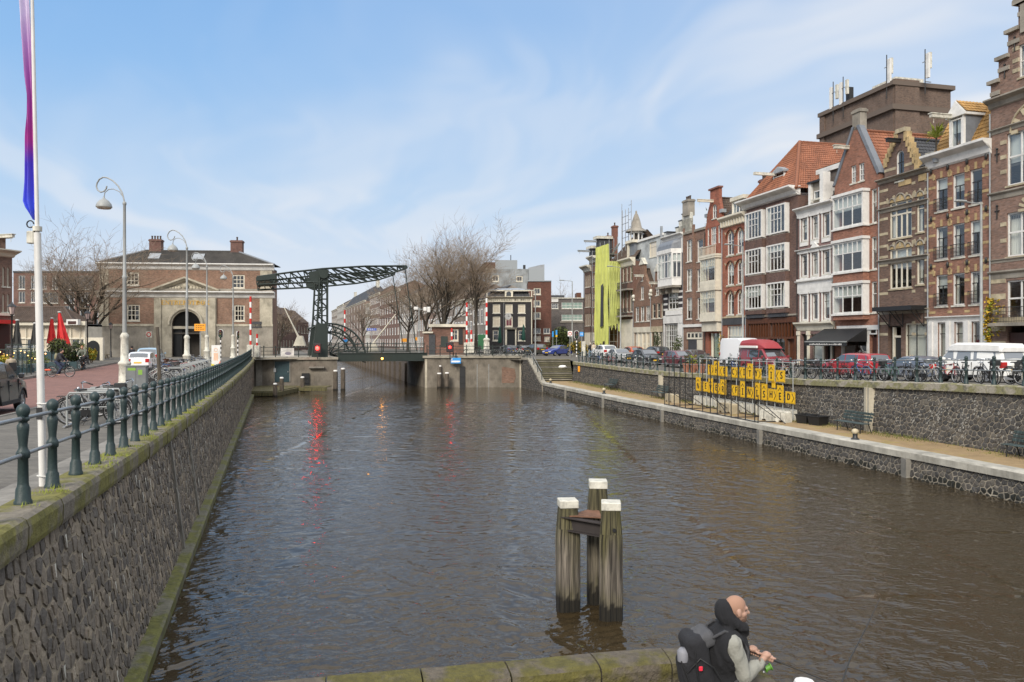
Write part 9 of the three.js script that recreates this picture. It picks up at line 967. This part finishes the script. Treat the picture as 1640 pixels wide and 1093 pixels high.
{
const p1=ground(97,SL(50)- 0.14,50),p2=ground(131.5,SL(60)- 0.02,60);figure('person in dark jacket and blue trousers cycling past the cafe terrace',p1,0.1,ride(),{jacket:[0.03,0.03,0.036],trousers:[0.03,0.04,0.075],hair:[0.02,0.016,0.013],bag:[0.24,0.22,0.14]});const r1=makeBike('bicycle','dark bicycle ridden past the cafe terrace by the person in dark jacket',[0.02,0.02,0.022]);r1.position.set(...p1);r1.rotation.y=0.1;new G().cbox(-0.95,-0.6,0.42,0.52,-0.1,0.1,0.02).mesh('red_reflector',std([0.7,0.12,0.06],0.4),r1);
figure('person in grey-green jacket cycling towards the camera beside the planters',p2,-1.5,ride(),{jacket:[0.14,0.15,0.12],trousers:[0.02,0.02,0.022],hair:[0.3,0.12,0.05]});const r2=makeBike('bicycle','bicycle with pale handlebar ridden towards the camera beside the planters',[0.02,0.02,0.02],{child:true});r2.position.set(...p2);r2.rotation.y=-1.5;
figure('person in black padded jacket walking behind the white hatchback',ground(211,SL(66)- 0.1,64),2.6,stand(0.8),{jacket:[0.025,0.027,0.034],trousers:[0.03,0.03,0.035],hair:[0.02,0.017,0.015]});figure('person in pale beige coat walking beside the hedge at the crossing',ground(951,SR(90),92),1.9,stand(0.7),{jacket:[0.5,0.42,0.32],trousers:[0.15,0.22,0.32],hair:[0.1,0.07,0.05]});figure('person in black jacket walking left of the pale-coated one at the crossing',ground(945.5,SR(90),92.6),1.9,stand(0.6),{jacket:[0.02,0.02,0.022],trousers:[0.2,0.28,0.36],hair:[0.55,0.5,0.42]});
const sit={hip:[-0.1,0.55,0],chest:[-0.04,0.98,0],head:[0.03,1.27,0],shL:[-0.03,1.03,-0.19],elL:[0.05,0.78,-0.25],haL:[0.28,0.75,-0.15],shR:[-0.03,1.03,0.19],elR:[0.05,0.78,0.25],haR:[0.28,0.75,0.15],knL:[0.38,0.56,-0.12],ftL:[0.38,0.1,-0.12],knR:[0.38,0.56,0.12],ftR:[0.42,0.1,0.12]};figure('person in beige coat seated at the left end of the cafe terrace',ground(17,2.98,48),2.4,sit,{jacket:[0.4,0.33,0.24],trousers:[0.12,0.08,0.06],hair:[0.06,0.04,0.03]});const ch=thing('terrace_chair','dark terrace chair under the seated person at the left edge','chair',ground(17,2.98,48),2.4);new G().cbox(-0.3,0.12,0.4,0.45,-0.22,0.22,0.02).mesh('seat',M.darkMetal,ch);new G().cbox(-0.34,-0.3,0.45,0.9,-0.22,0.22,0.01).mesh('backrest',M.darkMetal,ch);for(const[x,z]of[[-0.28,-0.2],[-0.28,0.2],[0.1,-0.2],[0.1,0.2]])new G().bar([x,0,z],[x,0.4,z],0.016,5).mesh('leg',M.darkMetal,ch);
}
// ---- the angler at the parapet; x forward (to the right of the photo), z towards the camera
{
const px=(x,y,z=0)=>[(x-1165)/ 176,(1050-y)/ 176+1.29,z],t=thing('person','man in black hooded vest over grey sweater with backpack, fishing at the mossy parapet','person',W3(1.96,1.05,7.12),0.12),skin=std([0.5,0.295,0.215],0.55,{bumpMap:again(grainBump,0.05),bumpScale:0.0012,map:again(patina,0.12)});
const hip=[-0.04,0.98,0],chest=[-0.01,1.37,0],neck=[0.03,1.52,0],sh=[[-0.02,1.455,-0.18],[-0.02,1.455,0.18]],el=[[0.1,1.19,-0.22],px(1179,1069,0.2)],wr=[[0.235,1.315,-0.03],px(1211,1058,0.12)],kn=[[0.05,0.52,-0.11],[0.02,0.52,0.12]],ft=[[0.0,0.09,-0.12],[-0.06,0.09,0.14]];
const arms=[0,1].flatMap((i)=>[capsule(sh[i],el[i],0.058,0.046),capsule(el[i],wr[i],0.044,0.029)]),torso=[capsule([hip[0],hip[1],-0.07],[hip[0],hip[1],0.07],0.13,0.13),capsule(hip,chest,0.145,0.155),capsule([chest[0],chest[1]- 0.02,-0.1],[chest[0],chest[1]- 0.02,0.1],0.12,0.12),capsule([-0.02,1.46,-0.14],[-0.02,1.46,0.14],0.06,0.06)],legs=[0,1].flatMap((i)=>[capsule([hip[0],hip[1]- 0.05,(i*2-1)*0.09],kn[i],0.095,0.062),capsule(kn[i],ft[i],0.06,0.042),capsule([ft[i][0]- 0.06,0.05,ft[i][2]],[ft[i][0]+ 0.17,0.035,ft[i][2]],0.05,0.036)]);
// head: looks to the right and a little down
const hc=px(1181,979),hx=hc[0],hy=hc[1],head=carve(carve(blend([ellipsoid([hx-0.012,hy+0.03,0],[0.1,0.098,0.077]),ellipsoid([hx+0.03,hy-0.035,0],[0.066,0.082,0.06]),ellipsoid([hx+0.05,hy-0.092,0],[0.043,0.034,0.04]),capsule([hx+0.08,hy+0.014,0],[hx+0.112,hy-0.03,0],0.012,0.0165),capsule([hx+0.08,hy-0.028,-0.02],[hx+0.08,hy-0.028,0.02],0.014,0.014),capsule([hx+0.078,hy+0.022,-0.04],[hx+0.078,hy+0.022,0.04],0.016,0.016),capsule([hx+0.083,hy-0.062,-0.016],[hx+0.083,hy-0.062,0.016],0.011,0.011),capsule([hx+0.08,hy-0.078,-0.014],[hx+0.08,hy-0.078,0.014],0.011,0.011),ellipsoid([hx-0.004,hy-0.008,0.08],[0.021,0.035,0.014]),ellipsoid([hx+0.05,hy-0.03,0.045],[0.03,0.022,0.022]),ellipsoid([hx-0.008,hy-0.012,-0.078],[0.02,0.034,0.013])],0.014),ellipsoid([hx+0.088,hy-0.0,0.036],[0.02,0.012,0.018]),0.012),ellipsoid([hx+0.088,hy-0.0,-0.036],[0.02,0.012,0.018]),0.012),neckC=capsule(neck,[hx-0.01,hy-0.06,0],0.062,0.055);
// hands: palm, four curled fingers and a thumb closing on the rod
const rodA=[0.2,1.335,0.05],rodD=unit([1,-0.36,0.3]),rp=(s)=>rodA.map((v,i)=>v+rodD[i]*s);const hand=(w,s,flip)=>{const c=rp(s),up=[c[0]- 0.015,c[1]+ 0.03,c[2]+ 0.012*flip],fs=[capsule(w,up,0.028,0.032),ellipsoid(up,[0.045,0.026,0.036])];for(let k=0;k<4;k++){const q=rp(s+0.035-k*0.021),r=0.0092-0.0006*Math.abs(k-1.4),a=[q[0]+ 0.005,q[1]+ 0.026,q[2]+ 0.008*flip],b=[q[0]+ 0.01,q[1]+ 0.012,q[2]+ 0.028*flip],d=[q[0],q[1]- 0.014,q[2]+ 0.022*flip],e=[q[0]- 0.006,q[1]- 0.022,q[2]- 0.002*flip];fs.push(capsule(a,b,r+0.001,r),capsule(b,d,r,r*0.95),capsule(d,e,r*0.95,r*0.85));}const q=rp(s+0.02),th=rp(s+0.075);fs.push(capsule(up,[q[0],q[1]+ 0.012,q[2]- 0.024*flip],0.016,0.0115),capsule([q[0],q[1]+ 0.012,q[2]- 0.024*flip],[th[0],th[1]+ 0.014,th[2]- 0.004*flip],0.0115,0.0095));return blend(fs,0.006);};
const hR=hand(wr[1],0.16,1),hL=hand(wr[0],0.045,-1),lo=[-0.5,-0.02,-0.42],hi=[0.6,1.86,0.42],body=blend([...torso,...arms,...legs,neckC],0.045);
const bg=new G();bg.geo(sdfMesh((x,y,z)=>Math.max(body(x,y,z),-1),lo,hi,0.016));bg.geo(sdfMesh(blend([head,neckC],0.02),[hx-0.16,hy-0.2,-0.13],[hx+0.16,hy+0.16,0.13],0.0042));bg.geo(sdfMesh(hR,[0.2,1.12,-0.05],[0.52,1.42,0.28],0.0042));bg.geo(sdfMesh(hL,[0.1,1.2,-0.14],[0.42,1.46,0.14],0.0042));bg.mesh('body',skin,t);
const wr3=(f,a,fr,s)=>(x,y,z)=>f(x,y,z)+ a*(fbm(x*fr+5,y*fr*0.6+z*fr,0,3,s)- 0.5),off=(f,d)=>(x,y,z)=>f(x,y,z)- d;
const sleeve=blend(arms,0.03),trim=capsule(wr[1],[wr[1][0]+ 0.1,wr[1][1]+ 0.02,wr[1][2]- 0.03],0.05,0.05),trim2=capsule([0.2,1.29,-0.06],[0.3,1.36,0],0.05,0.05);meshOf(sdfMesh(carve(carve(off(wr3(sleeve,0.026,17,3),0.025),trim,0.004),trim2,0.004),lo,hi,0.009),'sweater',cloth([0.27,0.265,0.23],0.003),t);
const vest=cloth([0.011,0.011,0.013],0.004),armhole=blend([capsule([0.0,1.42,0.23],[0.1,1.3,0.34],0.085,0.12),capsule([0.0,1.42,-0.23],[0.1,1.3,-0.34],0.085,0.12)],0.02),vestF=(x,y,z)=>Math.max(off(wr3(blend(torso,0.07),0.045,11,7),0.036)(x,y,z),0.9-y);meshOf(sdfMesh(carve(vestF,armhole,0.012),lo,hi,0.01),'vest',vest,t);
const hood=blend([capsule([-0.03,1.5,-0.07],[-0.03,1.5,0.07],0.075,0.075),ellipsoid([hx-0.125,hy-0.005,0],[0.078,0.1,0.094]),capsule([hx-0.12,hy-0.05,0.05],[hx+0.03,hy-0.14,0.07],0.06,0.045),capsule([hx-0.12,hy-0.05,-0.05],[hx+0.03,hy-0.14,-0.07],0.06,0.045),capsule([hx+0.03,hy-0.15,0.06],[hx+0.06,hy-0.2,0.02],0.045,0.04),capsule([hx+0.03,hy-0.15,-0.06],[hx+0.06,hy-0.2,-0.02],0.045,0.04)],0.035),hoodF=carve(wr3(hood,0.04,17,5),blend([ellipsoid([hx+0.04,hy+0.03,0],[0.115,0.12,0.082]),ellipsoid([hx+0.09,hy-0.07,0],[0.075,0.07,0.05])],0.02),0.01);meshOf(sdfMesh(hoodF,[-0.22,1.36,-0.24],[0.3,1.9,0.24],0.0065),'hood',vest,t);
meshOf(sdfMesh(off(blend(legs,0.04),0.024),lo,[0.6,1.05,0.42],0.016),'trousers',cloth([0.02,0.021,0.026]),t);const jaw=blend([ellipsoid([hx+0.04,hy-0.078,0],[0.058,0.05,0.055])],0.01);meshOf(sdfMesh(carve(carve(jaw,ellipsoid([hx+0.02,hy-0.0,0],[0.12,0.048,0.12]),0.01),capsule([hx+0.1,hy-0.07,-0.014],[hx+0.1,hy-0.07,0.014],0.012,0.012),0.004),[hx-0.06,hy-0.16,-0.09],[hx+0.13,hy+0.0,0.09],0.005),'beard',std([0.13,0.075,0.05],0.95,{bumpMap:again(grainBump,0.03),bumpScale:0.002}),t);const capF=carve((x,y,z)=>ellipsoid([hx-0.012,hy+0.03,0],[0.1015,0.0995,0.0785])(x,y,z),ellipsoid([hx+0.11,hy-0.02,0],[0.1,0.085,0.12]),0.01);meshOf(sdfMesh((x,y,z)=>Math.max(capF(x,y,z),hy-0.01-y),[hx-0.13,hy-0.04,-0.1],[hx+0.11,hy+0.15,0.1],0.006),'cropped_hair',std([0.33,0.185,0.125],0.85),t);for(const s of[-1,1]){new G().ball([hx+0.073,hy+0.002,s*0.034],0.0105,10).mesh('eye',std([0.12,0.09,0.075],0.3),t);new G().bar([hx+0.088,hy+0.02,s*0.018],[hx+0.078,hy+0.023,s*0.054],0.0055,5).mesh('eyebrow',std([0.16,0.09,0.06],0.9),t);}
// backpack worn on his back
const bp=thing('backpack','grey and black backpack with red tag on the back of the angler','backpack',W3(1.96,1.05,7.12),0.12),bm=cloth([0.017,0.017,0.02],0.004),b0=[-0.29,1.27,0.02];const rb=(c,h,r,tilt)=>(x,y,z)=>{const a=x-c[0],b=y-c[1],s=Math.sin(tilt),k=Math.cos(tilt),u=a*k-b*s,v=a*s+b*k,q=[Math.abs(u)- h[0]+ r,Math.abs(v)- h[1]+ r,Math.abs(z-c[2])- h[2]+ r];return Math.hypot(...q.map((w)=>Math.max(w,0)))+ Math.min(0,Math.max(...q))- r;};meshOf(sdfMesh(wr3(blend([rb(b0,[0.105,0.25,0.15],0.07,-0.2),rb([-0.39,1.17,0.02],[0.06,0.14,0.115],0.05,-0.15)],0.03),0.03,11,9),[-0.62,0.92,-0.22],[-0.08,1.62,0.26],0.0085),'pack',bm,bp);meshOf(sdfMesh(wr3(rb([-0.26,1.46,0.02],[0.11,0.075,0.135],0.06,-0.42),0.02,14,4),[-0.52,1.3,-0.2],[-0.05,1.62,0.24],0.0085),'top_lid',cloth([0.075,0.075,0.08],0.004),bp);new G().lathe([[0,-0.06],[0.05,-0.055],[0.055,0.03],[0.03,0.06],[0,0.06]],12).mesh('grey_pouch',std([0.2,0.2,0.22],0.6),bp).position.set(-0.44,1.34,0.08);for(const z of[-0.11,0.14]){new G().tube([[-0.19,1.5,z],[-0.08,1.56,z*1.1],[0.06,1.5,z*1.15],[0.13,1.38,z*1.2],[0.1,1.2,z*1.45],[-0.04,1.1,z*1.55],[-0.24,1.08,z*1.1]],0.014,7).mesh('shoulder_strap',cloth([0.06,0.06,0.064]),bp);}new G().tube([[-0.42,1.2,0.14],[-0.32,1.34,0.19],[-0.2,1.26,0.2],[-0.12,1.12,0.21]],0.007,5).tube([[-0.47,1.3,0.12],[-0.4,1.1,0.17],[-0.28,1.0,0.18]],0.007,5).tube([[-0.36,1.4,0.17],[-0.35,1.2,0.2],[-0.3,1.0,0.19]],0.006,5).mesh('lashing_straps',M.black,bp);new G().cbox(-0.335,-0.3,1.235,1.275,0.188,0.2,0.004).mesh('red_tag',std([0.7,0.03,0.06],0.5),bp).rotation.z=0.0;
const rod=thing('fishing_rod','black fishing rod with silver reel and green spool held by the angler','fishing rod',W3(1.96,1.05,7.12),0.12);new G().bar(rp(-0.2),rp(0.28),0.0125,8).mesh('grip',M.black,rod);new G().bar(rp(0.28),rp(2.2),0.0055,6,0.0015).mesh('blank',M.darkMetal,rod);const rc=rp(0.12),up=[rc[0]- 0.01,rc[1]- 0.085,rc[2]+ 0.02];new G().bar(rp(0.12),up,0.007,6).ball(up,0.026,10).bar(up,[up[0]- 0.02,up[1]- 0.03,up[2]+ 0.06],0.005,5).ball([up[0]- 0.02,up[1]- 0.03,up[2]+ 0.06],0.012,6).mesh('reel',M.steel,rod);new G().lathe([[0.034,-0.03],[0.034,-0.022],[0.024,-0.018],[0.024,0.018],[0.034,0.022],[0.034,0.03],[0,0.03]],12).mesh('green_spool',std([0.1,0.26,0.03],0.4),rod).position.set(up[0]+ 0.04,up[1]- 0.01,up[2]+ 0.02);rod.children.at(-1).rotation.z=-1.2;
}

{const q=[at(1338,1125,6.2),at(1362,1055,6.6),at(1388,1005,7.0),at(1410,958,7.5)],t=thing('fishing_rod','thin dark second fishing rod slanting up against the water right of the angler','fishing rod',q[0]);new G().tube(q.map((p)=>p.map((v,i)=>v-q[0][i])),(s)=>lerp(0.008,0.0025,s),5).mesh('blank',M.darkMetal,t);new G().bar([0,0,0],[-0.08,-0.32,0.2],0.012,7).mesh('grip',M.black,t);}

// ================================================================ THE FOREGROUND
{
const outer=[[-5.5,6.46],[-4.5,6.68],[-2.34,7.13],[0,7.62],[1.0,7.84],[1.7,7.93],[2.08,7.82],[2.3,7.58],[2.43,7.15],[2.48,6.4],[2.48,3]],curve=new THREE.CatmullRomCurve3(outer.map(([x,z])=>new THREE.Vector3(x,0,z)),false,'centripetal'),L=curve.getLength(),S=(s,off)=>{const u=clamp(s/L),p=curve.getPointAt(u),d=curve.getTangentAt(u);return[p.x+off*-d.z*-1,p.z-off*d.x];};
const t=thing('parapet','mossy stone parapet curving round the landing in front of the angler','parapet'),R=rng(19),wall=brick(0.1,0.085,0.06);
const w=new G();loft(w,Array.from({length:60},(_,i)=>{const s=L*i/59,a=S(s,0.05),b=S(s,0.36);return[[a[0],-1.5,-a[1]],[a[0],1.88,-a[1]],[b[0],1.88,-b[1]],[b[0],-1.5,-b[1]]];}));w.mesh('wall_face',wall,t);
let s=0.4;while(s<L-0.5){const len=s>6.2?0.75:0.8+0.12*R(),e=Math.min(L,s+len),g=new G(),n=7,dy=(R()- 0.5)*0.012;loft(g,Array.from({length:n+1},(_,i)=>{const q=lerp(s+0.008,e-0.008,i/n),f=(o,y)=>{const p=S(q,o);return[p[0],y+dy,-p[1]];};return[f(-0.015,1.88),f(-0.02,2.02),f(0.0,2.075),f(0.05,2.1),f(0.16,2.108),f(0.33,2.1),f(0.385,2.08),f(0.41,2.03),f(0.405,1.88)];}));g.mesh('coping_stone',M.moss,t);s=e;}
const fl=new G(),pts=Array.from({length:40},(_,i)=>S(L*i/39,0.3));for(let i=0;i<39;i++)fl.tri([0.5,1.05,-2],[pts[i][0],1.05,-pts[i][1]],[pts[i+1][0],1.05,-pts[i+1][1]]);struct(fl,'landing',M.greyPaving);
bollardPile('white-capped mooring pile at the bottom edge right of the angler',W3(2.83,0,7.55),1.75,0.13,0.16);
}
{
const t=thing('dolphin','three squared timber mooring piles with white tops, tied by a steel beam in the canal','mooring piles',W3(1.45,0,15));const tm=new THREE.MeshStandardMaterial({color:lin(1,1,1),vertexColors:true,roughness:0.95,map:again(woodMap,0.9,1.6),bumpMap:again(woodBump,0.9,1.6),bumpScale:0.035});
const pile=(X,Z,H,W,seed,turn)=>{const g=new THREE.Group();g.name='pile';g.position.set(X-1.45,0,-(Z-15));g.rotation.y=turn;t.add(g);const P=[],C=[],U=[],I=[],nv=46,nu=32;for(let j=0;j<=nv;j++){const y=lerp(-0.8,H-0.15,j/nv),k=y>H-0.72?lerp(1,0.79,(y-H+0.72)/ 0.57):1;for(let i=0;i<=nu;i++){const a=i/nu*Math.PI*2,c=Math.cos(a),s=Math.sin(a),p=Math.pow(Math.pow(Math.abs(c),7)+ Math.pow(Math.abs(s),7),-1/7),crack=smooth(0.66,0.8,vnoise(i*1.15+seed*7+0.5*Math.sin(y*3+seed),y*0.9+seed,0,seed))*0.018,r=W/2*k*p*(1+0.02*(vnoise(i*0.5,y*2,0,seed+4)- 0.5))- crack;P.push(c*r,y,s*r);U.push(i/nu*W*4,y);const edge=y-0.22-0.2*vnoise(i*0.8,seed,0,3)- 0.06*vnoise(i*2.3,seed,0,9),wet=smooth(0.02,-0.03,edge),moss=smooth(H-1.25,H-0.45,y+0.5*(vnoise(i*0.6,y*1.5,0,seed+8)- 0.5))*0.8+0.3*smooth(0.6,0.85,vnoise(i*0.45+3,y*0.9,0,seed+2))+ 0.4*smooth(0.25,0.0,Math.abs(edge-0.06)),base=[0.31,0.275,0.235],gr=[0.19,0.175,0.075],dk=[0.03,0.026,0.018],v=0.75+0.5*vnoise(i*0.7,y*0.8,0,seed+1)- crack*25;C.push(...[0,1,2].map((q)=>lerp(lerp(base[q],gr[q],clamp(moss))*v,dk[q],wet)));}}for(let j=0;j<nv;j++)for(let i=0;i<nu;i++){const a=j*(nu+1)+ i,b=a+1,c=a+nu+1;I.push(a,c,b,b,c,c+1);}const ge=new THREE.BufferGeometry();ge.setAttribute('position',new THREE.BufferAttribute(new Float32Array(P),3));ge.setAttribute('color',new THREE.BufferAttribute(new Float32Array(C),3));ge.setAttribute('uv',new THREE.BufferAttribute(new Float32Array(U),2));ge.setIndex(I);ge.computeVertexNormals();meshOf(ge,'timber',tm,g);const w=W*0.79/2+0.006;new G().cbox(-w,w,H-0.15,H,-w,w,0.012).mesh('white_cap',M.whiteWorn,g);return g;};
pile(1.08,15.1,2.14,0.44,3,0.12);pile(1.72,15.6,2.42,0.44,11,-0.05);pile(1.86,14.66,2.19,0.44,23,-0.1);
const bm=new G();bm.box(-0.36,0.4,-0.13,-0.11,-0.09,0.1).box(-0.5,0.42,0.11,0.13,-0.09,0.1).box(-0.5,0.42,-0.11,0.11,-0.02,0.0);const b=bm.mesh('steel_beam',std([0.06,0.05,0.048],0.6,{metalness:0.4,map:patina}),t);b.position.set(-0.02,1.68,0.22);b.rotation.y=-0.42;b.rotation.z=-0.07;new G().prism([[-0.42,-0.08],[0.2,-0.24],[0.22,0.45],[0.02,0.5]],0,0.02).mesh('rusty_plate',std([0.2,0.1,0.06],0.85,{map:again(grainMap,0.6)}),t).position.set(0.05,1.84,0.0);t.children.at(-1).rotation.x=-Math.PI/2;new G().bar([0.15,1.75,-0.5],[-0.2,1.72,0.05],0.05,6).mesh('tie_rod',M.darkMetal,t);new G().bar([0.44,1.7,0.57],[0.44,1.7,0.6],0.035,8).mesh('bolt_head',M.black,t);
}

// ---------------------------------------------------------------- shadows on every mesh, then draw
scene.traverse((o)=>{if(o.isMesh){o.castShadow=true;o.receiveShadow=true;}});
renderer.render(scene,camera);
